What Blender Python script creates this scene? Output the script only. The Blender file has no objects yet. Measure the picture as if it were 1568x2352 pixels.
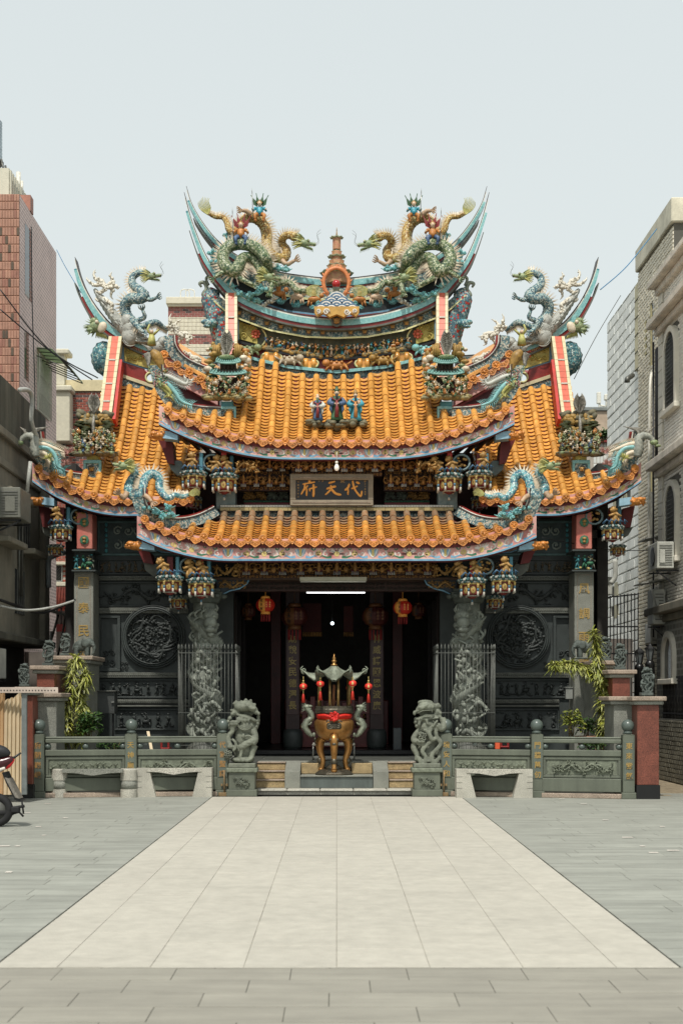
# A temple on a paved forecourt, built object by object
import bpy,math,random
import numpy as np
from mathutils import Vector,Matrix,noise
R=math.radians
random.seed(7)
sc=bpy.context.scene
COL=sc.collection
# camera, world, sun, exposure
FPX,CX,HZ,EH=3200.0,773.0,1608.0,1.55
cam=bpy.data.cameras.new('camera');camo=bpy.data.objects.new('camera',cam);COL.objects.link(camo)
camo.location=(0,0,EH);camo.rotation_euler=(R(90),0,0)
cam.sensor_fit='HORIZONTAL';cam.sensor_width=24;cam.lens=24*FPX/1568
cam.shift_x=(784-CX)/1568;cam.shift_y=(HZ-1176)/1568
cam.clip_end=2000;cam.dof.use_dof=True;cam.dof.focus_distance=24.5;cam.dof.aperture_fstop=4.0;sc.camera=camo
sc.view_settings.view_transform='Standard';sc.view_settings.look='None';sc.view_settings.gamma=1
sc.view_settings.use_curve_mapping=False;sc.view_settings.exposure=-0.2
SUN_EL,SUN_AZ=59,-11
w=bpy.data.worlds.new('World');sc.world=w;w.use_nodes=True
nt=w.node_tree;nt.nodes.clear()
sky=nt.nodes.new('ShaderNodeTexSky');sky.sky_type='NISHITA';sky.sun_disc=False
sky.sun_elevation=R(SUN_EL);sky.sun_rotation=R(180-SUN_AZ);sky.air_density=1.3;sky.dust_density=3;sky.ozone_density=1.5
mx=nt.nodes.new('ShaderNodeMix');mx.data_type='RGBA';tcw=nt.nodes.new('ShaderNodeTexCoord');spw=nt.nodes.new('ShaderNodeSeparateXYZ');nt.links.new(tcw.outputs['Generated'],spw.inputs[0]);mrw=nt.nodes.new('ShaderNodeMapRange')
mrw.inputs[2].default_value=.9;mrw.inputs[3].default_value=.975;mrw.inputs[4].default_value=.74;nt.links.new(spw.outputs[2],mrw.inputs[0]);nt.links.new(mrw.outputs[0],mx.inputs[0])
mx.inputs[7].default_value=(6.1,6.55,6.45,1)
nt.links.new(sky.outputs[0],mx.inputs[6])
bg=nt.nodes.new('ShaderNodeBackground');bg.inputs[1].default_value=0.15
nt.links.new(mx.outputs[2],bg.inputs[0])
wo=nt.nodes.new('ShaderNodeOutputWorld');nt.links.new(bg.outputs[0],wo.inputs[0])
sl=bpy.data.lights.new('sun','SUN');sl.energy=3.9;sl.angle=R(2);sl.color=(1,0.965,0.9)
so=bpy.data.objects.new('sun',sl);COL.objects.link(so)
sd=Vector((math.sin(R(SUN_AZ))*math.cos(R(SUN_EL)),-math.cos(R(SUN_AZ))*math.cos(R(SUN_EL)),math.sin(R(SUN_EL))))
so.rotation_euler=sd.to_track_quat('Z','Y').to_euler();so.location=sd*60
sc.cycles.max_bounces=5;sc.cycles.diffuse_bounces=3;sc.cycles.glossy_bounces=2;sc.cycles.transmission_bounces=3
# helpers
def P(px,py,Y):
 0
 return Vector(((px-CX)*Y/FPX,Y,EH+(HZ-py)*Y/FPX))
def X(px,Y):return(px-CX)*Y/FPX
def Z(py,Y):return EH+(HZ-py)*Y/FPX
def m(px,Y):return px*Y/FPX
def C(r,g,b):
 f=lambda c:(c/255/12.92)if c<=10 else((c/255+.055)/1.055)**2.4
 return(f(r),f(g),f(b))
MATS={}
def M(name,col,rough=.6,var=.25,scale=3,bump=.2,bscale=30,metal=0,col2=None,rnd=0,kind=None,spec=.5,emit=0,bd=.01,wear=1.7,trans=0):
 if name in MATS:return MATS[name]
 mt=bpy.data.materials.new(name);mt.use_nodes=True;n=mt.node_tree;b=n.nodes['Principled BSDF']
 N=lambda t:n.nodes.new('ShaderNode'+t);L=n.links.new
 b.inputs['Roughness'].default_value=rough;b.inputs['Metallic'].default_value=metal
 b.inputs['Specular IOR Level'].default_value=spec
 tc=N('NewGeometry');co=tc.outputs['Position']
 dark=tuple(c*(1-var)for c in col);lite=tuple(min(1,c*(1+var*.5))for c in col)
 if col2:lite=col2;dark=col
 hs=None
 if kind in('mosaic','scales','pebble'):
  vo=N('TexVoronoi');vo.inputs['Scale'].default_value=scale;L(co,vo.inputs['Vector'])
  ve=N('TexVoronoi');ve.feature='DISTANCE_TO_EDGE';ve.inputs['Scale'].default_value=scale;L(co,ve.inputs['Vector'])
  rp=N('ValToRGB');L(vo.outputs['Color'],rp.inputs[0]);cr=rp.color_ramp;cr.interpolation='CONSTANT'
  pal=col2 if isinstance(col2[0],tuple)else[col,col2]
  cr.elements[0].color=(*col,1)
  cr.elements[1].position=1;cr.elements[1].color=(*pal[-1],1)
  for i,c in enumerate(pal):e=cr.elements.new(.25+.5*(i/len(pal)));e.color=(*c,1)
  mr=N('MapRange');mr.inputs[2].default_value=.12;mr.inputs[1].default_value=0;L(ve.outputs['Distance'],mr.inputs[0])
  mr.inputs[3].default_value=.4;mr.inputs[4].default_value=1
  mul=N('Mix');mul.data_type='RGBA';mul.blend_type='MULTIPLY';mul.inputs[0].default_value=1
  L(rp.outputs[0],mul.inputs[6]);L(mr.outputs[0],mul.inputs[7]);out=mul.outputs[2];hs=mr.outputs[0]
 elif kind=='brick':
  br=N('TexBrick');br.inputs['Scale'].default_value=scale
  br.inputs['Color1'].default_value=(*col,1);br.inputs['Color2'].default_value=(*(col2 or lite),1)
  br.inputs['Mortar'].default_value=(*[min(1,c*1.6+.05)for c in col],1)
  if bd<0:br.inputs['Mortar'].default_value=(*[c*.25 for c in col],1)
  br.inputs['Mortar Size'].default_value=.04;br.inputs['Brick Width'].default_value=bscale if bscale<9 else.5
  br.inputs['Row Height'].default_value=.25
  sx=N('SeparateXYZ');L(co,sx.inputs[0]);ad=N('Math');L(sx.outputs[0],ad.inputs[0]);L(sx.outputs[1],ad.inputs[1])
  cb=N('CombineXYZ');L(ad.outputs[0],cb.inputs[0]);L(sx.outputs[2],cb.inputs[1]);L(cb.outputs[0],br.inputs['Vector'])
  out=br.outputs['Color'];inv=N('Math');inv.operation='SUBTRACT';inv.inputs[0].default_value=1;L(br.outputs['Fac'],inv.inputs[1]);hs=inv.outputs[0]
 else:
  nz=N('TexNoise');nz.inputs['Scale'].default_value=scale;nz.inputs['Detail'].default_value=6;nz.inputs['Roughness'].default_value=.65;L(co,nz.inputs['Vector'])
  if kind in('streak','streakx'):
   mp=N('Mapping');mp.inputs['Scale'].default_value=(1,1,.12)if kind=='streak' else(.25,1.6,1);L(co,mp.inputs[0]);L(mp.outputs[0],nz.inputs['Vector'])
  rp=N('ValToRGB');L(nz.outputs['Fac'],rp.inputs[0]);rp.color_ramp.elements[0].position=.32;rp.color_ramp.elements[1].position=.68
  rp.color_ramp.elements[0].color=(*dark,1);rp.color_ramp.elements[1].color=(*lite,1);out=rp.outputs[0]
  if kind=='speckle':
   n2=N('TexNoise');n2.inputs['Scale'].default_value=130;n2.inputs['Detail'].default_value=2;L(co,n2.inputs['Vector'])
   r2=N('ValToRGB');r2.color_ramp.elements[0].position=.38;r2.color_ramp.elements[1].position=.6;L(n2.outputs['Fac'],r2.inputs[0])
   r2.color_ramp.elements[0].color=(.45,.45,.45,1);r2.color_ramp.elements[1].color=(1.15,1.15,1.15,1)
   mu=N('Mix');mu.data_type='RGBA';mu.blend_type='MULTIPLY';mu.inputs[0].default_value=1;L(out,mu.inputs[6]);L(r2.outputs[0],mu.inputs[7]);out=mu.outputs[2]
 if kind!='brick' or True:
  n3=N('TexNoise');n3.inputs['Scale'].default_value=wear;n3.inputs['Detail'].default_value=8;n3.inputs['Roughness'].default_value=.7;L(co,n3.inputs['Vector'])
  m3=N('MapRange');m3.inputs[1].default_value=.35;m3.inputs[2].default_value=.7;m3.inputs[3].default_value=1-var*.6;m3.inputs[4].default_value=1.06;L(n3.outputs['Fac'],m3.inputs[0])
  fac=m3.outputs[0]
  if rnd:
   oi=N('ObjectInfo');mr2=N('MapRange');mr2.inputs[3].default_value=1-rnd;mr2.inputs[4].default_value=1+rnd*.6;L(oi.outputs['Random'],mr2.inputs[0])
   mm=N('Math');mm.operation='MULTIPLY';L(fac,mm.inputs[0]);L(mr2.outputs[0],mm.inputs[1]);fac=mm.outputs[0]
  vm=N('VectorMath');vm.operation='SCALE';L(out,vm.inputs[0]);L(fac,vm.inputs['Scale']);out=vm.outputs[0]
 L(out,b.inputs['Base Color'])
 if bump:
  bp=N('Bump');bp.inputs['Strength'].default_value=bump;bp.inputs['Distance'].default_value=abs(bd)
  if hs is None:
   nb=N('TexNoise');nb.inputs['Scale'].default_value=bscale;nb.inputs['Detail'].default_value=4;L(co,nb.inputs['Vector']);hs=nb.outputs['Fac']
  L(hs,bp.inputs['Height']);L(bp.outputs[0],b.inputs['Normal'])
 if emit:
  b.inputs['Emission Color'].default_value=(*col,1);b.inputs['Emission Strength'].default_value=emit
 if trans:
  tr=N('BsdfTranslucent');L(out,tr.inputs[0]);ms=N('MixShader');ms.inputs[0].default_value=trans;L(b.outputs[0],ms.inputs[1]);L(tr.outputs[0],ms.inputs[2]);L(ms.outputs[0],n.nodes['Material Output'].inputs[0])
 MATS[name]=mt;return mt
def catmull(pts,n):
 pts=[Vector(p)for p in pts];out=[]
 k=len(pts)
 for i in range(k-1):
  a,b,c,d=pts[max(0,i-1)],pts[i],pts[i+1],pts[min(k-1,i+2)]
  for j in range(n):
   t=j/n;out.append(.5*((2*b)+(c-a)*t+(2*a-5*b+4*c-d)*t*t+(3*b-a-3*c+d)*t**3))
 out.append(pts[-1]);return out
def lerpl(l,t):
 0
 f=t*(len(l)-1);i=min(int(f),len(l)-2);return l[i]*(1-(f-i))+l[i+1]*(f-i)
class MB:
 def __init__(s):s.V=[];s.F=[];s.I=[];s.S=[];s.i=0
 def add(s,vs,fs,sm=False):
  o=len(s.V);s.V+=[tuple(v)for v in vs];s.F+=[tuple(o+k for k in f)for f in fs]
  s.I+=[s.i]*len(fs);s.S+=[sm]*len(fs);return s
 def box(s,c,d,rot=None,b=0):
  hx,hy,hz=d[0]/2,d[1]/2,d[2]/2;c=Vector(c)
  if not b:
   v=[Vector((x*hx,y*hy,z*hz))for x in(-1,1)for y in(-1,1)for z in(-1,1)]
   f=[(0,1,3,2),(4,6,7,5),(0,4,5,1),(2,3,7,6),(0,2,6,4),(1,5,7,3)]
  else:
   v=[];idx={}
   for x in(-1,1):
    for y in(-1,1):
     for z in(-1,1):
      for a in range(3):
       q=[x*(hx-b),y*(hy-b),z*(hz-b)];q[a]=(x*hx,y*hy,z*hz)[a]
       idx[(x,y,z,a)]=len(v);v.append(Vector(q))
   f=[]
   for a in range(3):
    o1,o2=[(1,2),(2,0),(0,1)][a]
    for sg in(-1,1):
     q=[]
     for(p1,p2)in((-1,-1),(1,-1),(1,1),(-1,1)):
      k=[0,0,0];k[a]=sg;k[o1]=p1;k[o2]=p2;q.append(idx[(*k,a)])
     f.append(q if sg>0 else q[::-1])
   for a in range(3):
    o1,o2=[(1,2),(2,0),(0,1)][a]
    for p1 in(-1,1):
     for p2 in(-1,1):
      k=[0,0,0];k[o1]=p1;k[o2]=p2
      k[a]=-1;q0=tuple(k);k[a]=1;q1=tuple(k)
      q=[idx[(*q0,o1)],idx[(*q1,o1)],idx[(*q1,o2)],idx[(*q0,o2)]]
      f.append(q if p1*p2<0 else q[::-1])
   for x in(-1,1):
    for y in(-1,1):
     for z in(-1,1):
      q=[idx[(x,y,z,0)],idx[(x,y,z,1)],idx[(x,y,z,2)]];f.append(q if x*y*z>0 else q[::-1])
  if rot is not None:v=[rot@q for q in v]
  return s.add([c+q for q in v],f)
 def tube(s,pts,rad,n=8,cap=True,flat=1,pat=0,up=None,sm=True):
  pts=[Vector(p)for p in pts];k=len(pts)
  if not hasattr(rad,'__len__'):rad=[rad]*k
  elif len(rad)!=k:rad=[lerpl(list(rad),i/(k-1))for i in range(k)]
  v=[];up=Vector(up)if up else None
  t0=(pts[1]-pts[0]).normalized();a=up or(Vector((0,1,0))if abs(t0.y)<.9 else Vector((1,0,0)))
  for i in range(k):
   t=(pts[min(i+1,k-1)]-pts[max(i-1,0)])
   t=t.normalized()if t.length>1e-9 else t0
   a=(a-t*a.dot(t));
   a=a.normalized()if a.length>1e-6 else t.orthogonal().normalized()
   b=t.cross(a)
   for j in range(n):
    an=2*math.pi*j/n;r=rad[i]*(1+pat*(1 if(i+j)%2 else-1))
    v.append(pts[i]+a*math.cos(an)*r*flat+b*math.sin(an)*r)
  f=[(i*n+j,i*n+(j+1)%n,(i+1)*n+(j+1)%n,(i+1)*n+j)for i in range(k-1)for j in range(n)]
  if cap:f+=[tuple(range(n))[::-1],tuple((k-1)*n+j for j in range(n))]
  return s.add(v,f,sm)
 def lathe(s,prof,n=20,c=(0,0,0),lobes=0,la=.05,sm=True,sx=1,sy=1,rot=None,a0=0):
  c=Vector(c);v=[]
  for(r,z)in prof:
   for j in range(n):
    an=2*math.pi*j/n+a0;rr=r*(1+(la*abs(math.cos(lobes*an/2))if lobes else 0))
    q=Vector((math.cos(an)*rr*sx,math.sin(an)*rr*sy,z));v.append(c+(rot@q if rot else q))
  k=len(prof);f=[(i*n+j,i*n+(j+1)%n,(i+1)*n+(j+1)%n,(i+1)*n+j)for i in range(k-1)for j in range(n)]
  f+=[tuple(range(n))[::-1],tuple((k-1)*n+j for j in range(n))]
  return s.add(v,f,sm)
 def ell(s,c,r,rot=None,nu=10,nv=7):
  if not hasattr(r,'__len__'):r=(r,r,r)
  c=Vector(c);v=[Vector((0,0,-r[2]))]
  for i in range(1,nv):
   ph=-math.pi/2+math.pi*i/nv
   for j in range(nu):
    an=2*math.pi*j/nu;v.append(Vector((r[0]*math.cos(ph)*math.cos(an),r[1]*math.cos(ph)*math.sin(an),r[2]*math.sin(ph))))
  v.append(Vector((0,0,r[2])));L=len(v)-1
  f=[(0,1+(j+1)%nu,1+j)for j in range(nu)]
  f+=[(1+i*nu+j,1+i*nu+(j+1)%nu,1+(i+1)*nu+(j+1)%nu,1+(i+1)*nu+j)for i in range(nv-2)for j in range(nu)]
  f+=[(L,1+(nv-2)*nu+j,1+(nv-2)*nu+(j+1)%nu)for j in range(nu)]
  if rot is not None:v=[rot@q for q in v]
  return s.add([c+q for q in v],f,True)
 def cone(s,a,b,r,n=5):
  a=Vector(a);b=Vector(b);t=(b-a).normalized();u=t.orthogonal().normalized();w_=t.cross(u)
  v=[a+u*math.cos(6.283*j/n)*r+w_*math.sin(6.283*j/n)*r for j in range(n)]+[b]
  return s.add(v,[(j,(j+1)%n,n)for j in range(n)]+[tuple(range(n))[::-1]],n>5)
 def prism(s,poly,y0,y1,f3=None):
  0
  g=f3 or(lambda x,y,z:(x,y,z));n=len(poly)
  v=[g(x,y0,z)for x,z in poly]+[g(x,y1,z)for x,z in poly]
  return s.add(v,[tuple(range(n)),tuple(range(2*n-1,n-1,-1))]+[(j,n+j,n+(j+1)%n,(j+1)%n)for j in range(n)])
 def ribbon(s,pts,wd,f3,lift=0):
  0
  k=len(pts);v=[]
  for i in range(k):
   a=pts[max(0,i-1)];b=pts[min(k-1,i+1)];dx,dy=b[0]-a[0],b[1]-a[1];l=math.hypot(dx,dy)or 1
   ww=(wd(i/(k-1))if callable(wd)else wd)/2;nx,ny=-dy/l*ww,dx/l*ww
   v+=[f3(pts[i][0]+nx,pts[i][1]+ny,lift),f3(pts[i][0]-nx,pts[i][1]-ny,lift)]
  return s.add(v,[(2*i,2*i+1,2*i+3,2*i+2)for i in range(k-1)])
 def strip(s,a,b,sm=False):
  0
  k=len(a);return s.add(list(a)+list(b),[(i,i+1,k+i+1,k+i)for i in range(k-1)],sm)
 def slab(s,pts,d1,d2,sm=False):
  0
  k=len(pts);cs=[]
  for i in range(k):
   p=Vector(pts[i]);a=Vector(d1[i]if isinstance(d1,list)else d1);b=Vector(d2[i]if isinstance(d2,list)else d2)
   cs+=[p,p+a,p+a+b,p+b]
  f=[(i*4+j,i*4+(j+1)%4,i*4+4+(j+1)%4,i*4+4+j)for i in range(k-1)for j in range(4)]+[(3,2,1,0),tuple(4*(k-1)+j for j in range(4))]
  return s.add(cs,f,sm)
 def xf(s,mtx,start=0):
  for i in range(start,len(s.V)):s.V[i]=tuple(mtx@Vector(s.V[i]))
  return s
 def merge(s,o,mtx=None):
  b=len(s.V);s.V+=[tuple(mtx@Vector(v))for v in o.V]if mtx else o.V
  s.F+=[tuple(b+k for k in f)for f in o.F];s.I+=o.I;s.S+=o.S;return s
 def mesh(s,name,mats,off=None):
  me=bpy.data.meshes.new(name)
  V=s.V if off is None else[(v[0]-off.x,v[1]-off.y,v[2]-off.z)for v in s.V]
  me.from_pydata(V,[],s.F)
  for q in(mats if isinstance(mats,(list,tuple))else[mats]):me.materials.append(q)
  me.polygons.foreach_set('material_index',s.I);me.polygons.foreach_set('use_smooth',s.S);me.update();return me
WL={}
def wloc(o):return WL.get(o.name,Vector((0,0,0)))
def thing(name,label,cat,loc=(0,0,0),group=None):
 o=bpy.data.objects.new(name,None);COL.objects.link(o);o.location=loc;o.empty_display_size=.2
 WL[o.name]=Vector(loc);o['label']=label;o['category']=cat
 if group:o['group']=group
 return o
def obj(name,mb,mats,parent=None,local=False,at=None,kind=None,label=None,cat=None,group=None):
 0
 pw=wloc(parent)if parent else Vector((0,0,0))
 if at is not None:org=Vector(at)
 elif local:org=Vector((0,0,0))
 elif parent:org=pw
 else:
  a=np.array(mb.V);org=Vector((float(a[:,0].min()+a[:,0].max())/2,float(a[:,1].min()+a[:,1].max())/2,float(a[:,2].min())))
 if local:o=bpy.data.objects.new(name,mb.mesh(name,mats));o.location=(0,0,0);WL[o.name]=pw
 else:
  o=bpy.data.objects.new(name,mb.mesh(name,mats,org));o.location=org-pw;WL[o.name]=org
 COL.objects.link(o)
 if parent:o.parent=parent
 if kind:o['kind']=kind
 if label:o['label']=label
 if cat:o['category']=cat
 if group:o['group']=group
 return o
def tag(o,label=None,cat=None,group=None,kind=None):
 if label:o['label']=label
 if cat:o['category']=cat
 if group:o['group']=group
 if kind:o['kind']=kind
 return o
def copy_tree(o,parent=None):
 c=o.copy();COL.objects.link(c);c.parent=parent
 for ch in list(o.children):copy_tree(ch,c)
 return c
def mirror(o,label,dx=0.0):
 0
 c=copy_tree(o);c.location.x=-o.location.x+dx;c.scale.x=-o.scale.x;c.rotation_euler.z=-o.rotation_euler.z;c.rotation_euler.y=-o.rotation_euler.y;c['label']=label;return c
def remesh(mb,vox,smooth=1,disp=None):
 0
 me=mb.mesh('tmp',[]);o=bpy.data.objects.new('tmp',me);COL.objects.link(o)
 md=o.modifiers.new('r','REMESH');md.mode='VOXEL';md.voxel_size=vox;md.use_smooth_shade=True
 if smooth:sm=o.modifiers.new('s','SMOOTH');sm.factor=.5;sm.iterations=smooth
 bpy.context.view_layer.update()
 ev=o.evaluated_get(bpy.context.evaluated_depsgraph_get());e=ev.to_mesh()
 nv=len(e.vertices);co=np.empty(nv*3);e.vertices.foreach_get('co',co);co=co.reshape(-1,3)
 out=MB()
 if disp:
  nn=np.empty(nv*3);e.vertices.foreach_get('normal',nn);nn=nn.reshape(-1,3)
  for i in range(nv):co[i]+=nn[i]*disp(Vector(co[i]))
 out.V=[tuple(v)for v in co.tolist()];out.F=[tuple(p.vertices)for p in e.polygons];out.I=[0]*len(out.F);out.S=[True]*len(out.F)
 ev.to_mesh_clear();bpy.data.objects.remove(o);bpy.data.meshes.remove(me);return out
def pieces(name,base,mtxs,mats,parent,limit=300,size=.2,rnd=None):
 0
 pw=wloc(parent);me=base.mesh(name,mats)
 order=sorted(mtxs,key=lambda q:abs(q.translation.y-0)/max(abs(q.to_scale().x),1e-3))
 for q in order[:limit]:
  o=bpy.data.objects.new(name,me);COL.objects.link(o);o.parent=parent
  q2=q.copy();q2.translation=q.translation-pw;o.matrix_local=q2
 if len(order)>limit:
  b=MB()
  for q in order[limit:]:b.merge(base,q)
  o=obj(name+'_rest' if False else name+'s_beyond',b,mats,parent,kind='stuff')
FCUR=[None]
def text_mb(ch,h,depth=.006,wide=1.0):
 0
 if FCUR[0]is None:
  cu=bpy.data.curves.new('lettering','FONT');o=bpy.data.objects.new('lettering',cu);COL.objects.link(o);FCUR[0]=o
 o=FCUR[0];o.data.body=ch;o.data.extrude=depth/h/2*1.0;o.data.offset=0.012;bpy.context.view_layer.update()
 ev=o.evaluated_get(bpy.context.evaluated_depsgraph_get());e=ev.to_mesh()
 co=np.array([v.co[:]for v in e.vertices]);out=MB()
 if len(co):
  c=(co.min(0)+co.max(0))/2;sp=max(co[:,0].max()-co[:,0].min(),co[:,1].max()-co[:,1].min())/len(ch)
  sp=max(sp,.55);k=h/sp
  out.V=[((v[0]-c[0])*k*wide,-(v[2])*h,(v[1]-c[1])*k)for v in co.tolist()]
  out.F=[tuple(p.vertices)for p in e.polygons];out.I=[0]*len(out.F);out.S=[False]*len(out.F)
 ev.to_mesh_clear();return out
def text_done():
 if FCUR[0]:o=FCUR[0];cu=o.data;bpy.data.objects.remove(o);bpy.data.curves.remove(cu);FCUR[0]=None
def trs(p,rz=0,s=1,rx=0,ry=0):
 return Matrix.Translation(Vector(p))@Matrix.Rotation(rz,4,'Z')@Matrix.Rotation(ry,4,'Y')@Matrix.Rotation(rx,4,'X')@Matrix.Diagonal((*(s if hasattr(s,'__len__')else(s,s,s)),1))
rr=random.uniform
# materials
tile_m=M('glazed_orange_tile',C(230,166,84),.25,.28,7,.25,18,rnd=.2)
tile_mx=M('glazed_orange_relief',C(216,140,64),.36,.4,18,.35,40,rnd=.2)
tile_old=M('weathered_tile',C(158,100,52),.75,.35,22,.5,40,col2=C(150,140,116),rnd=.3)
turq=M('turquoise_glaze',C(104,166,168),.35,.3,22,.3,24,col2=C(160,206,202))
turq_d=M('teal_glaze',C(70,138,146),.4,.3,12,.3,24)
red_t=M('dark_red_glaze',C(140,42,36),.4,.3,9,.2)
black_t=M('black_tile_edge',C(44,40,40),.5,.4,60,.5,90,col2=C(80,66,62))
grey_m=M('grey_moulding',C(104,106,98),.7,.3,8)
cream_t=M('cream_edge_tile',C(214,200,160),.5,.15,6,.1)
salmon_t=M('salmon_tile',C(214,104,78),.45,.2,8,.1,rnd=.05)
red_p=M('red_paint',C(196,52,42),.5,.25,6)
bead_m=M('yellow_bead',C(206,200,120),.5,.3,50,.6,60,col2=C(238,234,190))
white_m=M('white_glaze',C(226,222,208),.45,.2,20,.2)
mosaic=M('shell_mosaic',C(96,118,124),.4,.3,36,.9,kind='mosaic',col2=[C(150,178,174),C(196,200,184),C(110,146,152),C(92,120,124),C(214,208,190)],bd=.01)
mosaic_t=M('teal_mosaic',C(84,140,146),.4,.3,30,.9,kind='mosaic',col2=[C(120,178,180),C(190,206,196),C(74,120,132)],bd=.02)
blackmos=M('black_mosaic',C(38,40,42),.35,.3,26,.6,kind='brick',bscale=.5,col2=C(60,62,62))
panel_y=M('yellow_relief',C(196,178,92),.55,.3,20,.4)
pict=M('picture_ground',C(112,112,92),.8,.35,7,.4,col2=C(78,82,72))
pink_p=M('pink_painted_board',C(190,116,110),.6,.2,3,.05,col2=C(224,186,174))
blue_p=M('blue_paint',C(96,150,186),.55,.3,8,col2=C(142,186,206))
skyb_p=M('pale_blue_paint',C(150,186,204),.6,.25,6)
green_p=M('green_paint',C(60,118,88),.6,.25,8)
yel_p=M('yellow_paint',C(214,190,118),.6,.25,8)
white_p=M('white_paint',C(224,216,204),.6,.2,8)
maroon=M('maroon_wood',C(108,30,28),.6,.35,5)
dred=M('deep_red_lacquer',C(92,20,18),.45,.3,4)
gold=M('gilt_carving',C(184,142,80),.5,.45,30,.5,50,metal=.08)
gold_d=M('dull_gilt',C(184,134,70),.55,.6,30,.5,50)
gold_l=M('gold_lettering',C(184,152,88),.4,.2,20,.1,metal=.3)
slate=M('dark_slate_stone',C(60,66,64),.55,.25,5,.25,40)
slate2=M('dark_slate_relief',C(56,61,59),.6,.4,14,.5,60)
slate_f=M('slate_moulding',C(102,104,96),.6,.3,12,.4)
bal_m=M('green_grey_stone',C(102,107,93),.55,.25,4,.25,50,kind='streak')
bal_r=M('green_grey_relief',C(122,128,110),.65,.4,18,.6,60)
ball_m=M('polished_green_stone',C(88,98,92),.3,.2,6,.05)
colst=M('carved_column_stone',C(148,153,141),.7,.35,10,.6,50)
lionst=M('lion_stone',C(124,128,113),.75,.4,9,.6,60)
lionst2=M('dark_lion_stone',C(92,100,94),.7,.45,14,.7,60)
granite=M('speckled_granite',C(150,146,136),.7,.2,3,.3,80,kind='speckle')
granite_w=M('pale_granite',C(196,192,178),.75,.2,3,.3,80,kind='speckle')
granite_y=M('yellow_step_stone',C(190,166,122),.8,.35,6,.4,60,kind='speckle')
granite_g=M('grey_granite',C(146,147,136),.7,.2,3,.3,80,kind='speckle')
granite_p=M('pink_granite_cap',C(178,160,142),.75,.3,4,.35,60,kind='speckle')
redgran=M('red_granite',C(134,76,60),.45,.25,5,.15,80,kind='speckle')
blackst=M('black_granite',C(26,26,26),.3,.3,4,.1)
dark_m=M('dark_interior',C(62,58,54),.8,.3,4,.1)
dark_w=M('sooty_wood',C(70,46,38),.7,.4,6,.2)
steel=M('stainless_steel',C(168,168,162),.35,.2,8,.05,metal=.85)
steel_d=M('dull_steel',C(108,108,102),.5,.3,8,.1,metal=.6)
brass=M('brassy_bronze',C(176,120,62),.32,.5,5,.25,30,metal=.75,col2=C(196,150,92))
bronze_d=M('dark_bronze',C(104,98,84),.42,.5,20,.6,50,metal=.6)
pewter=M('pewter_green',C(140,146,128),.5,.4,18,.6,60,metal=.3)
black_p=M('black_paint',C(24,24,24),.4,.2,6)
lac_r=M('lantern_red',C(190,44,26),.5,.2,10)
lac_y=M('lantern_yellow',C(214,150,70),.5,.2,10)
redcloth=M('red_ribbon',C(214,40,28),.55,.2,20,.3)
wood_p=M('pale_plywood',C(226,206,172),.7,.2,3,.2,60,kind='streak')
# ground and paving
gm=M('joint_mortar',C(92,92,84),.9,.3,3)
g=MB();g.add([(-400,-60,-.02),(400,-60,-.02),(400,900,-.02),(-400,900,-.02)],[(0,1,2,3)])
obj('ground',g,gm,kind='structure')
grey_s=M('grey_paving_stone',C(153,154,144),.75,.22,4,.3,60,rnd=.1,wear=1.6,kind='streakx')
pale_s=M('pale_paving_stone',C(180,175,162),.8,.11,7,.35,60,rnd=.045,wear=2.2)
front_s=M('front_paving_stone',C(147,143,131),.8,.15,4,.3,60,rnd=.06,wear=2,kind='streakx')
def paving(name,mat,rows,struct,gp=.006,jm=None):
 root=bpy.data.objects.new(name,None);COL.objects.link(root);root['kind']='structure';WL[root.name]=Vector((0,0,0))
 b=MB();b.box((0,0,-.02),(1,1,.04),b=.002);mt=[]
 for(x0,x1,y0,y1)in rows:
  gap=gp;mt.append(Matrix.Translation(((x0+x1)/2,(y0+y1)/2,rr(-.001,.001)))@Matrix.Diagonal((x1-x0-gap,y1-y0-gap,1,1)))
 me=b.mesh('paving_stone',mat)
 if jm:q=MB();a=np.array(rows);x0,x1,y0,y1=a[:,0].min(),a[:,1].max(),a[:,2].min(),a[:,3].max();xs=jm[1]or[(x0,x1)];[q.add([(c,y0,-.003),(d,y0,-.003),(d,y1,-.003),(c,y1,-.003)],[(0,1,2,3)])for c,d in xs];obj('joint_fill',q,jm[0],root)
 order=sorted(mt,key=lambda q:q.translation.y+abs(q.translation.x)*.2)
 for q in order[:300]:
  o=bpy.data.objects.new('paving_stone',me);COL.objects.link(o);o.parent=root;o.matrix_local=q
 if len(order)>300:
  b2=MB()
  for q in order[300:]:b2.merge(b,q)
  obj('far_paving_stones',b2,mat,root,kind='stuff')
 return root
XL,XR,YF=-1.985,1.985,22.3
YB=8.06
rows=[]
y=1.0
k=0
while y<YB-.01:
 y1=min(y+.335,YB);x=-4+(k%3)*.22
 while x<4.2:rows.append((x,x+.66,y,y1));x+=.66
 y=y1;k+=1
jf=M('joint_fill_grey',C(108,106,96),.9,.3,9);jp=M('joint_fill_pale',C(164,159,145),.9,.5,5)
paving('front_paving',front_s,rows,1,.005,(jf,None))
rows=[]
xs=[-1.62,-1.08,-.54,0,.54,1.08,1.62]
for k,(a,b_)in enumerate(zip(xs[:-1],xs[1:])):
 y=YB+.012
 while y<YF-.1:
  y1=min(y+(.9 if y>YB+.1 else.9*(.35+.65*((k*5)%6)/6)),YF);y1=YF if YF-y1<.2 else y1;rows.append((a,b_,y,y1));y=y1
y=YB+.012
while y<YF-.1:
 y1=min(y+1.8,YF);rows.append((-1.985,-1.62,y,y1));rows.append((1.62,1.985,y,y1));y=y1
paving('pale_walkway',pale_s,rows,1,.004,(jp,None))
rows=[];y=YB+.012;k=0
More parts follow.
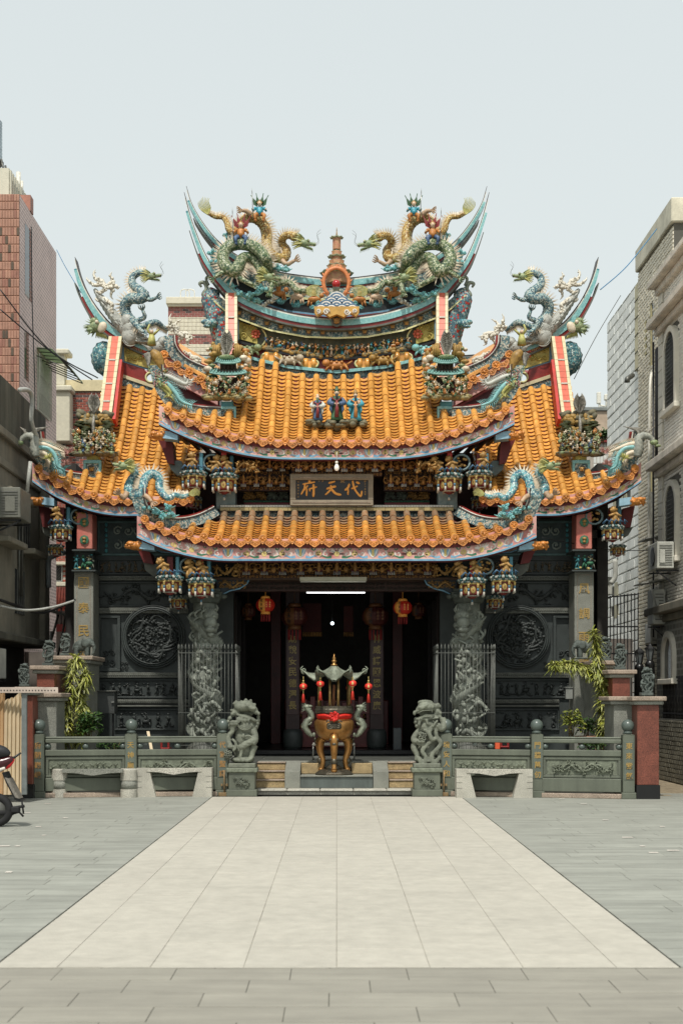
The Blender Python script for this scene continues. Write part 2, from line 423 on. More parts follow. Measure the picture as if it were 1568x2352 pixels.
while y<23:
 y1=y+.30
 for sg in(-1,1):
  x=1.995;first=rr(.3,.95)
  while x<7.5:
   x1=x+(first if x<2 else.96);rows.append((min(sg*x,sg*x1),max(sg*x,sg*x1),y,y1));x=x1
 y=y1;k+=1
rows=[q for q in rows if q[3]<22.6 or abs(q[0])>4.6]
paving('grey_plaza_paving',grey_s,rows,1,.006,(jf,[(-7.5,-1.995),(1.995,7.5)]))
dab=MB()
for(px,py,l)in[(8,1945,30),(20,2005,16),(62,1868,18),(88,1900,14),(100,1920,10),(150,1880,12),(1290,1836,14),(1340,1848,16),(1440,1925,26),(1475,1945,12),(1500,1960,24),(1520,1900,12),(1545,1955,30),(1390,1885,14),(40,1945,12),(110,1847,16)]:
 Y=EH*FPX/(py-HZ);x=X(px,Y);q=m(l,Y)/2
 dab.add([(x-q,Y-.04,.006),(x+q,Y-.035,.006),(x+q*.9,Y+.04,.006),(x-q*.8,Y+.045,.006)],[(0,1,2,3)])
obj('white_paint_marks',dab,white_p,kind='structure')
alley_s=M('alley_paving_stone',C(150,136,112),.85,.25,3,.3,60,rnd=.1)
rows=[];y=22.3;k=0
while y<40:
 x=5.02+(k%2)*.14
 while x<8:rows.append((x,x+.28,y,y+.2));x+=.28
 y+=.2;k+=1
paving('alley_paving',alley_s,rows[:300],1)
# the temple: roofs
temple=thing('temple','ornate temple with orange glazed tile roofs, upswept ridges and dark carved stone front','temple',(0,25.5,.5))
def part(name,mb,mats,parent=None,**k):return obj(name,mb,mats,parent or temple,**k)
def holder(name,at,parent=None):
 p=parent or temple;o=bpy.data.objects.new(name,None);COL.objects.link(o);o.parent=p;o.location=Vector(at)-wloc(p);WL[o.name]=Vector(at);o.empty_display_size=.1;return o
def m_cover():
 b=MB();n=8;L=.262;v=[]
 for(y,r)in((0,.067),(.02,.068),(.03,.064),(L,.058)):
  v+=[(math.cos(math.pi*j/n)*r,y,math.sin(math.pi*j/n)*r*1.05)for j in range(n+1)]
 f=[(i*(n+1)+j,i*(n+1)+j+1,(i+1)*(n+1)+j+1,(i+1)*(n+1)+j)for i in range(3)for j in range(n)]
 b.add(v,f,True);b.add(v[:n+1],[tuple(range(n+1))[::-1]]);return b
def m_pan():
 b=MB();n=6;v=[]
 for(y,dz)in((0,.024),(0,.012),(.125,-.004)):
  for j in range(n+1):
   x=-.085+.17*j/n;v.append((x,y,dz-.028*(1-(x/.085)**2)))
 f=[(i*(n+1)+j,i*(n+1)+j+1,(i+1)*(n+1)+j+1,(i+1)*(n+1)+j)for j in range(n)for i in(0,)]
 f2=[(j,j+1,2*(n+1)+j+1,2*(n+1)+j)for j in range(n)]
 b.add(v,f+f2,False);return b
def m_disc():
 0
 b=MB();pts=[]
 for k in range(16):
  a=-math.pi/2+2*math.pi*k/16;r=.072+(.030 if k==0 else(.008 if k in(1,15)else 0));pts.append((math.cos(a)*r,math.sin(a)*r))
 b.prism(pts,-.012,.05)
 b.lathe([(.064,0),(.066,.008),(.056,.008),(.054,.002)],14,rot=Matrix.Rotation(R(90),3,'X'),c=(0,-.012,0))
 b.ell((0,-.016,.004),(.028,.016,.026),nu=8,nv=5)
 for s in(-1,1):
  b.ell((s*.018,-.026,.016),(.010,.010,.009),nu=6,nv=4);b.ell((s*.034,-.016,.012),(.012,.01,.016),nu=5,nv=4);b.ell((s*.028,-.014,-.026),(.013,.01,.012),nu=5,nv=4)
 b.ell((0,-.026,-.016),(.016,.012,.008),nu=6,nv=4);b.ell((0,-.014,.042),(.018,.008,.010),nu=6,nv=4);return b
def m_drip():
 0
 b=MB();pts=[(-.098,.012),(-.05,-.008),(0,-.016),(.05,-.008),(.098,.012)]
 low=[(.1,-.03),(.082,-.068),(.054,-.086),(.028,-.11),(0,-.122),(-.028,-.11),(-.054,-.086),(-.082,-.068),(-.1,-.03)]
 b.prism(pts+low,-.01,.012)
 for s in(-1,1):
  b.tube([(s*.088,-.012,-.012),(s*.07,-.013,-.042),(s*.036,-.013,-.066),(0,-.013,-.084)],.0055,4)
  sp=[(s*(.04+.02*math.cos(a)*(1-a/9)),-.014,-.036+.018*math.sin(a)*(1-a/9))for a in[k*.9 for k in range(7)]]
  b.tube(sp,.005,4)
 b.ell((0,-.014,-.045),(.014,.009,.022),nu=6,nv=4);return b
MC,MP_,MDI,MDR=m_cover(),m_pan(),m_disc(),m_drip()
def field(name,xs,eave,top,vend,sag,old=0,per=.25,step=.118,hide=None):
 0
 covers,pans,discs,drips,covers_old,pans_old=[],[],[],[],[],[]
 def pt(x,v):
  a,b_=eave(x),top(x);p=a.lerp(b_,v);p.z-=sag*4*v*(1-v)*(b_-a).length*.25;return p
 root=holder(name,eave((xs[0]+xs[-1])/2))
 def frame(x,v,lift):
  p=pt(x,v);q=pt(x,v+.01)-p;t=q.normalized();ex=Vector((pt(x+.02,v)-pt(x-.02,v))).normalized()
  n=ex.cross(t).normalized();ex=t.cross(n).normalized();mt=Matrix((ex,t,n)).transposed().to_4x4();mt.translation=p+n*lift;return mt
 for i,x in enumerate(xs):
  L=(top(x)-eave(x)).length;ve=vend(x);s=0
  while s<L*ve-.04:
   q=frame(x,s/L,.03+rr(-.002,.003))@Matrix.Rotation(rr(-.012,.012),4,'Z')
   (covers_old if old and s/L>old+rr(-.1,.1)else covers).append(q);s+=per
  p=frame(x,0,.03);dm=Matrix.Translation(p.translation+Vector((0,-.014,.014)))@Matrix.Rotation(rr(-.05,.05),4,'Y')@Matrix.Rotation(R(-14),4,'X')
  discs.append(dm)
 sp=xs[1]-xs[0]
 xm=[x+sp/2 for x in xs[:-1]]
 for x in xm:
  L=(top(x)-eave(x)).length;ve=vend(x);s=0
  while s<L*ve-.02:
   q=frame(x,s/L,.012+rr(-.002,.002));(pans_old if old and s/L>old+rr(-.1,.1)else pans).append(q);s+=step
  p=frame(x,0,0);sl=(eave(x+.02)-eave(x-.02));an=math.atan2(sl.z,sl.x)
  drips.append(Matrix.Translation(p.translation+Vector((0,-.03,.012)))@Matrix.Rotation(-an,4,'Y')@Matrix.Rotation(R(-10),4,'X'))
 pieces('cover_tile',MC,covers,tile_m,root,150);pieces('pan_tile',MP_,pans,tile_m,root,150)
 pieces('eave_end_tile',MDI,discs,tile_mx,root);pieces('drip_tile',MDR,drips,tile_mx,root)
 if covers_old:pieces('cover_tile',MC,covers_old,tile_old,root)
 if pans_old:pieces('pan_tile',MP_,pans_old,tile_old,root)
 b=MB();N=40;xa,xb=xs[0]-.04,xs[-1]+.04;rows_=[]
 for i in range(N+1):
  x=xa+(xb-xa)*i/N;ve=vend(x);rows_.append([pt(x,ve*k/8)-Vector((0,0,.02))for k in range(9)])
 for i in range(N):b.strip(rows_[i],rows_[i+1]);b.strip([p-Vector((0,0,.09))for p in rows_[i+1]],[p-Vector((0,0,.09))for p in rows_[i]])
 b.strip([r[0]for r in rows_],[r[0]-Vector((0,0,.09))for r in rows_])
 part('roof_deck',b,[maroon],root);return root,pt
def pw(tab,d):
 0
 for(a,b_),(c,d_)in zip(tab[:-1],tab[1:]):
  if d<=c:t=(d-a)/(c-a);return b_+(d_-b_)*t
 return tab[-1][1]
ce=lambda x:Vector((x,24.8-.02*max(0,abs(x)-1.5)**2,6.13+.11*max(0,abs(x)-.8)**2))
ct=lambda x:Vector((x,26.7,7.72+.095*x*x))
cv=lambda x:1 if abs(x)<1.9 else pw([(1.9,.34),(2.2,.24),(2.5,.17),(2.8,.12),(3.05,.07),(3.4,.05)],abs(x))
xs_c=[(-11.5+i)*.254 for i in range(24)];xs_c=[x*1.03 for x in xs_c]
centre_roof,cpt=field('central_roof',xs_c,ce,ct,cv,.16)
pe=lambda x:Vector((x,23.9-.03*max(0,abs(x)-2)**2,4.27+.15*max(0,abs(x)-1.8)**2))
pt_=lambda x:Vector((x,25.35,4.98))
pv=lambda x:.86 if abs(x)<2.05 else pw([(2.05,.85),(2.2,.7),(2.45,.45),(2.7,.3),(2.95,.2),(3.2,.12),(3.5,.08)],abs(x))
xs_p=[(-13+i)*.2535 for i in range(27)]
porch_roof,ppt=field('porch_roof',xs_p,pe,pt_,pv,.12,old=.62)
for s in(-1,1):
 se=lambda x:Vector((x,25.0-.05*max(0,abs(x)-4.2)**2,5.13+.22*max(0,abs(x)-3.8)**2))
 st=lambda x:Vector((x,27.7,7.68+.25*(abs(x)-3.67)))
 sv=lambda x:1 if abs(x)<4.38 else pw([(4.38,.2),(4.5,.16),(4.75,.12),(5.0,.09),(5.25,.06),(5.6,.05)],abs(x))
 xs_s=sorted([s*(2.62+.248*i)for i in range(12)])
 side_roof,spt=field('side_roof',xs_s,se,st,sv,.16)
 q=[];b=MB();n=8
 v=[]
 for(y,r)in((0,.078),(.03,.08),(.04,.073),(.14,.07),(.15,.078),(.28,.07)):
  v+=[(-s*y,-math.cos(math.pi*j/n)*r,math.sin(math.pi*j/n)*r)for j in range(n+1)]
 b.add(v,[(i*(n+1)+j,i*(n+1)+j+1,(i+1)*(n+1)+j+1,(i+1)*(n+1)+j)for i in range(5)for j in range(n)],True)
 b.add(v[:n+1],[tuple(range(n+1))])
 for k in range(15):
  t=k/14;p=P(773+s*(555-2*t*t*8-(14*t)),1065-198*t,26.2+1.6*t);p.x+=s*.06
  q.append(Matrix.Translation(p)@Matrix.Rotation(R(42),4,'X')@Matrix.Rotation(rr(-.04,.04),4,'Z'))
 rt=holder('gable_verge',q[0].translation);pieces('verge_tile',b,q,tile_m,rt)
 bb=MB()
 for k in range(14):bb.slab([q[k].translation-Vector((0,0,.07)),q[k+1].translation-Vector((0,0,.07))],(-s*.3,0,0),(0,0,-.1))
 part('verge_board',bb,[maroon],rt)
# ridges
def off2(pts,i):
 k=len(pts);t=pts[min(i+1,k-1)]-pts[max(i-1,0)];t.y=0;t.normalize();return Vector((-t.z,0,t.x))
def layer(b,pts,o0,o1,y0,y1,e0=0,e1=1.0,tp=None):
 0
 k=len(pts);i0,i1=int(e0*(k-1)),int(e1*(k-1));cs=[];rng=list(range(i0,i1+1))
 for i in rng:
  n=off2(pts,i);f=tp(i/(k-1))if tp else 1
  a,c=pts[i]+n*o0*f,pts[i]+n*o1*f
  yy0=Vector((0,y0,0));yy1=Vector((0,y1,0));cs+=[a+yy0,c+yy0,c+yy1,a+yy1]
 kk=len(rng)
 f=[(i*4+j,i*4+(j+1)%4,i*4+4+(j+1)%4,i*4+4+j)for i in range(kk-1)for j in range(4)]+[(3,2,1,0),tuple(4*(kk-1)+j for j in range(4))]
 b.add(cs,f);return b
def seg_tiles(name,parent,mat,pts,o0,o1,y0,y1,e0,e1,nseg,tp=None):
 for q in range(nseg):
  a=e0+(e1-e0)*q/nseg;c=e0+(e1-e0)*(q+1)/nseg
  b=MB();k=len(pts);i0=int(round(a*(k-1)));i1=int(round(c*(k-1)))
  if i1<=i0:continue
  sub=pts[i0:i1+1];
  layer(b,sub,o0,o1,y0,y1,0,1,(lambda t,a=a,c=c:tp(a+(c-a)*t))if tp else None)
  b.V=[tuple(Vector(v))for v in b.V]
  part(name,b,[mat],parent)
def swallow(name,left,Y,joint,tailw=.36):
 0
 L=[P(x,y,Y)for x,y in left];Rr=[Vector((-p.x,p.y,p.z))for p in L[:-1]][::-1]
 pts=catmull(L+Rr,12);root=holder(name,P(773,left[-1][1],Y));u=m(1,Y)
 tp=lambda t:tailw+(1-tailw)*min(1,2.6*min(t,1-t))
 for nm,o0,o1,mt,a,ya in(('black_coping',1,4,black_t,0,0),('bead_row',-2.2,1,white_m,.02,-.01),('grey_moulding',-26,-22,grey_m,.085,-.03)):
  b=MB();layer(b,pts,o0*u,o1*u,ya,.32,a,1-a,tp);part(nm,b,[mt],root)
 b=MB();layer(b,pts,-22*u,-15*u,.0,.3,.15,.85,tp);part('red_band',b,[red_t],root)
 b=MB();layer(b,pts,-14.5*u,-2.4*u,-.012,.3,.045,.955,tp);part('turquoise_backing',b,[turq_d],root)
 seg_tiles('ridge_tile',root,turq,pts,-14.8*u,-2.2*u,-.022,.1,.045,.955,joint,tp);return root,pts
r1,C1=swallow('front_main_ridge',[(422,441),(435,492),(452,541),(467,577),(482,604),(512,643),(548,677),(598,701),(661,720),(720,730),(773,733)],26.75,46)
r2,C2=swallow('rear_main_ridge',[(427,427),(439,466),(464,510),(497,551),(537,583),(580,606),(620,621),(652,629),(692,635),(735,640),(773,642)],27.5,46)
for s in(-1,1):
 pass
def swallow_side(s):
 left=[(171,590),(180,626),(195,664),(220,706),(250,742),(288,768),(335,790),(384,806),(440,816),(500,820)]
 Y=27.9;pts=catmull([P(x,y,Y)for x,y in left],12);u=m(1,Y)
 if s>0:pts=[Vector((-p.x,p.y,p.z))for p in pts]
 sg=-s;root=holder('side_ridge',pts[60]);tp=lambda t:.36+.64*min(1,2.6*t)
 for nm,o0,o1,mt,a,ya in(('black_coping',1,4,black_t,0,0),('bead_row',-2,1,white_m,.03,-.01),('grey_moulding',-26,-22,grey_m,.17,-.03),('red_band',-22,-15,red_t,.25,0),('turquoise_backing',-14.5,-2.4,turq_d,.09,-.012)):
  b=MB();layer(b,pts,sg*o0*u,sg*o1*u,ya,.32,a,1,tp);part(nm,b,[mt],root)
 seg_tiles('ridge_tile',root,turq,pts,-14.8*u*sg,-2.2*u*sg,-.022,.1,.09,1,26,tp);return pts
SR={s:swallow_side(s)for s in(-1,1)}
def curve_y(tab):return lambda d:pw(tab,abs(d))
def band(name,top,bot,Y,th,mats,d0,d1,parent=None,n=30,proud=0):
 0
 b=MB();vs=[]
 for i in range(n+1):
  d=d0+(d1-d0)*i/n;vs.append((P(773+d,top(d),Y-proud),P(773+d,bot(d),Y-proud),P(773+d,bot(d),Y+th),P(773+d,top(d),Y+th)))
 V=[q for v in vs for q in v];k=n+1
 f=[(i*4+j,i*4+(j+1)%4,i*4+4+(j+1)%4,i*4+4+j)for i in range(n)for j in range(4)]+[(3,2,1,0),tuple(4*n+j for j in range(4))]
 b.add(V,f);return part(name,b,mats,parent)
T_C1b=curve_y([(0,757),(70,753),(112,744),(153,735),(190,722),(230,707),(262,686),(300,652)])
T_bead=curve_y([(0,774),(70,771),(153,756),(230,727),(262,707),(300,672)])
T_frb=curve_y([(0,824),(70,818),(153,804),(230,782),(262,770)])
T_rim=curve_y([(0,850),(110,839),(190,820),(225,808),(262,795)])
T_peb=curve_y([(0,873),(110,864),(190,845),(225,834),(262,820)])
fz=holder('main_ridge_wall',P(773,820,26.95))
band('medallion_band',T_C1b,T_bead,26.86,.5,[mosaic],-296,296,fz,50)
band('bead_line',lambda d:T_bead(d),lambda d:T_bead(d)+4,26.84,.5,[bead_m],-296,296,fz,50,.03)
band('picture_frieze_ground',lambda d:T_bead(d)+4,T_frb,27.0,.4,[pict],-228,228,fz)
band('dark_ledge',lambda d:T_frb(d)-2,lambda d:T_frb(d)+4,26.9,.4,[black_p],-228,228,fz)
band('red_band',lambda d:T_frb(d)+4,T_rim,26.98,.3,[red_t],-236,236,fz)
band('turquoise_rim',T_rim,lambda d:T_rim(d)+7,26.9,.3,[turq],-240,240,fz,proud=.03)
band('pebble_band',lambda d:T_rim(d)+7,T_peb,26.95,.3,[mosaic],-240,240,fz)
T_c1t=curve_y([(0,742),(112,728),(175,708),(225,680),(262,648),(300,600)])
T_c2b=curve_y([(0,664),(80,658),(121,651),(153,645),(193,632),(236,608),(276,577),(310,540)])
band('black_mosaic_face',lambda d:T_c2b(d)+28,T_c1t,27.25,.3,[blackmos],-285,285,fz,40)
band('upper_bead_line',lambda d:T_c2b(d)+24,lambda d:T_c2b(d)+29,27.2,.3,[bead_m],-285,285,fz,40,.02)
band('upper_medallion_band',lambda d:T_c2b(d)-2,lambda d:T_c2b(d)+24,27.28,.3,[mosaic],-285,285,fz,40)
band('blue_line',lambda d:T_c1t(d)-16,lambda d:T_c1t(d)-12,27.24,.05,[blue_p],-230,230,fz,40,.02)
band('red_line',lambda d:T_c1t(d)-12,lambda d:T_c1t(d)-4,27.24,.05,[red_t],-230,230,fz,40,.02)
def mask_mb(r):
 b=MB();rot=Matrix.Rotation(R(90),3,'X')
 b.i=0;b.lathe([(r,0),(r,r*.35),(r*.8,r*.4),(r*.74,r*.2)],8,rot=rot,sm=False)
 b.i=1;b.ell((0,-r*.4,0),(r*.55,r*.4,r*.5),nu=8,nv=6)
 for s in(-1,1):b.ell((s*r*.28,-r*.72,r*.18),r*.15,nu=6,nv=4);b.ell((s*r*.5,-r*.3,r*.38),r*.2,nu=6,nv=4);b.ell((s*r*.3,-r*.55,-r*.3),r*.2,nu=6,nv=4)
 b.ell((0,-r*.78,-r*.05),r*.16,nu=6,nv=4);return b
mk=mask_mb(.075).mesh('mask_medallion',[grey_m,gold])
def put(me,name,parent,mtx):
 o=bpy.data.objects.new(name,me);COL.objects.link(o);o.parent=parent;q=mtx.copy();q.translation=q.translation-wloc(parent);o.matrix_local=q;return o
for k in range(-7,8):
 d=k*32+(0 if k else 0)
 if k==0:continue
 y=(T_C1b(d)+T_bead(d))/2;put(mk,'mask_medallion',fz,Matrix.Translation(P(773+d,y,26.85)))
for d in(-250,-215,-178,178,215,250):
 put(mk,'mask_medallion',fz,Matrix.Translation(P(773+d,T_c2b(d)+12,27.26)))
put(mk,'mask_medallion',fz,Matrix.Translation(P(773,738,26.66))@Matrix.Scale(1.5,4))
def spiral(cx,cy,r,turns=1.4,a0=0,sg=1,n=16):
 return[(cx+math.cos(a0+sg*t*turns*6.283)*r*(1-.85*t),cy+math.sin(a0+sg*t*turns*6.283)*r*(1-.85*t))for t in[i/(n-1)for i in range(n)]]
def relief(b,x0,x1,z0,z1,Y,kind,seed=1,d=.03,rr0=None):
 0
 rnd=random.Random(seed);w_,h=x1-x0,z1-z0;u=h
 if kind=='scroll':
  n=max(1,round(w_/(h*.42)));mm_=max(1,round(h/(h*.42)))
  for i in range(n):
   for j in range(mm_):
    cx,cz=x0+w_*(i+.5)/n,z0+h*(j+.5)/mm_;r=min(w_/n,h/mm_)*.5;sg=1 if(i+j)%2 else-1
    b.tube([(x,Y-d*.5,z)for x,z in spiral(cx,cz,r,1.3,rnd.random()*6,sg,10)],[r*.2,r*.12],4)
    b.ell((cx,Y-d*.6,cz),(r*.28,d*.6,r*.28),nu=5,nv=4)
 elif kind=='bamboo':
  n=max(3,int(w_/h*2.2))
  for i in range(n):
   cx=x0+w_*(i+.5)/n+rnd.uniform(-.1,.1)*h;cz=z0+h*rnd.uniform(.6,.9)
   b.tube([(cx+rnd.uniform(-.2,.2)*h,Y-d*.4,z0),(cx+rnd.uniform(-.1,.1)*h,Y-d*.7,z0+h*.4),(cx,Y-d*.5,cz)],h*.035,5)
   for k in range(7):
    a=math.pi*(1+k/6)+rnd.uniform(-.2,.2);L=h*rnd.uniform(.18,.3)
    p0=Vector((cx,Y-d,cz));p1=p0+Vector((math.cos(a)*L,0,math.sin(a)*L*.8));b.tube([p0,p0.lerp(p1,.5)-Vector((0,d*.3,0)),p1],[h*.02,h*.05,.002],4)
   for k in range(2):
    q=Vector((cx+rnd.uniform(-.3,.3)*h,Y-d*.8,z0+h*rnd.uniform(.08,.45)));b.ell(q,(h*.13,d,h*.08),Matrix.Rotation(rnd.uniform(-1,1),3,'Y'),6,4)
 elif kind in('branch','dragon'):
  for rep in range(2 if kind=='branch' else 1):
   n=max(4,int(w_/h*2));ph=rnd.random()*6;pts=[]
   for i in range(n*3+1):
    t=i/(n*3);pts.append((x0+w_*(.05+.9*t),Y-d*.6,z0+h*(.5+(.28-.06*rep)*math.sin(t*w_/h*3.3+ph))))
   b.tube(catmull(pts,2),[h*.03,h*(.09 if kind=='branch' else.13),h*.05],6)
   for p in pts[1::1]:
    a=rnd.uniform(0,6.28);L=h*rnd.uniform(.18,.36);q=Vector(p);e=q+Vector((math.cos(a)*L,0,math.sin(a)*L))
    e.z=min(max(e.z,z0+.03*h),z1-.03*h);e.x=min(max(e.x,x0),x1)
    b.tube([q,q.lerp(e,.5)+Vector((0,-d*.3,rnd.uniform(-.05,.05)*h)),e],[h*.04,h*.02],4)
    for k in range(3):b.ell(e+Vector((rnd.uniform(-.06,.06)*h,0,rnd.uniform(-.06,.06)*h)),(h*.055,d*.8,h*.05),nu=5,nv=4)
 elif kind=='figures':
  n=max(3,int(w_/h*1.7))
  for i in range(n):
   cx=x0+w_*(i+.5+rnd.uniform(-.2,.2))/n;t=rnd.random();cz=z0+h*.42
   if t<.35:
    b.ell((cx,Y-d*.6,cz-.05*h),(h*.24,d,h*.13),Matrix.Rotation(rnd.uniform(-.3,.3),3,'Y'),7,5)
    for k in(-.2,-.1,.1,.2):b.tube([(cx+k*h,Y-d*.6,cz-.1*h),(cx+k*1.5*h,Y-d*.6,z0+.04*h)],[h*.05,h*.025],4)
    b.ell((cx+.26*h,Y-d*.7,cz+.1*h),(h*.1,d*.7,h*.06),Matrix.Rotation(.8,3,'Y'),5,4)
   b.ell((cx,Y-d*.8,cz+.16*h),(h*.09,d*.9,h*.16),Matrix.Rotation(rnd.uniform(-.4,.4),3,'Y'),6,5);b.ell((cx+rnd.uniform(-.05,.05)*h,Y-d,cz+.38*h),h*.07,nu=6,nv=4)
   for s in(-1,1):b.tube([(cx,Y-d,cz+.24*h),(cx+s*.16*h,Y-d*1.2,cz+rnd.uniform(.05,.4)*h)],[h*.04,h*.025],4)
   if t>=.35:
    for s in(-1,1):b.tube([(cx,Y-d*.7,cz+.05*h),(cx+s*rnd.uniform(.05,.2)*h,Y-d*.7,z0+.05*h)],[h*.06,h*.035],4)
  for i in range(n*2):b.ell((x0+w_*rnd.random(),Y-d*.3,z0+h*rnd.uniform(.02,.14)),(h*.13,d*.7,h*.07),nu=6,nv=4)
  for i in range(n):b.ell((x0+w_*rnd.random(),Y-d*.2,z0+h*rnd.uniform(.6,.92)),(h*.12,d*.5,h*.05),nu=6,nv=4)
 return b
def wave_swirls(b,f3,L,h,seed,wd,mats_n):
 0
 rnd=random.Random(seed);n=max(1,round(L/(h*2.1)));st=L/n
 for i in range(n):
  cx=st*(i+.5);big=i%2
  if big:
   b.i=0
   for k in range(7):
    a=math.pi*(k/6);r=h*.36;px,pz=cx+math.cos(a)*r*1.0,h*.3+math.sin(a)*r*.95
    b.ribbon([(cx+math.cos(a)*r*.2,h*.3+math.sin(a)*r*.2),(px+math.sin(a)*r*.35,pz),(px*.95+cx*.05+math.cos(a)*r*.35,pz+math.sin(a)*r*.25),(px-math.sin(a)*r*.35,pz),(cx+math.cos(a)*r*.2,h*.3+math.sin(a)*r*.2)],wd,f3,.0015)
   b.i=2;b.ribbon([(cx+math.cos(a)*h*.09,h*.3+math.sin(a)*h*.09)for a in[k*.7 for k in range(10)]],wd*2,f3,.002)
  else:
   b.i=3;b.ribbon([(cx-h*.22,h*.55),(cx-h*.1,h*.25),(cx,h*.18),(cx+h*.1,h*.25),(cx+h*.22,h*.55)],wd*3.2,f3,.001)
   b.i=0;b.ribbon([(cx-h*.26,h*.6),(cx-h*.12,h*.22),(cx,h*.12),(cx+h*.12,h*.22),(cx+h*.26,h*.6)],wd,f3,.002)
   b.i=2;b.ribbon([(cx,h*.15),(cx,h*.6)],wd*2.4,f3,.0015)
  for s in(-1,1):
   for q,(dx,dz,r,mi)in enumerate(((.62,.3,.2,0),(.78,.62,.17,1),(.98,.35,.16,2),(.45,.72,.13,1))):
    b.i=mi;x=cx+s*dx*h
    if 0.02<x<L-.02:b.ribbon(spiral(x,dz*h,r*h,1.1,rnd.uniform(0,2)if s>0 else math.pi-rnd.uniform(0,2),s if q%2 else-s,9),lambda t:wd*(1.5-t),f3,.001+.0004*q)
   b.i=1 if i%2 else 3;b.ribbon([(cx+s*.3*h,h*.14),(cx+s*.55*h,h*.1),(cx+s*.85*h,h*.2),(cx+s*1.0*h,h*.1)],lambda t:wd*2.2*(1-t)+.004,f3,.0022)
def fascia(name,eave,x0,x1,drop,hgt,Y_in=.13,seed=1):
 0
 N=60;root=holder(name,eave((x0+x1)/2));b=MB();lo=[];hi=[];e0=[];be=MB()
 for i in range(N+1):
  x=x0+(x1-x0)*i/N;p=eave(x)+Vector((0,Y_in,0));lo.append(p-Vector((0,0,drop)));hi.append(p+Vector((0,0,hgt-drop)))
 b.strip(lo,hi);b.strip([p+Vector((0,.05,0))for p in hi],[p+Vector((0,.05,0))for p in lo]);b.strip(hi,[p+Vector((0,.05,0))for p in hi]);b.strip([p+Vector((0,.05,0))for p in lo],lo)
 b.add([lo[0],hi[0],hi[0]+Vector((0,.05,0)),lo[0]+Vector((0,.05,0))],[(0,1,2,3)]);b.add([lo[-1],hi[-1],hi[-1]+Vector((0,.05,0)),lo[-1]+Vector((0,.05,0))],[(3,2,1,0)])
 part('eave_board',b,[pink_p],root)
 for i in range(N):be.slab([lo[i],lo[i+1]],(0,.07,0),(0,0,-.026))if False else None
 be.slab([p+Vector((0,-.012,0))for p in lo],(0,.08,0),(0,0,-.028));part('blue_edge',be,[blue_p],root)
 we=MB();we.slab([p+Vector((0,-.014,.002))for p in lo],(0,.02,0),(0,0,.006));part('white_line',we,[white_p],root)
 rd=MB();rd.slab([p+Vector((0,.03,-.028))for p in lo],(0,.06,0),(0,0,-.02));part('red_underedge',rd,[maroon],root)
 Lr=abs(x1-x0)
 def f3(u,v,l):
  x=x0+(x1-x0)*min(max(u/Lr,0),1);p=eave(x);return Vector((x,p.y+Y_in-.0015-l,p.z-drop+v))
 sw=MB();wave_swirls(sw,f3,Lr,hgt-.05,seed,.019,4);part('painted_scrolls',sw,[white_p,green_p,yel_p,blue_p],root,kind='stuff')
 return root
fascia('central_eave_fascia',ce,-3.16,3.16,.26,.32,Y_in=.035,seed=3)
fascia('porch_eave_fascia',pe,-3.42,3.42,.30,.35,Y_in=.035,seed=4)
for s in(-1,1):
 fascia('side_eave_fascia',se,*((-5.45,-2.9)if s<0 else(2.9,5.45)),.24,.32,Y_in=.035,seed=5)
def hip(name,pts,w0,w1,sgn,red=True):
 P3=catmull([P(*q)for q in pts],6)
 if sgn>0:P3=[Vector((-p.x,p.y,p.z))for p in P3]
 root=holder(name,P3[0]);k=len(P3);tp=lambda t:w0+(w1-w0)*t;sg=1 if sgn<0 else-1
 sg=-sg if P3[0].x*sgn>0 and False else sg
 def lay(o0,o1,ya,yb,mt,nm):
  b=MB();cs=[]
  for i in range(k):
   n=off2(P3,i);
   if n.z<0 or(abs(n.z)<.25 and n.x*sgn>0):n=-n
   if abs(n.z)<.6 and n.x*sgn>0:n=-n
   h=tp(i/(k-1))/2;a=P3[i]+n*(o0[0]*h+o0[1]);c=P3[i]+n*(o1[0]*h+o1[1]);cs+=[a+Vector((0,ya,0)),c+Vector((0,ya,0)),c+Vector((0,yb,0)),a+Vector((0,yb,0))]
  f=[(i*4+j,i*4+(j+1)%4,i*4+4+(j+1)%4,i*4+4+j)for i in range(k-1)for j in range(4)]+[(3,2,1,0),tuple(4*(k-1)+j for j in range(4))]
  b.add(cs,f);part(nm,b,[mt],root)
 lay((-1,0),(1,0),0,.16,mosaic,'mosaic_band');lay((1,0),(1,.022),-.02,.18,black_t,'black_edge')
 lay((1,.022),(1,.04),.0,.16,white_m,'bead_row');lay((1,.04),(1,.075),.05,.13,red_t,'red_coping');return root
for s in(-1,1):
 hip('central_hip_ridge',[(508,950,25.3),(455,947,25.1),(415,938,25.0),(388,919,24.9),(370,893,24.85),(360,865,24.82),(357,838,24.8)],.17,.2,s)
 hip('porch_hip_ridge',[(500,1174,25.2),(460,1194,24.9),(415,1204,24.5),(372,1201,24.2),(344,1190,24.0),(326,1172,23.9),(317,1150,23.86),(314,1122,23.84)],.15,.2,s)
 hip('side_hip_ridge',[(205,1104,25.5),(165,1100,25.3),(132,1089,25.15),(107,1071,25.0),(90,1045,24.9),(80,1015,24.85),(76,992,24.82)],.17,.2,s)
 hip('upper_gable_ridge',[(490,862,26.3),(456,850,26.25),(424,835,26.2),(402,816,26.15),(389,793,26.1),(386,770,26.1)],.16,.18,s)
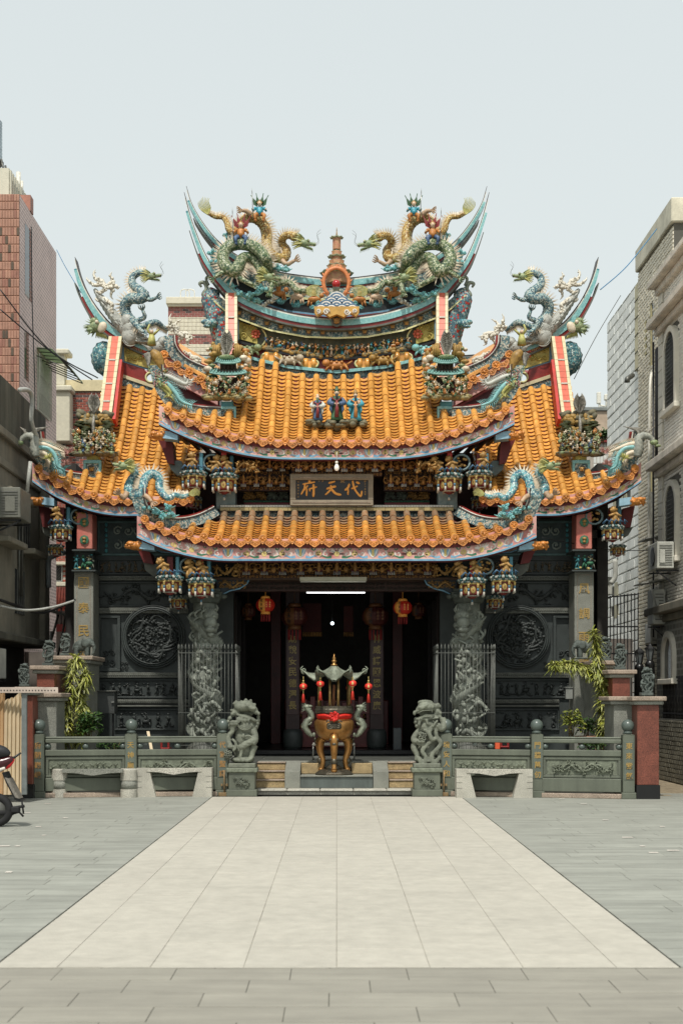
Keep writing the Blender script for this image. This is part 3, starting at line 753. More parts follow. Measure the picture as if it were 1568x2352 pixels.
for s in(-1,1):
 root=holder('upper_side_eave',P(773+s*350,870,26.2));line=[(377,818),(392,832),(407,842),(420,850),(434,858),(447,866),(460,874),(475,882),(490,888)]
 for i,(px,py)in enumerate(line):
  p=P(773+s*(773-px),py,26.1);put(MDI.mesh('eave_end_tile',[tile_mx])if i%2==0 else MDR.mesh('drip_tile',[tile_mx]),'eave_end_tile' if i%2==0 else 'drip_tile',root,Matrix.Translation(p+Vector((0,0,.03 if i%2==0 else.02)))@Matrix.Rotation(R(30)*-s*-1*(-1),4,'Y')@Matrix.Rotation(R(-12),4,'X')@Matrix.Scale(1.15,4))
 q=[P(773+s*(773-px),py,26.16)for px,py in[(378,822),(420,848),(500,892)]];q2=[P(773+s*(773-px),py,26.16)for px,py in[(378,862),(430,892),(500,930)]]
 b=MB();b.strip(q,q2);b.strip([v+Vector((0,.05,0))for v in q2],[v+Vector((0,.05,0))for v in q]);b.strip(q2,[v+Vector((0,.05,0))for v in q2]);part('eave_board',b,[pink_p],root)
 b=MB();b.i=0
 f3=lambda u,v,l:q2[0]+(q2[2]-q2[0])*u+Vector((0,-.003-l,v))
 for k in range(6):
  b.i=k%3;b.ribbon([(x*.8/1,z*.9)for x,z in spiral(.12+.16*k,.16,.08,1.2,k,1,9)],.014,f3)
 part('painted_scrolls',b,[white_p,blue_p,yel_p],root,kind='stuff')
 b=MB();b.prism([(P(773+s*(773-px),py,26.5).x,P(773,py,26.5).z)for px,py in[(380,850),(505,880),(505,960),(400,940)]],26.4,27.0);part('recess_wall',b,[dred],root)
 b=MB();a0=P(773+s*(773-385),812,26.2);a1=P(773+s*(773-500),880,26.2);b.slab([a0,a1],(0,.9,.5),(0,0,-.06));part('roof_deck',b,[tile_m],root)
def vstrip(name,top,bot,Yt,Yb,wpx,s,ext=.22,flange=True):
 (xt,yt),(xb,yb)=top,bot;root=holder(name,P(773-s*(xb-773)if False else 773+s*(773-xb),yb,Yb));n=14
 for k,(o0,o1,mt,nm,pr)in enumerate(((-.5,-.26,cream_t,'cream_tile',.012),(-.25,.25,salmon_t,'salmon_tile',0),(.26,.5,cream_t,'cream_tile',.012))):
  for j in range(n):
   t0,t1=j/n,(j+.96)/n;b=MB()
   def pp(t,o):
    sx=(1-t)**1.5*0;px=xt+(xb-xt)*t+o*wpx;Y=Yt+(Yb-Yt)*t;p=P(px,yt+(yb-yt)*t,Y)
    if s>0:p.x=-p.x
    return p-Vector((0,pr,0))
   A=[pp(t0,o0),pp(t0,o1),pp(t1,o1),pp(t1,o0)];Bk=[a+Vector((0,ext,-.0))for a in A]
   b.add(A+Bk,[(0,1,2,3),(7,6,5,4),(0,4,5,1),(1,5,6,2),(2,6,7,3),(3,7,4,0)]);part(nm,b,[mt],root)
 for j in(4,8,11):
  b=MB();px=xt+(xb-xt)*j/n;p=P(px,yt+(yb-yt)*j/n,Yt+(Yb-Yt)*j/n);
  if s>0:p.x=-p.x
  b.box(p-Vector((0,.015,0)),(m(wpx*.5,26),.03,.028));part('white_clip',b,[white_m],root)
 if flange:
  b=MB();fl=[]
  for t in(0.28,.5,.75,1):
   p=P(xt+(xb-xt)*t+.5*wpx+3*t,yt+(yb-yt)*t,Yt+(Yb-Yt)*t+.05)
   if s>0:p.x=-p.x
   fl.append(p)
  b.slab(fl,(-s*m(7,26),0,0),(0,.25,-.1));part('red_flashing',b,[red_p],root)
 return root
for s in(-1,1):
 vstrip('side_verge_strip',(265,772),(240,962),27.75,26.3,30,s)
 vstrip('central_verge_strip',(531,672),(531,870),26.7,26.0,27,s,flange=False)
for s in(-1,1):
 g_=holder('side_ridge_wall',P(773+s*460,870,27.95));D=lambda f:(lambda d:f(773-abs(d)))
 f_top=D(lambda px:778+(px-278)*.28 if px<345 else 797+(px-345)*.3);f_pan=D(lambda px:826+(px-278)*.315);f_red=D(lambda px:858+(px-278)*.34);f_crm=D(lambda px:866+(px-278)*.34);f_mos=D(lambda px:887+(px-278)*.3)
 d0,d1=(-496,-370)if s<0 else(370,496)
 band('blue_frame',lambda d:f_top(d)-4,lambda d:f_pan(d)+4,27.96,.2,[blue_p],d0,d1,g_)
 band('yellow_relief_panel',f_top,f_pan,27.93,.2,[panel_y],*((-488,-400)if s<0 else(400,488)),g_)
 band('red_band',lambda d:f_pan(d)+4,f_red,27.96,.2,[red_t],*((-496,-440)if s<0 else(440,496)),g_)
 band('red_band',lambda d:f_pan(d)+4,f_red,27.96,.2,[red_t],*((-414,-330)if s<0 else(330,414)),g_)
 band('cream_line',f_red,f_crm,27.9,.2,[cream_t],*((-500,-330)if s<0 else(330,500)),g_)
 band('mosaic_band',f_crm,lambda d:f_mos(d)+10,27.9,.3,[mosaic],*((-500,-330)if s<0 else(330,500)),g_,proud=-.03)
 b=MB();c=P(773+s*346,843,27.9);
 xr=m(14,27.9);px_=P(773+s*427,f_pan(427)+19,27.9);ring=[]
 for k in range(24):
  a=2*math.pi*k/24;ring.append(px_+Vector((math.cos(a)*xr*.8,0,math.sin(a)*xr*.8)))
 sq=[]
 for k in range(24):
  a=2*math.pi*k/24;cx_,cz_=math.cos(a),math.sin(a);f=1/max(abs(cx_),abs(cz_));sq.append(px_+Vector((cx_*f*xr*1.02,.03,cz_*f*xr*1.25)))
 b.strip(ring+ring[:1],sq+sq[:1]);b.strip([p+Vector((0,.15,0))for p in ring+ring[:1]],ring+ring[:1]);part('round_opening',b,[red_t],g_)
 b=MB();b.tube(ring+ring[:1],.022,6,cap=False);part('opening_rim',b,[bead_m],g_)
 b=MB();rr_=relief(b,*sorted((X(773+s*485,27.9),X(773+s*442,27.9))),Z(830,27.9),Z(795,27.9),27.92,'scroll',3,.03);part('relief_scrolls',b,[panel_y],g_,kind='stuff')
 b=MB();b.lathe([(.05,0),(.05,.03)],10,c=P(773+s*440,806,27.92),rot=Matrix.Rotation(R(90),3,'X'))
 for k in range(8):b.ell(P(773+s*438,812,27.9)+Vector((math.cos(k*.785)*.07,0,math.sin(k*.785)*.07)),(.025,.02,.025),nu=6,nv=4)
 part('flower_boss',b,[salmon_t],g_)
 b=MB();pts=catmull([P(773+s*q,y,27.9)for q,y in((523,790),(534,800),(540,818),(536,838),(522,856),(508,868))],4);b.tube(pts,[.06,.17,.21,.2,.12,.03],10,pat=.05);part('scaled_corbel',b,[mosaic_t],g_)
for s in(-1,1):
 Yf=26.97;d0,d1=(-224,-182)if s<0 else(182,224)
 band('yellow_relief_panel',lambda d:T_bead(d)+8,lambda d:T_frb(d)-6,26.95,.06,[panel_y],d0,d1,fz)
 b=MB();relief(b,*sorted((X(773+s*222,Yf),X(773+s*184,Yf))),Z(782,Yf),Z(742,Yf),26.95,'scroll',5,.03);part('relief_scrolls',b,[panel_y],fz,kind='stuff')
 b=MB();xe=X(773+s*226,Yf)
 b.box((xe,26.9,(Z(733,Yf)+Z(783,Yf))/2),(.035,.1,m(50,Yf)));part('blue_frame',b,[blue_p],fz)
 for q in range(8):
  pass
 b=MB();c=P(773+s*186,T_frb(186)-28,26.93)
 for k in range(8):b.ell(c+Vector((math.cos(k*.785)*.07,0,math.sin(k*.785)*.07)),(.028,.02,.028),nu=6,nv=4)
 b.ell(c,.04);part('flower_boss',b,[salmon_t],fz)
 b=MB();b.tube([P(773+s*(172-10*math.sin(t*math.pi)),T_bead(172)+6+t*(T_frb(172)-T_bead(172)-10),26.94)for t in[k/8 for k in range(9)]],.018,5);part('picture_border',b,[bead_m],fz)
for d,w_ in((-150,24),(-62,20),(62,20),(150,24)):
 yc=(T_frb(d)+T_rim(d))/2+3;c=P(773+d,yc,26.93);b=MB();rx,rz=m(w_,27),m(11,27);ring=[c+Vector((math.cos(a)*rx,0,math.sin(a)*rz))for a in[2*math.pi*k/20 for k in range(20)]]
 b.tube(ring+ring[:1],.02,5,cap=False);part('opening_rim',b,[bead_m],fz)
 b=MB();b.add(ring,[tuple(range(20))]);[b.tube([c+Vector((dx,-.0,-rz*.95)),c+Vector((dx,0,rz*.95))],.05,8)for dx in(-rx*.45,rx*.45)];part('tiles_in_opening',b,[tile_m],fz)
# terrace, steps, walls, columns
def world_box(b,x0,x1,y0,y1,z0,z1,bev=0):
 return b.box(((x0+x1)/2,(y0+y1)/2,(z0+z1)/2),(x1-x0,y1-y0,z1-z0),b=bev)
def pbox(b,px0,px1,pt,pb,Y,th,bev=.004):
 0
 return world_box(b,X(px0,Y),X(px1,Y),Y,Y+th,Z(pb,Y),Z(pt,Y),bev)
def tagk(o,k='structure'):o['kind']=k;return o
ter=bpy.data.objects.new('terrace',None);COL.objects.link(ter);ter['kind']='structure';WL[ter.name]=Vector((0,0,0))
b=MB();world_box(b,-5.0,-1.34,22.95,33,-.02,.5,.01);world_box(b,1.34,5.0,22.95,33,-.02,.5,.01);world_box(b,-1.34,1.34,23.72,33,-.02,.496,.0)
obj('terrace_slab',b,M('terrace_stone',C(84,86,80),.6,.3,3,.2),ter)
for i in range(6):
 for q,(xa,xb)in enumerate(((-1.34,1.34),)):
  b=MB();x=-1.34+2.68*i/6;world_box(b,x+.003,x+2.68/6-.003,23.7,24.0,.40,.505,.006);obj('edge_stone',b,granite_g,ter)
st=bpy.data.objects.new('front_steps',None);COL.objects.link(st);st['kind']='structure';WL[st.name]=Vector((0,0,0))
for i in range(5):
 b=MB();x=-1.36+2.72*i/5;world_box(b,x+.003,x+2.72/5-.003,22.72,23.2,.0,.052,.004);world_box(b,x+.003,x+2.72/5-.003,22.68,23.2,.055,.09,.014);obj('kerb_stone',b,granite_w,st)
for s in(-1,1):
 xa,xb=sorted((s*.86,s*1.34))
 for k in range(3):
  b=MB();world_box(b,xa,xb,23.1+.2*k+.01,23.75,.09+.137*k,.09+.137*(k+1)-.022,.01);obj('step_riser',b,granite_y,st)
  b=MB();world_box(b,xa,xb,23.1+.2*k-.01,23.75,.09+.137*(k+1)-.020,.09+.137*(k+1),.008);obj('step_tread',b,granite_p,st)
 xa,xb=sorted((s*.605,s*.855));b=MB()
 b.prism([(23.0,.09),(23.0,.36),(23.65,.50),(23.75,.50),(23.75,.09)],xa,xb,f3=lambda x,y,z:(y,x,z));obj('cheek_block',b,granite_g,st)
b=MB();world_box(b,-.6,.6,23.02,23.75,.09,.275,.006);obj('burner_plinth',b,M('wet_slate',C(92,100,96),.4,.4,5,.2,kind='streak'),st)
b=MB();world_box(b,-.6,.6,22.99,23.75,.278,.30,.006);obj('plinth_slab',b,granite_g,st)
for s in(-1,1):
 b=MB();xa,xb=sorted((s*.25,s*.6));world_box(b,xa,xb,23.5,23.72,.302,.48,.01);obj('yellow_block',b,granite_y,st)
hall=holder('hall_interior',(0,28,.5))
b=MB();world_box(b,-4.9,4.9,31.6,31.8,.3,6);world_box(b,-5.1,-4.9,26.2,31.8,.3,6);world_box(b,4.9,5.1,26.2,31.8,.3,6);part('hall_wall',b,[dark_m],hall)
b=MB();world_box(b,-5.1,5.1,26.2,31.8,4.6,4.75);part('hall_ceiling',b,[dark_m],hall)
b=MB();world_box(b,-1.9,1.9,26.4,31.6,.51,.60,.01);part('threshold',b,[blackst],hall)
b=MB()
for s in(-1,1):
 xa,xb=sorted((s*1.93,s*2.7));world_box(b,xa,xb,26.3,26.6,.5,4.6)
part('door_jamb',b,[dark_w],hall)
for s in(-1,1):
 wl=holder('side_wall',(s*3.4,26,.5));pX=lambda a,b_:(a,b_)if s<0 else(1546-b_,1546-a)
 b=MB();pbox(b,*pX(212,536),1188,1746,26.05,.3,0);part('wall_slab',b,[slate],wl)
 def fr(px0,px1,pt,pb,bw,mat,nm,pr=.05):
  b=MB();q0,q1=pX(px0,px1)
  for r_ in((q0,q1,pt,pt+bw),(q0,q1,pb-bw,pb),(q0,q0+bw,pt+bw,pb-bw),(q1-bw,q1,pt+bw,pb-bw)):pbox(b,*r_,26.05-pr,pr+.02,.006)
  part(nm,b,[mat],wl)
 for(pt,pb)in((1323,1333),(1396,1409),(1545,1557),(1607,1616),(1620,1624)):
  b=MB();pbox(b,*pX(222 if pt<1600 else 262,432),pt,pb,25.95,.1,.006);part('moulding',b,[slate_f],wl)
  if pb-pt>8:
   b=MB();q0,q1=pX(222 if pt<1600 else 262,432)
   for k in range(int((q1-q0)/4.4)):b.ell(P(q0+3+k*4.4,(pt+pb)/2,25.945),(.014,.01,.02),nu=6,nv=4)
   part('beading',b,[slate_f],wl,kind='stuff')
 for k,(x0,x1,pt,pb,kd)in enumerate(((224,432,1336,1394,'branch'),(224,432,1560,1604,'figures'),(262,432,1628,1678,'figures'),(224,420,1283,1320,'figures'))):
  fr(x0,x1,pt,pb,4,slate,'panel_frame');q0,q1=pX(x0+6,x1-6)
  b=MB();relief(b,X(q0,26.04),X(q1,26.04),Z(pb-6,26.04),Z(pt+5,26.04),26.05,kd,11+k,.06)
  part('carved_relief',b,[slate2 if k<3 else M('painted_figures',C(74,82,74),.6,.5,9,.3,col2=C(120,96,66))],wl,kind='stuff')
 fr(224,276,1413,1543,7,slate,'panel_frame',.07);q0,q1=pX(234,266)
 b=MB();relief(b,X(q0,26.04),X(q1,26.04),Z(1533,26.04),Z(1490,26.04),26.05,'scroll',21,.03);part('carved_relief',b,[slate2],wl,kind='stuff')
 cx_=352 if s<0 else 1190;c=P(cx_,1463,26.0);rot=Matrix.Rotation(R(90),3,'X')
 b=MB();r=m(73,26)
 for(ra,rb,d_)in((1.0,.95,.1),(.94,.88,.12),(.87,.84,.14)):
  b.lathe([(r*ra,-.05),(r*ra,d_),(r*rb,d_),(r*rb,-.05)],48,c=c+Vector((0,.05,0)),rot=rot)
 part('medallion_frame',b,[slate],wl)
 b=MB();rnd=random.Random(5)
 for k in range(15):
  a0=rnd.uniform(0,6.28);q=[];
  for j in range(9):
   a=a0+j*.38*(1 if k%2 else-1);q_r=r*(.72-.07*j+.1*math.sin(j*1.7+k));q.append(c+Vector((math.cos(a)*q_r,.02-.03*math.sin(j),math.sin(a)*q_r)))
  b.tube(catmull(q,3),[.015,.032,.028,.012],6,pat=.12)
 for k in range(210):
  a=rnd.uniform(0,6.28);q_r=r*.82*math.sqrt(rnd.random());b.ell(c+Vector((math.cos(a)*q_r,rnd.uniform(-.02,.04),math.sin(a)*q_r)),(rnd.uniform(.015,.045),.035,rnd.uniform(.012,.035)),Matrix.Rotation(rnd.uniform(-1,1),3,'Y'),6,4)
 part('openwork_carving',b,[slate2],wl,kind='stuff')
 b=MB();
 for(dx,dz)in((-1,1),(1,1),(-1,-1),(1,-1)):
  p=c+Vector((dx*r*.92,.02,dz*r*.92));relief(b,p.x-.09,p.x+.09,p.z-.09,p.z+.09,26.05,'scroll',8,.03)
 part('corner_carving',b,[slate2],wl,kind='stuff')
 tealf=M('faded_teal_paint',C(84,112,112),.6,.4,6)
 fr(224,420,1196,1276,5,tealf,'frieze_frame');q0,q1=pX(230,414);b=MB();pbox(b,q0,q1,1200,1270,26.03,.02,0);part('frieze_ground',b,[M('frieze_ground',C(70,84,84),.7,.4,8)],wl)
 q0,q1=pX(258,330);b=MB();relief(b,X(q0,26),X(q1,26),Z(1268,26),Z(1203,26),26.02,'scroll',4,.025);part('frieze_scrolls',b,[M('grey_scroll',C(150,160,152),.7,.3,10)],wl,kind='stuff')
 b=MB()
 for k in range(6):b.ell(P((244 if s<0 else 1302),1205+k*12,26.0),(.03,.03,.04),nu=8,nv=6)
 part('frieze_boss',b,[turq_d],wl,kind='stuff')
 b=MB();pts=[(400,1200),(382,1202),(366,1208),(352,1207),(344,1216),(330,1222),(322,1234),(330,1246),(344,1250),(356,1262),(372,1268),(400,1270)]
 cl=[(X(x if s<0 else 1546-x,26),Z(y,26))for x,y in pts];b.prism(cl if s>0 else cl,25.99,26.03);part('cloud_panel',b,[M('beige_cloud',C(150,128,108),.7,.3,5)],wl)
 b=MB();b.tube([(x,25.985,z)for x,z in cl],.012,5);part('cloud_outline',b,[blue_p],wl)
 pc=192 if s<0 else 1341;pl=holder('inscribed_pilaster',P(pc,1745,25.2));xx=X(pc,25.2)
 b=MB();world_box(b,xx-.175,xx+.175,25.2,25.8,.5,Z(1312,25.2),.01);part('shaft',b,[granite_g],pl)
 b=MB()
 for(a0,a1,z0,z1)in((-.125,-.118,Z(1490,25.2),Z(1320,25.2)),(.118,.125,Z(1490,25.2),Z(1320,25.2)),(-.125,.125,Z(1321,25.2),Z(1320,25.2))):world_box(b,xx+a0,xx+a1,25.188,25.2,z0,z1)
 part('border_line',b,[granite_p],pl)
 for k,ch in enumerate('國泰民安' if s<0 else '風調雨順'):
  tb=text_mb(ch,.2,.012);tb.xf(Matrix.Translation((xx,25.196,Z((1338,1396,1449,1506)[k]if s<0 else(1352,1409,1464,1524)[k],25.2))));part('gold_character',tb,[gold_l],pl)
 b=MB();pbox(b,pc-28,pc+28,1309,1313,25.05,.7,.006);pbox(b,pc-27,pc+27,1262,1266,25.05,.7,.006);pbox(b,pc-21,pc+21,1266,1309,25.25,.4,0);part('capital_block',b,[slate],pl)
 b=MB();b.i=0;relief(b,X(pc-22,25.2),X(pc+22,25.2),Z(1308,25.2),Z(1270,25.2),25.22,'figures',9,.06)
 b.I=[(i//97)%4 for i in range(len(b.I))];part('painted_figures',b,[turq_d,green_p,lionst,yel_p],pl,kind='stuff')
 bpx=194 if s<0 else 1341;b=MB();pbox(b,bpx-18,bpx+18,1176,1261,25.25,.5,.012);part('pink_block',b,[M('pink_block',C(196,104,92),.5,.35,3,.1,col2=C(214,140,122))],pl)
 for yy in(1200,1240):
  b=MB();b.i=0;c2=P(bpx,yy,25.24);b.lathe([(.085,0),(.085,.02),(.05,.025)],8,c=c2,rot=rot,sm=False);b.i=1;b.ell(c2+Vector((0,-.03,.02)),(.04,.03,.03));b.ell(c2+Vector((0,-.03,-.035)),(.03,.025,.025));part('mask_boss',b,[green_p,gold],pl)
# dragon columns
def column(s):
 x0,Y0=s*2.36,25.0;root=holder('dragon_column',(x0,Y0,.5));b=MB();b.lathe([(.21,.5),(.21,3.35)],20,c=(x0,Y0,0));part('shaft',b,[colst],root)
 b=MB();b.lathe([(.32,.5),(.34,.56),(.34,.68),(.28,.74),(.25,.8),(.23,.84)],16,c=(x0,Y0,0));part('base',b,[slate_f],root)
 zc=Z(1387,25);b=MB();b.lathe([(.24,zc),(.27,zc+.02),(.32,zc+.12),(.34,zc+.2),(.30,zc+.22),(.3,zc+.26)],8,c=(x0,Y0,0),a0=.39,sm=False)
 for k in range(8):a=k*.785;b.ell((x0+math.cos(a)*.33,Y0+math.sin(a)*.33,zc+.13),(.07,.07,.05),nu=7,nv=5)
 part('capital',b,[M('capital_stone',C(92,98,90),.7,.3,6)],root)
 b=MB();pts=[];N=60
 for i in range(N):
  t=i/(N-1);a=-1.2+s*0+t*6.283*2.15;pts.append(Vector((x0+s*math.cos(a)*(.19+.012*math.sin(t*20)),Y0+math.sin(a)*.19,.78+t*2.2)))
 b.tube(catmull(pts,2),[.05,.1,.11,.1,.1,.09],10,pat=.05)
 for i in range(2,N-1):
  c=Vector((x0,Y0,pts[i].z));o_=(pts[i]-c).normalized()
  for q in(0,.5):p=pts[i].lerp(pts[min(i+1,N-1)],q);b.cone(p+o_*.08+Vector((0,0,.03)),p+o_*.15+Vector((0,0,.09)),.03,4)
 h=Vector((x0-s*.12,Y0-.22,Z(1415,24.8)))
 b.ell(h,(.14,.13,.12));b.ell(h+Vector((0,-.1,-.13)),(.12,.1,.11));b.ell(h+Vector((0,-.12,-.25)),(.1,.09,.06));b.ell(h+Vector((0,-.08,-.33)),(.07,.06,.05));b.ell(h+Vector((0,-.16,-.2)),(.055,.05,.035))
 for q in(-1,1):b.ell(h+Vector((q*.07,-.12,-.01)),.035);b.tube([h+Vector((q*.08,0,.08)),h+Vector((q*.13,-.02,.14)),h+Vector((q*.1,-.02,.2))],[.03,.01],6)
 for q in range(7):b.tube([h+Vector((-.1+q*.033,-.02,.08)),h+Vector((-.13+q*.045,-.06,.13))],[.025,.008],5)
 rnd=random.Random(3+s)
 for q in range(170):
  a=rnd.uniform(math.pi,2*math.pi)+rnd.uniform(-.3,.3);z=rnd.uniform(.8,3.05);e=rnd.uniform(.19,.225);p=Vector((x0+math.cos(a)*e,Y0+math.sin(a)*e,z))
  if q%3:b.ell(p,(rnd.uniform(.03,.07),.05,rnd.uniform(.025,.07)),Matrix.Rotation(rnd.uniform(-1,1),3,'Y'),7,5)
  else:b.tube(catmull([p,p+Vector((rnd.uniform(-.1,.1),-.06,.08)),p+Vector((rnd.uniform(-.12,.12),-.03,.17))],3),[.03,.02],6)
 for(zz,ya)in((2.25,-.27),(1.95,-.28),(1.2,-.28)):
  for q in(-.1,.08):b.ell((x0+q,Y0+ya,zz),(.045,.04,.07));b.ell((x0+q,Y0+ya-.02,zz+.1),.035)
 for(q,zz)in((0,2.35),(1,1.45),(0,.95)):
  p=Vector((x0+(.1 if q else-.12),Y0-.26,zz));b.tube(catmull([p,p+Vector((.06,-.06,.06)),p+Vector((.14,-.05,0)),p+Vector((.2,-.06,-.06))],3),[.045,.03],6)
  for k in range(4):b.tube([p+Vector((.2,-.06,-.06)),p+Vector((.2+.05*math.cos(k),-.1,-.08-.04*math.sin(k)))],[.018,.004],5)
 part('coiled_dragon_carving',b,[colst],root)
for s in(-1,1):column(s)
# hanging bracket blossoms and eave carvings
def blossom(sc_=1.0):
 b=MB()
 b.i=0
 for k in range(22):
  a=k*.2856
  for r_,z,q in((.265,.265,.036),(.235,.225,.036),(.225,.29,.034)):b.ell((math.cos(a)*r_,math.sin(a)*r_,z),(q,q,q*.8),nu=6,nv=4);b.i=(b.i+1)%2*1+0
  b.i=k%2
 b.i=2;b.lathe([(.2,.17),(.25,.18),(.25,.215),(.2,.22)],8,a0=.39,sm=False)
 b.i=3;b.lathe([(.18,-.02),(.205,.0),(.205,.17),(.15,.18)],8,a0=.39,sm=False)
 for k in range(8):
  a=k*.785+.39;x,y=math.cos(a)*.235,math.sin(a)*.235
  b.i=2;b.tube([(x,y,.17),(x,y,.1)],[.022,.026],6);b.ell((x,y,.16),.03,nu=6,nv=4);b.i=4;b.tube([(x,y,.1),(x,y,.045)],.024,6);b.i=5;b.tube([(x,y,.045),(x,y,-.05)],[.02,.023],6)
  a+=.39;rm=Matrix.Rotation(a,3,'Z');b.i=2;b.ell((math.cos(a)*.195,math.sin(a)*.195,.075),(.014,.055,.075),rm,8,6)
  b.i=6;b.ell((math.cos(a)*.205,math.sin(a)*.205,.075),(.006,.02,.035),rm,6,4)
 b.i=5;b.lathe([(.12,-.045),(.14,-.03),(.12,-.02)],10);b.i=3;b.lathe([(.03,-.09),(.11,-.045)],8)
 b.i=4;b.tube([(0,0,-.1),(0,0,-.15)],[.012,.02],6);b.i=5;b.tube([(0,0,-.15),(0,0,-.2)],[.02,.026],6)
 return b
BMATS=[M('dark_teal_leaf',C(56,96,96),.5,.3,9),M('leaf_tip_white',C(176,178,168),.6,.3,9),M('aged_yellow_paint',C(186,158,92),.6,.35,14),M('aged_red_paint',C(128,48,40),.6,.3,9),M('aged_blue_paint',C(84,128,150),.6,.3,9),M('aged_white_paint',C(202,196,182),.6,.2,9),gold_d]
BL=blossom().mesh('blossom_bracket',BMATS)
def lion_s():
 b=MB();b.ell((0,0,.12),(.06,.05,.12),Matrix.Rotation(.25,3,'Y'));b.ell((-.03,-.02,.27),.055);b.ell((-.07,-.04,.26),.03)
 for x in(-.05,.05):b.tube([(x,0,.12),(x*1.3,-.01,0)],[.035,.025],6)
 b.tube([(0,-.03,.2),(.1,-.05,.14)],[.03,.02],5);b.tube([(0,-.03,.2),(-.12,-.05,.16)],[.03,.02],5)
 for k in range(6):b.ell((-.02+.05*math.cos(k),.01,.27+.05*math.sin(k)),.024,nu=6,nv=4)
 return b
LS=lion_s().mesh('gilt_lion',gold)
for s in(-1,1):
 for(px,py,Y,k,post)in((445,1112,24.95,.86,0),(515,1120,25.1,.92,1),(445,1160,25.9,.6,0),(390,1352,24.1,.84,0),(462,1360,24.2,.90,1),(410,1388,25.2,.62,0),(140,1232,25.2,.76,0),(128,1268,25.7,.55,0)):
  p=P(773+s*(773-px),py,Y);root=holder('hanging_bracket',p)
  o=put(BL,'blossom',root,Matrix.Translation(p-Vector((0,0,.04)))@Matrix.Scale(k,4))
  if k>.7:
   b=MB();b.i=0;p2=p+Vector((0,0,.3*k));xa=.035
   if post:world_box(b,p.x-.045,p.x+.045,p.y-.12,p.y-.03,p2.z-.04,p2.z+.36,.006)
   else:world_box(b,p.x-.05,p.x+.05,p.y+.02,p.y+.15,p2.z-.04,p2.z+.3)
   part('post',b,[red_p if post else maroon],root)
   for q in((-1.5,.8)if post else(-s*-.3,)):
    put(LS,'gilt_lion',root,Matrix.Translation(p2+Vector((q*.11,-.12,-.03)))@Matrix.Rotation(rr(-.4,.4),4,'Y')@Matrix.Scale(1.0,4))
   b=MB()
   for q in range(5):b.tube([(p2.x-.2+q*.1,p.y-.15,p2.z-.02),(p2.x-.14+q*.08,p.y-.2,p2.z+.05),(p2.x-.08+q*.08,p.y-.16,p2.z+.01)],[.025,.01],5)
   part('blue_scrolls',b,[M('deep_blue_paint',C(70,106,134),.5,.3,6)],root)
   b=MB();q=-s
   world_box(b,min(p.x+.1,p.x+.16),max(p.x+.1,p.x+.16),p.y+.0,p.y+.2,p2.z-.02,p2.z+.3,.005);part('arm',b,[M('teal_blue_paint',C(84,142,158),.5,.3,6)],root)
   if not post:
    b=MB();c=p2+Vector((-s*.32,.05,.14));ring=[c+Vector((math.cos(a)*.15,0,math.sin(a)*.14))for a in[k2*.4488 for k2 in range(15)]];b.tube(ring,.022,5);part('carving_frame',b,[M('grey_blue_paint',C(120,140,142),.6,.3,6)],root)
    b=MB();rnd=random.Random(4)
    for k2 in range(12):b.ell(c+Vector((rnd.uniform(-.1,.1),.02,rnd.uniform(-.09,.09))),(.03,.03,.025),nu=6,nv=4)
    part('gilt_carving',b,[gold],root)
def brackets(name,px0,px1,pt,pb,Y,n,seed,wall=True,gm_=None,rows_=3):
 0
 root=holder(name,P((px0+px1)/2,pb,Y));rnd=random.Random(seed);x0,x1,z0,z1=X(px0,Y),X(px1,Y),Z(pb,Y),Z(pt,Y);h=z1-z0
 if wall:b=MB();world_box(b,x0,x1,Y+.18,Y+.3,z0,z1);part('backing_board',b,[dark_w],root);b=MB();nz_=max(1,round(h/.17));[relief(b,x0,x1,z0+h*j/nz_,z0+h*(j+1)/nz_,Y+.16,'scroll',seed+j,.06)for j in range(nz_)];part('gilt_scroll_ground',b,[gold_d],root,kind='stuff')
 for i in range(n):
  cx=x0+(x1-x0)*(i+.5)/n;w_=(x1-x0)/n;b=MB()
  for j in range(rows_):
   z=z1-h*(j+.5)/rows_;u=h/rows_;yy=Y+.03*j
   b.i=0;b.ell((cx,yy-.04,z+.12*u),(w_*.13,.05,u*.3),nu=7,nv=5);b.ell((cx,yy-.06,z+.36*u),(w_*.08,.04,u*.12),nu=6,nv=4)
   b.i=4;world_box(b,cx-w_*.2,cx+w_*.2,yy-.02,yy+.12,z-.12*u,z-.02*u)
   b.i=1
   for q in(-1.5,-.5,.5,1.5):b.tube([(cx+q*w_*.1,yy-.05,z-.14*u),(cx+q*w_*.11,yy-.05,z-.34*u)],[.008,.014],5)
   b.i=2;b.box((cx,yy-.03,z-.22*u),(w_*.2,.03,u*.16),Matrix.Rotation(R(45),3,'Y'))
   b.i=0
   for q in(-1,1):
    b.tube([(x,yy,zz)for x,zz in spiral(cx+q*w_*.34,z+.15*u,u*.3,1.2,rnd.uniform(0,6),q,9)],[.014,.008],4)
    b.tube([(cx,yy,z+.1*u),(cx+q*w_*.25,yy-.04,z+rnd.uniform(-.1,.3)*u)],[.02,.01],4)
   b.i=3;b.ell((cx+w_*.5,yy,z),(w_*.16,.05,u*.2),nu=7,nv=5)
  part('bracket_set',b,[gm_ or gold_d,M('grey_white_paint',C(168,172,168),.6,.3,9),M('brick_red_paint',C(128,44,34),.6,.3,9),gold_d,maroon],root)
 return root
brackets('upper_bracket_row',668,878,1054,1090,25.1,6,1,rows_=1)
brackets('porch_bracket_row',545,1002,1289,1327,24.75,11,2,rows_=1)
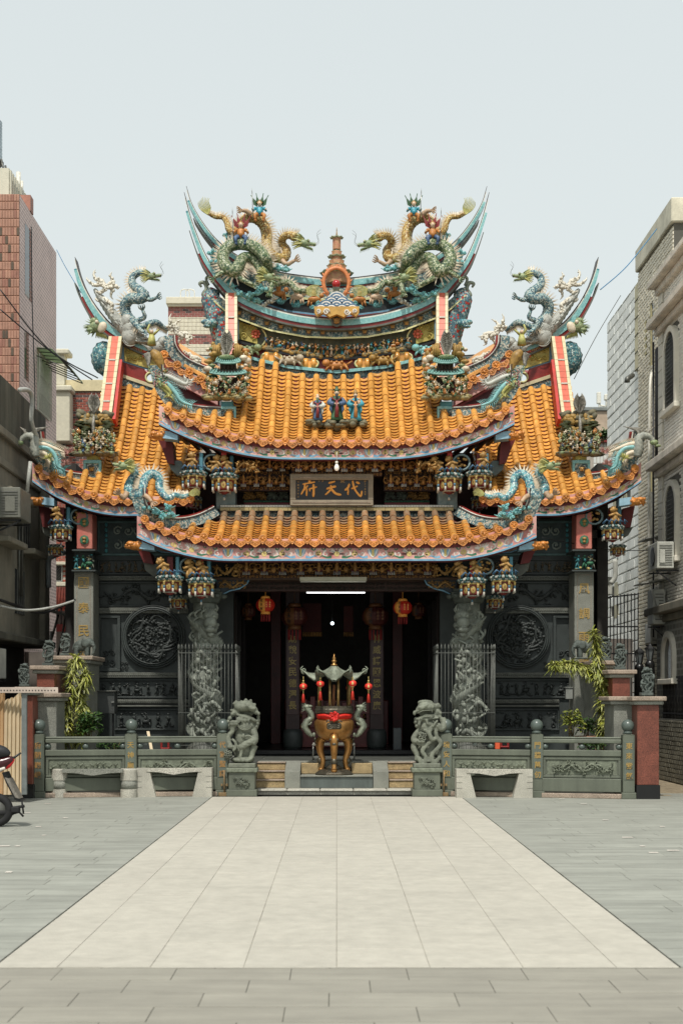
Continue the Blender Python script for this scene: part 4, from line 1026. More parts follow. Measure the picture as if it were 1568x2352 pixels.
for s in(-1,1):
 q=(560,664)if s<0 else(1546-664,1546-560)
 brackets('panel_bracket_row',*((q[0]-16,q[1])if s<0 else(q[0],q[1]+16)),1054,1124,25.4,4,3+s,rows_=2)
 gp=(534,596)if s<0 else(950,1012);b=MB();relief(b,X(gp[0],24.95),X(gp[1],24.95),Z(1086,24.95),Z(1056,24.95),24.98,'figures',5,.08);relief(b,X(gp[0],24.95),X(gp[1],24.95),Z(1086,24.95),Z(1056,24.95),25.0,'dragon',6,.06);part('gilt_group_carving',b,[gold],kind='stuff')
 gp=(486,556)if s<0 else(990,1060);b=MB();relief(b,X(gp[0],24.6),X(gp[1],24.6),Z(1324,24.6),Z(1293,24.6),24.62,'figures',9,.08);relief(b,X(gp[0],24.6),X(gp[1],24.6),Z(1324,24.6),Z(1293,24.6),24.64,'dragon',8,.06);part('gilt_group_carving',b,[gold],kind='stuff')
 gp=(400,440)if s<0 else(1106,1146);b=MB();relief(b,X(gp[0],24.3),X(gp[1],24.3),Z(1322,24.3),Z(1296,24.3),24.4,'figures',4,.08);part('gilt_group_carving',b,[gold_d],kind='stuff')
 Yw=26.0;root=holder('upper_wall_panel',P(sum(q)/2,1160,Yw))
 b=MB();pbox(b,*q,1118,1152,Yw,.1,0);part('panel_ground',b,[dark_w],root)
 for k,mt in((0,gold_d),(1,gold_d),(2,lionst),(3,lionst)):
  kx=q[0]+(q[1]-q[0])*((k+.5)/4 if s<0 else 1-(k+.5)/4);b=MB();relief(b,X(kx-11,Yw),X(kx+11,Yw),Z(1148,Yw),Z(1122,Yw),Yw,'figures',7+k,.05);b.ell(P(kx,1136,Yw),(.08,.06,.07));b.ell(P(kx-6,1130,Yw-.04),.045);b.ell(P(kx+7,1141,Yw-.03),(.05,.04,.04));part('carved_beast',b,[mt],root)
 b=MB();pbox(b,*q,1150,1154,25.9,.1,0)
 for k in range(22):b.ell(P(q[0]+(q[1]-q[0])*(k+.5)/22,1152,25.88),.018,nu=6,nv=4)
 part('beading',b,[green_p],root);b=MB();pbox(b,*q,1154,1166,25.8,.2,.004);part('red_sill',b,[M('dusty_red_paint',C(120,40,42),.6,.3,6)],root)
 q=(496,540)if s<0 else(1546-540,1546-496);b=MB();pbox(b,*q,1120,1170,25.5,.4,.01);part('marbled_pier',b,[M('marbled_paint',C(112,130,128),.6,.4,5,.1,col2=C(176,186,178))],root)
b=MB();pbox(b,440,1106,1040,1180,26.35,.1,0);part('upper_storey_wall',b,[dark_w])
b=MB();pbox(b,470,1076,1176,1192,25.42,.6,0);part('upper_wall_foot',b,[mosaic])
rail=holder('porch_ridge_rail',P(773,1170,25.4))
for i in range(24):
 a=505+(1041-505)*i/24;b=MB();pbox(b,a+.3,a+22,1165.5,1173,25.3,.2,.003);part('cream_tile',b,[M('ochre_edge_tile',C(186,164,112),.5,.2,6)],rail)
b=MB();
for i in range(150):pbox(b,506+i*3.57,506+i*3.57+2.7,1160,1164.5,25.33,.1,0)
part('white_mosaic_row',b,[white_m],rail,kind='stuff')
b=MB();pbox(b,505,1041,1159.5,1165,25.34,.15,0);pbox(b,505,1041,1173,1176,25.34,.15,0);part('black_line',b,[black_p],rail)
for s in(-1,1):
 fx=lambda px:px if s<0 else 1546-px
 for(bx,by,Y,ext)in((366,998,24.85,34),(312,1252,23.95,34),(88,1150,25.0,28)):
  root=holder('corner_beam',P(fx(bx),by,Y));b=MB();c=P(fx(bx+14),by,Y)
  b.slab([P(fx(bx+8),by-9,Y),P(fx(bx+8+ext),by-5,Y)],(0,.3,0),(0,0,-m(17,Y)));part('beam',b,[skyb_p],root)
  b=MB();e=P(fx(bx-6),by,Y-.01)
  b.ell(e+Vector((0,.12,0)),(.13,.12,.075));b.ell(e+Vector((s*.06,.08,.03)),(.08,.09,.05));b.ell(e+Vector((s*.11,.1,-.02)),(.06,.07,.035));b.ell(e+Vector((-s*.08,.12,0)),(.09,.14,.085))
  rnd=random.Random(2)
  for k in range(16):b.ell(e+Vector((rnd.uniform(-.13,.13),rnd.uniform(-.02,.1),rnd.uniform(-.07,.07))),rnd.uniform(.018,.035),nu=6,nv=4)
  part('carved_orange_end',b,[tile_mx],root)
 for nm,poly,Y,mt in(('curved_wedge',[(386,1058),(416,1058),(428,1090),(408,1092),(392,1078)],25.3,M('grey_teal_plaster',C(108,122,120),.7,.3,4)),('curved_wedge',[(330,1292),(362,1296),(378,1318),(352,1324),(334,1310)],24.5,grey_m),('curved_wedge',[(92,1210),(118,1214),(128,1236),(104,1230)],25.6,grey_m),('red_bracket_board',[(362,1008),(396,1014),(400,1066),(384,1062),(372,1030)],25.2,maroon),('red_bracket_board',[(316,1262),(344,1268),(352,1296),(330,1292)],24.4,maroon),('red_bracket_board',[(88,1160),(116,1168),(128,1215),(98,1210)],25.5,maroon)):
  b=MB();cl=[(X(fx(x),Y),Z(y,Y))for x,y in poly];b.prism(cl,Y,Y+.5);part(nm,b,[mt])
for nm,ev,x0,x1,yb,zb in(('central_soffit',ce,-3.1,3.1,26.3,6.25),('porch_soffit',pe,-3.35,3.35,26.0,4.45)):
 b=MB();N=30;A=[ev(x0+(x1-x0)*i/N)+Vector((0,.2,-.17))for i in range(N+1)];Bk=[Vector((p.x*.95,yb,max(zb,p.z)))for p in A]
 b.strip(A,Bk);b.strip([p+Vector((0,0,.04))for p in Bk],[p+Vector((0,0,.04))for p in A]);part(nm,b,[maroon])
 rb=MB()
 for i in range(int((x1-x0)/.22)):
  x=x0+.11+i*.22;p=ev(x)+Vector((0,.2,-.2));rb.slab([p,Vector((p.x*.95,yb,max(zb,p.z)-.03))],(.07,0,0),(0,0,-.06))
 part(nm.split('_')[0]+'_rafters',rb,[dark_w],kind='stuff')
for s in(-1,1):
 b=MB();A=[P(773+s*(773-px),py,25.1)for px,py in((84,1115),(130,1150),(200,1180),(310,1195))];Bk=[p+Vector((-s*-.1,1.2,.25))for p in A];b.strip(A,Bk);b.strip([p+Vector((0,0,.05))for p in Bk],[p+Vector((0,0,.05))for p in A]);part('side_soffit',b,[dark_w])
 b=MB();world_box(b,*sorted((s*2.7,s*4.95)),26.4,27.4,4.2,5.3);part('side_eave_wall',b,[dark_m])
b=MB();pbox(b,436,1110,1326,1332,24.95,.3,.006);part('beaded_beam',b,[M('brown_beam',C(84,62,46),.6,.4,30,.4)])
b=MB();pbox(b,440,1106,1334,1358,25.4,.2,0);part('inner_beam',b,[dark_w])
b=MB();relief(b,X(560,25.38),X(986,25.38),Z(1356,25.38),Z(1336,25.38),25.4,'scroll',3,.03);part('inner_beam_carving',b,[M('sooty_carving',C(66,60,52),.7,.4,10)],kind='stuff')
for s in(-1,1):
 poly=[(497,1331),(572,1331),(566,1342),(550,1352),(528,1357),(512,1365),(497,1366)];cl=[(X(773+s*(773-x),25.0),Z(y,25.0))for x,y in poly]
 br_=holder('carved_brace',P(773+s*240,1345,25.0));b=MB();b.prism(cl,25.02,25.1);part('brace_board',b,[M('brace_ground',C(56,66,74),.6,.4,8)],br_)
 b=MB();q0,q1=sorted((X(773+s*272,25),X(773+s*208,25)));relief(b,q0,q1,Z(1354,25),Z(1333,25),25.02,'dragon',3+s,.05);relief(b,q0,q1,Z(1352,25),Z(1334,25),25.03,'scroll',3,.05);part('gilt_dragon_carving',b,[gold],br_)
 b=MB();b.tube([(x,25.0,z)for x,z in cl[1:]],.014,5,pat=.2);part('blue_scroll_edge',b,[blue_p],br_)
nb=holder('name_board',P(761,1160,25.5));Yn=25.2
for(a,b_,c,d)in((666,857,1088,1102),(666,857,1148,1161),(666,679,1102,1148),(845,857,1102,1148)):
 b=MB();pbox(b,a,b_,c,d,Yn,.1,.008);part('frame_side',b,[M('worn_grey_wood',C(150,138,118),.7,.25,6,.2)],nb)
for(a,b_,c,d)in((672,851,1096,1098),(672,851,1153,1154.5)):
 b=MB();pbox(b,a,b_,c,d,Yn-.012,.02,.002);part('frame_bead',b,[granite_p],nb)
b=MB();pbox(b,678,846,1101,1149,Yn+.05,.03,0);part('black_board',b,[M('black_lacquer',C(28,24,22),.35,.2,6)],nb)
def bq(x,y,d=0):return P((1150+x/4.48)/1.742,(1820+y/4.48)/1.742,Yn+.045-d)
strokes={'府':[([(390,450),(395,500)],20),([(275,525),(380,505),(490,485)],11),([(310,520),(300,600),(245,705)],13),([(360,550),(300,630)],12),([(345,610),(340,730)],14),([(390,610),(520,575)],12),([(465,530),(468,640),(462,745)],17),([(395,600),(400,650)],11)],'天':[([(740,505),(845,475)],15),([(705,608),(790,580),(865,565)],16),([(775,545),(775,620),(680,712)],13),([(785,610),(860,690),(955,715)],17)],'代':[([(1105,525),(1080,590),(1030,630)],16),([(1085,600),(1083,710)],12),([(1150,605),(1250,560)],14),([(1165,465),(1190,580),(1240,670),(1310,740),(1330,650)],15),([(1235,490),(1285,510)],18)]}
for ch,sl_ in strokes.items():
 b=MB();k=1/4.48/1.742
 for pts,r in sl_:
  q=catmull([bq(*p)for p in pts],4)if len(pts)>2 else[bq(*pts[0]),bq(*pts[0]).lerp(bq(*pts[1]),.5),bq(*pts[1])]
  b.tube(q,[m(r*k,Yn)*1.4*f for f in(.8,1,.9,1,.75)],8,flat=.35)
  for e in(q[0],q[-1]):b.ell(e,(m(r*k*.75,Yn),.008,m(r*k*.75,Yn)),nu=8,nv=5)
 part('gilt_character',b,[M('gilt_board_lettering',C(244,170,78),.6,.08,10,.1)],nb)
for ch,x,y,h in[('門',600,445,80),('東',985,460,90)]+[(c_,1390,430+i*46,34)for i,c_ in enumerate('民國七十年重建')]+[(c_,190,435+i*52,34)for i,c_ in enumerate('東港鎮弟子敬立')]:
 tb=text_mb(ch,m(h/4.48/1.742,Yn),.006);tb.xf(Matrix.Translation(bq(x,y)));part('small_gilt_character',tb,[gold],nb)
for s in(-1,1):
 Yc=27.2;px=672 if s<0 else 865;root=holder('couplet_column',P(px,1745,Yc));xx=X(px,Yc)
 b=MB();world_box(b,xx-.14,xx+.14,Yc,Yc+.25,.6,4.6,.01);part('column',b,[M('dark_red_column',C(50,22,20),.5,.3,4)],root)
 b=MB();world_box(b,xx-.115,xx+.115,Yc-.02,Yc-.001,Z(1642,Yc),Z(1432,Yc),.004);part('couplet_board',b,[M('couplet_board',C(74,50,48),.5,.3,5)],root)
 for k,ch in enumerate('廟貌安民德澤長' if s<0 else '神威護國恩波廣'):
  tb=text_mb(ch,.165,.01,.95);tb.xf(Matrix.Translation((xx,Yc-.03,Z(1467+k*25.6,Yc))));part('couplet_character',tb,[M('couplet_gold',C(160,138,74),.4,.1,10,.1)],root)
 b=MB();b.lathe([(.17,.6),(.19,.66),(.2,.8),(.19,.92),(.15,.98)],14,c=(xx,Yc+.05,0));part('drum_base',b,[slate],root)
gt=holder('red_gate',(0,27.3,.6))
for s in(-1,1):
 for k in range(4):
  b=MB();x=s*(.1+k*.16);world_box(b,min(x,x+s*.1),max(x,x+s*.1),27.3,27.35,1.0,1.62-.06*abs(k-2),.008);part('gate_slat',b,[dred],gt)
 b=MB();world_box(b,*sorted((s*.02,s*.72)),27.29,27.36,.62,1.0,.01);part('gate_panel',b,[dred],gt)
b=MB();world_box(b,-.72,.72,27.26,27.3,1.28,1.34);part('gate_rail',b,[dred],gt)
hang=holder('red_hall_banner',P(727,1430,28.2))
for px in(706,727,800):
 b=MB();pbox(b,px-11,px+11,1386 if px<750 else 1392,1452,28.2,.02,.004);part('banner_cloth',b,[M('faded_red_cloth',C(70,24,22),.8,.3,9)],hang)
 b=MB();[b.tube([P(px-10+k*3.4,1452,28.2),P(px-10+k*3.4,1462,28.2)],.01,4)for k in range(7)];part('banner_fringe',b,[gold_d],hang)
al=holder('altar',(0,29.6,.6));b=MB();world_box(b,-1.1,1.1,29.5,30.2,.6,1.55,.02);part('altar_table',b,[dred],al);b=MB();relief(b,-1.0,1.0,.75,1.4,29.5,'scroll',3,.05);part('altar_carving',b,[gold_d],al,kind='stuff')
for s in(-1,1):
 b=MB();world_box(b,*sorted((s*1.2,s*1.42)),30,30.2,.6,4.2,.01);part('altar_post',b,[dred],al);b=MB();b.lathe([(.06,1.56),(.03,1.7),(.08,1.85),(.05,2.0)],10,c=(s*.8,29.8,0));part('candlestick',b,[gold],al)
 for k in range(3):b=MB();x=s*(1.98+.0*k);world_box(b,*sorted((s*1.94,s*2.6)),27.3+k*1.3,27.36+k*1.3,.52,3.6,.01);part('lattice_door',b,[M('brown_door',C(40,30,28),.6,.3,6)],hall)
# figures and beasts on the roofs
def crop(x0,y0,k):return lambda x,y:((x0+x/k)/1.742,(y0+y/k)/1.742)
fA,f3_,f5,f1=crop(650,700,2.0907),crop(100,950,2.0907),crop(50,1550,2.0907),crop(600,1400,1.96)
sc_gold=M('gold_scales',C(170,128,56),.4,.3,34,.8,kind='mosaic',col2=[C(196,154,74),C(214,178,104),C(160,118,54),C(222,200,140)],bd=.015)
sc_green=M('green_scales',C(84,104,66),.4,.3,34,.8,kind='mosaic',col2=[C(112,132,84),C(150,160,118),C(74,104,74),C(190,194,160)],bd=.015)
sc_blue=M('blue_scales',C(96,130,138),.4,.3,34,.8,kind='mosaic',col2=[C(120,160,166),C(170,194,190),C(84,116,130),C(200,210,200)],bd=.015)
sc_cyan=M('cyan_scales',C(84,150,160),.4,.3,30,.8,kind='mosaic',col2=[C(110,178,184),C(160,206,204),C(84,130,150),C(196,214,208)],bd=.015)
ivory=M('ivory_spines',C(222,206,180),.5,.25,9);mane_y=M('yellow_green_mane',C(204,194,120),.5,.35,20,.4,col2=C(152,156,84));face_g=M('green_face',C(84,118,78),.5,.4,24,.4,col2=C(178,182,136));horn=M('pale_claw',C(190,160,130),.6,.3,9)
tcloud=M('turquoise_cloud',C(84,164,168),.45,.3,9,.4,22,col2=C(160,212,208));wcloud=M('white_cloud',C(206,206,194),.6,.3,9,.4,22)
def dragon(label,f,Y,pts,rads,scl,head,hd,hs,tail,td,ts,legs,side=1,wob=.12,group='ridge dragons',spine=ivory,hY=-.12):
 q=[P(*f(*p[:2]),Y+(p[2]if len(p)>2 else wob*math.sin(i*.9)))for i,p in enumerate(pts)];U=m(1,Y)/3.642
 if f is f1:U=m(1,Y)/3.414
 root=thing('ridge_dragon',label,'dragon figure',q[len(q)//2],group);c=catmull(q,5);n=len(c);rl=[lerpl([r*U for r in rads],i/(n-1))for i in range(n)]
 b=MB();b.tube(c,rl,12,pat=.045);obj('body',b,scl,root)
 b=MB();rnd=random.Random(len(label))
 for i in range(1,n-1):
  t=(c[i+1]-c[i-1]).normalized();nn=Vector((-t.z,0,t.x)).normalized()*side
  for j in(0,.5):
   p=c[i].lerp(c[i+1],j);L=rl[i]*rnd.uniform(.75,1.25)+.03;b.cone(p+nn*rl[i]*.8,p+nn*(rl[i]+L)+t*L*.35+Vector((0,rnd.uniform(-.02,.02),0)),.016,4)
 obj('spines',b,spine,root,kind='stuff')
 h=P(*f(*head),Y+hY);d=Vector((hd[0],0,hd[1])).normalized();up=Vector((-d.z,0,d.x));up=up if up.z>0 else-up;s=hs*U;rm=Matrix((d,Vector((0,1,0)),up)).transposed();B=Vector((0,1,0))
 E=lambda b,x,y,z,r,rot=None:b.ell(h+d*x*s+B*y*s+up*z*s,tuple(v*s for v in r),rm,9,6)
 b=MB();E(b,0,0,0,(.5,.34,.34));E(b,.45,0,.1,(.42,.26,.17));E(b,.82,0,.16,(.16,.2,.15));E(b,.42,0,-.24,(.4,.22,.1));E(b,.72,0,-.26,(.12,.14,.1))
 for sy in(-1,1):E(b,.28,sy*.22,.26,(.14,.1,.13));b.tube([h+d*-.1*s+B*sy*.16*s+up*.3*s,h-d*.45*s+B*sy*.3*s+up*.5*s,h-d*.8*s+B*sy*.3*s+up*.62*s],[.07*s,.05*s,.01*s],6)
 for k in range(8):b.cone(h+d*(.1+.1*k)*s-up*.28*s,h+d*(.14+.12*k)*s-up*.52*s,.05*s,4)
 for k in range(5):b.cone(h+d*(.6+.08*k)*s+up*.2*s,h+d*(.62+.1*k)*s+up*.42*s,.04*s,4)
 obj('head',b,face_g,root);b=MB()
 for sy in(-1,1):E(b,.36,sy*.3,.28,(.06,.05,.06));
 E(b,.9,0,.2,(.08,.16,.08));
 for k in range(6):b.cone(h+d*(.35+.09*k)*s-B*.15*s-up*.02*s,h+d*(.36+.09*k)*s-B*.15*s-up*.12*s,.03*s,3)
 obj('eyes_and_teeth',b,ivory,root);b=MB()
 for k in range(18):
  a=math.pi*(.66+.68*k/17);o=Vector((0,rnd.uniform(-.25,.25)*s,0));e=d*math.cos(a)+up*math.sin(a);b.tube(catmull([h+o+e*.2*s,h+o+e*.55*s-d*.15*s+up*.05*s,h+o*1.3+e*.8*s-d*.3*s-up*.05*s],2),[.09*s,.06*s,.004],5,flat=.6)
 obj('mane',b,mane_y,root);b=MB()
 for sy in(-1,1):b.tube(catmull([h+d*.85*s+B*sy*.1*s,h+d*1.1*s+up*.5*s+B*sy*.3*s,h+d*.8*s+up*1.0*s+B*sy*.3*s,h+d*1.0*s+up*1.4*s+B*sy*.4*s],4),.003,3)
 obj('whiskers',b,steel_d,root)
 if tail:
  tp_=P(*f(*tail),Y);d2=Vector((td[0],0,td[1])).normalized();n2=Vector((-d2.z,0,d2.x));b=MB();T=ts*U
  for k in range(9):a=(k-4)/4;b.tube(catmull([tp_-d2*T*.05,tp_+d2*T*.3+n2*a*T*.26,tp_+d2*T*.65+n2*(a*.3+.05)*T+B*a*.02,tp_+d2*T*(1.05-.2*abs(a))+n2*(a*.34-.05)*T],3),[.03*T,.032*T,.026*T,.003],5,flat=.8)
  obj('tail_fin',b,mane_y,root)
 for lg in legs:
  q=[P(*f(*p),Y-.1-.05*i)for i,p in enumerate(lg)];b=MB();b.tube(catmull(q,4),[.055,.045,.03],7,pat=.06);e=q[-1];dd=(q[-1]-q[-2]).normalized();nn=Vector((-dd.z,0,dd.x))
  for k in(-1.2,-.4,.4,1.2):b.tube([e,e+dd*.06+nn*k*.05,e+dd*.10+nn*k*.055+Vector((0,-.03,0)),e+dd*.12+nn*k*.03],[.018,.016,.012,.003],5)
  obj('leg',b,scl if len(legs)>2 else horn,root)
 return root
def cloud(b,c,r,rnd,n=5):
 for k in range(n):
  a=rnd.uniform(0,6.28);p=c+Vector((math.cos(a)*r*.6,rnd.uniform(-.04,.04),math.sin(a)*r*.4));b.ell(p,(r*.5,.06,r*.36),nu=8,nv=6);b.tube([(x,p.y-.06,z)for x,z in spiral(p.x,p.z,r*.36,1.1,a,1,8)],.012,4)
 b.tube([c,c+Vector((r*.9,0,-.1*r)),c+Vector((r*1.7,0,.25*r))],[r*.3,r*.2,.005],6)
def clouds(f,Y,pts,mt,label,rpx=34):
 b=MB();rnd=random.Random(5);U=m(1,Y)/3.642
 for x,y in pts:cloud(b,P(*f(x,y),Y),rpx*U,rnd)
 b.tube(catmull([P(*f(x,y),Y+.06)for x,y in pts],3),.03,6)
 return tag(obj('cloud_carving',b,mt),label,'cloud ornament','cloud ornaments on the ridges')
robe=[M('robe_blue',C(84,108,140),.45,.4,14,.4),M('robe_turquoise',C(70,160,176),.4,.35,14,.4),M('robe_orange',C(196,130,66),.5,.35,14),M('robe_green',C(70,104,70),.45,.4,14),M('robe_red',C(140,50,48),.45,.4,14),M('porcelain_skin',C(214,186,156),.5,.2,9),M('beard_black',C(34,34,38),.6,.3,20),wcloud]
def rider(px,py,Y,h,label,fl,mats_=(2,1,3)):
 p=P(px,py,Y);k=m(h,Y);root=thing('warrior_figure',label,'warrior figure',p,'armoured riders on the ridge dragons');O=lambda x,y,z:(x*k,y*k,z*k)
 b=MB()
 for s in(-1,1):b.tube([O(s*.08,0,.34),O(s*.2,-.12,.26),O(s*.16,-.12,.02)],[.1*k,.08*k,.05*k],7);b.ell(O(s*.16,-.16,.02),(.06*k,.09*k,.04*k))
 obj('trousers',b,robe[mats_[1]],root,local=True);b=MB();b.ell(O(0,0,.46),(.15*k,.11*k,.2*k));b.ell(O(0,-.08,.42),(.1*k,.06*k,.1*k))
 for s in(-1,1):b.ell(O(s*.17,0,.58),(.08*k,.07*k,.07*k));b.tube([O(s*.18,0,.58),O(s*.27,-.06,.46),O(s*.22 if s>0 else-.3,-.16,.52)],[.06*k,.045*k,.03*k],6)
 obj('armour',b,robe[mats_[0]],root,local=True);b=MB();b.ell(O(0,-.03,.76),(.085*k,.09*k,.105*k));b.ell(O(0,-.12,.75),(.02*k,.02*k,.025*k));b.tube([O(0,0,.6),O(0,0,.7)],.045*k,6)
 for s in(-1,1):b.ell(O(s*.26,-.16,.5),.035*k)
 obj('head',b,robe[5],root,local=True);b=MB();b.ell(O(0,.01,.83),(.1*k,.1*k,.07*k));b.cone(O(0,0,.88),O(0,0,.98),.03*k,6)
 for s in(-1,1):b.ell(O(s*.09,-.02,.8),.03*k)
 obj('helmet',b,gold,root,local=True)
 for a in(-.5,-.2,.2,.5):b=MB();d=Vector((math.sin(a),0,math.cos(a)));n_=Vector((d.z,0,-d.x));o=Vector(O(0,.1,.5));b.add([o+d*.2*k,o+d*.35*k+n_*.1*k,o+d*.66*k,o+d*.35*k-n_*.1*k,o+d*.2*k+Vector((0,.015,0))],[(0,1,2,3)]);b.tube([o,o+d*.75*k],.008,4);obj('back_flag',b,robe[fl],root,local=True)
 b=MB();b.tube([O(-.26,-.18,.1),O(-.3,-.18,1.25)],.008,4);b.cone(O(-.3,-.18,1.2),O(-.3,-.18,1.38),.02*k,4);obj('spear',b,steel,root,local=True);return root
SIDE={-1:'left',1:'right'}
def both(fn):
 0
 before=set(o.name for o in COL.objects if o.parent is None);fn();new=[o for o in COL.objects if o.parent is None and o.name not in before]
 for o in new:
  lb=o['label'];c=copy_tree(o);c.location.x=-o.location.x;c.scale.x=-1;c.rotation_euler.z=rr(-.03,.03);c.location.z+=rr(-.008,.008);c['label']=lb.replace('left','right')
def deco():
 dragon('gold-scaled dragon arching over the left end of the main ridge, head towards the pagoda',fA,27.15,[(385,320),(440,348),(505,352),(540,400),(555,450),(600,480),(650,420),(700,365),(770,360),(840,410),(870,490),(870,580),(890,640),(950,690),(1020,690),(1040,630),(1005,580),(1005,530),(1050,500),(1110,520)],[14,18,22,24,28,32,36,40,42,45,46,45,44,42,40,36,34,32,30,36],sc_gold,(1185,570),(1,-.32),100,(380,325),(-.35,1),145,[[(1000,715),(1040,745),(1105,712)],[(740,330),(700,300),(665,295)]],1)
 dragon('green-scaled dragon coiled below the gold one on the left of the main ridge',fA,26.65,[(835,820),(795,740),(735,690),(668,700),(632,770),(590,805),(530,765),(505,690),(540,610),(630,575),(740,590),(820,640),(870,710),(890,800,.3),(930,890,.3),(1000,900),(1060,900),(1120,960),(1190,970)],[38,42,44,46,52,54,52,52,50,50,50,48,44,38,32,28,26,24,20],sc_green,(890,855),(1,-.35),105,(1185,968),(1,-.02),150,[[(640,860),(700,890),(760,915)],[(560,800),(490,820),(430,860)],[(920,900),(910,950),(900,985)]],1)
 clouds(fA,26.7,[(400,640),(430,730),(470,800),(540,870),(570,930),(640,990),(720,1030),(790,1055)],tcloud,'string of turquoise cloud scrolls under the left green dragon');clouds(fA,26.6,[(800,930),(850,960),(790,985),(730,1000)],tcloud,'turquoise cloud scrolls beside the left green dragon head');clouds(fA,27.2,[(530,490),(560,530),(600,540)],tcloud,'turquoise cloud behind the left winged warrior');clouds(fA,26.9,[(940,760),(990,790),(1030,790)],tcloud,'turquoise flame cloud below the left gold dragon chest')
 clouds(fA,26.75,[(850,1080),(900,1060),(930,1030)],wcloud,'white curling cloud on the black mosaic left of the wave mountain',26)
 rider(*fA(655,590),26.7,62,'armoured figure with brown back flags riding the left green dragon',4,(2,0,4));rider(*fA(812,395),26.95,56,'armoured figure with green back flags and spear riding the left gold dragon',3,(1,2,3))
 for k,(x,y)in enumerate(((975,1040),(1125,1070),(1270,1090))):
  p=P(*fA(x,y),27.0);root=thing('cloud_rider',('small pale rider on a cloud on the black mosaic, %s on the left side'%('outermost','middle','innermost')[k]),'rider figure',p,'small riders on the black mosaic');b=MB();cloud(b,Vector((0,0,0)),.13,random.Random(k),4);obj('cloud',b,tcloud,root,local=True)
  b=MB();b.ell((0,-.06,.1),(.13,.06,.06));b.ell((.14,-.07,.17),(.05,.04,.05));[b.tube([(x_,-.06,.08),(x_*1.3,-.07,-.03)],[.03,.015],5)for x_ in(-.1,-.05,.06,.1)];b.ell((-.01,-.08,.2),(.05,.05,.08));obj('horse_and_robe',b,robe[(2,5,2)[k]],root,local=True);b=MB();b.ell((-.01,-.09,.3),.04);obj('head',b,robe[5],root,local=True)
 dragon('blue-scaled dragon rearing on the left side ridge',f3_,27.7,[(1000,300),(950,295),(900,335),(905,395),(965,445),(1000,485),(960,510),(885,510),(838,565),(852,645),(905,700),(965,745),(1045,720),(1100,710),(1150,745),(1195,775)],[30,28,30,34,40,44,46,46,46,44,38,30,28,26,20,14],sc_blue,(1055,325),(1,-.08),88,None,None,0,[[(1000,500),(1050,520),(1100,500)],[(950,690),(1000,665),(985,610)],[(940,740),(970,775),(1000,790)]],-1)
 b=MB();rnd=random.Random(6);line=[f3_(x,y)for x,y in((560,455),(620,540),(690,640),(770,740),(860,830),(960,880),(1040,895))];c=catmull([P(*q_,27.85)+Vector((.05,0,.06))for q_ in line],6)
 b.tube(c,[.03,.08,.1,.12,.14,.1,.05],9,pat=.12)
 for k in range(46):i=rnd.randrange(2,len(c)-6);o=Vector((rnd.uniform(-.03,.03),-.09,rnd.uniform(-.09,.1)));b.tube([c[i]+o,c[i+2]+o*.9-Vector((0,.03,0)),c[i+4]+o],[.006,.024,.006],5)
 for(x,y,r_)in((860,700,.16),(880,760,.2),(880,820,.2),(1150,880,.12),(1120,920,.14)):
  b.ell(P(*f3_(x,y),27.8),(r_*.9,.14,r_),nu=10,nv=8)
  for k in range(6):b.tube([P(*f3_(x,y),27.69)+Vector((math.cos(a)*r_*(.2+.13*k),-.02+.012*k,math.sin(a)*r_*(.25+.15*k)))for a in[k*.7+j*.3 for j in range(7)]],[.004,.016,.004],4)
 tag(obj('wave_carving',b,M('white_wave_glaze',C(188,188,178),.55,.4,12,.5,30)),'white foaming wave carving along the left side ridge','wave ornament','white wave carvings on the side ridges')
 def curls(ctr,ends,Y,label,f=f3_):
  b=MB();c0=P(*f(*ctr),Y);rnd=random.Random(9);root=thing('cloud_branch',label,'branch ornament',c0,'curling shell branches on the side ridges')
  for e in ends:
   e=P(*f(*e),Y+rnd.uniform(-.1,.1));md=c0.lerp(e,.5)+Vector((rnd.uniform(-.1,.1),0,rnd.uniform(-.08,.08)));t=catmull([c0,c0.lerp(md,.6)+Vector((.05,0,.03)),md,md.lerp(e,.6)-Vector((.04,0,0)),e],4);b.tube(t,[.04,.045,.035,.022,.003],7,pat=.14)
   for p in t[1:-5]:b.ell(p+Vector((rnd.uniform(-.035,.035),-.04,rnd.uniform(-.035,.035))),rnd.uniform(.016,.034),nu=6,nv=5)
  obj('branch',b,M('shell_white',C(206,196,176),.5,.45,14,.4,30,col2=C(236,230,214)),root)
 curls((670,415),((515,330),(590,265),(728,285),(800,412),(740,520),(610,500)),27.8,'curling white shell branch near the tip of the left side ridge');curls((690,530),((768,632),(610,500)),27.8,'lower curling shell branch under the left ridge tip');curls((1260,800),((1225,635),(1315,680),(1425,830),(1385,905),(1290,940),(1200,740)),26.4,'white and pink curling shell cluster beside the left upper gable')
 curls((1390,1000),((1480,1020),(1345,950),(1440,1060)),26.3,'dark and white feathered bird cluster on the left upper gable ridge')
 p=P(*f3_(1050,1000),24.85);root=thing('phoenix_figure','dark-winged phoenix with long feathered tails on the left corner of the central roof','phoenix figure',p,'phoenixes on the roof corners');Q=lambda x,y,d=0:P(*f3_(x,y),24.85+d)
 b=MB();b.tube(catmull([Q(1150,1130),Q(1130,1060),Q(1100,990),Q(1060,950)],4),[.03,.08,.1,.05],8);b.ell(Q(1165,1120),(.05,.05,.04));obj('body',b,M('gold_brown_feathers',C(176,136,66),.5,.45,24,.5),root)
 b=MB()
 for k in range(11):b.tube([Q(1060-k*2,960+k*8),Q(1030,970+k*9),Q(985+k*6,980+k*13)],[.03,.03,.004],4,flat=.4)
 for k in range(7):b.tube([Q(1060,940),Q(1030,920+k*4),Q(975+k*12,890+k*4)],[.03,.03,.004],4)
 obj('wing',b,M('dark_feathers',C(92,88,80),.5,.5,24,.5,col2=C(176,170,156)),root)
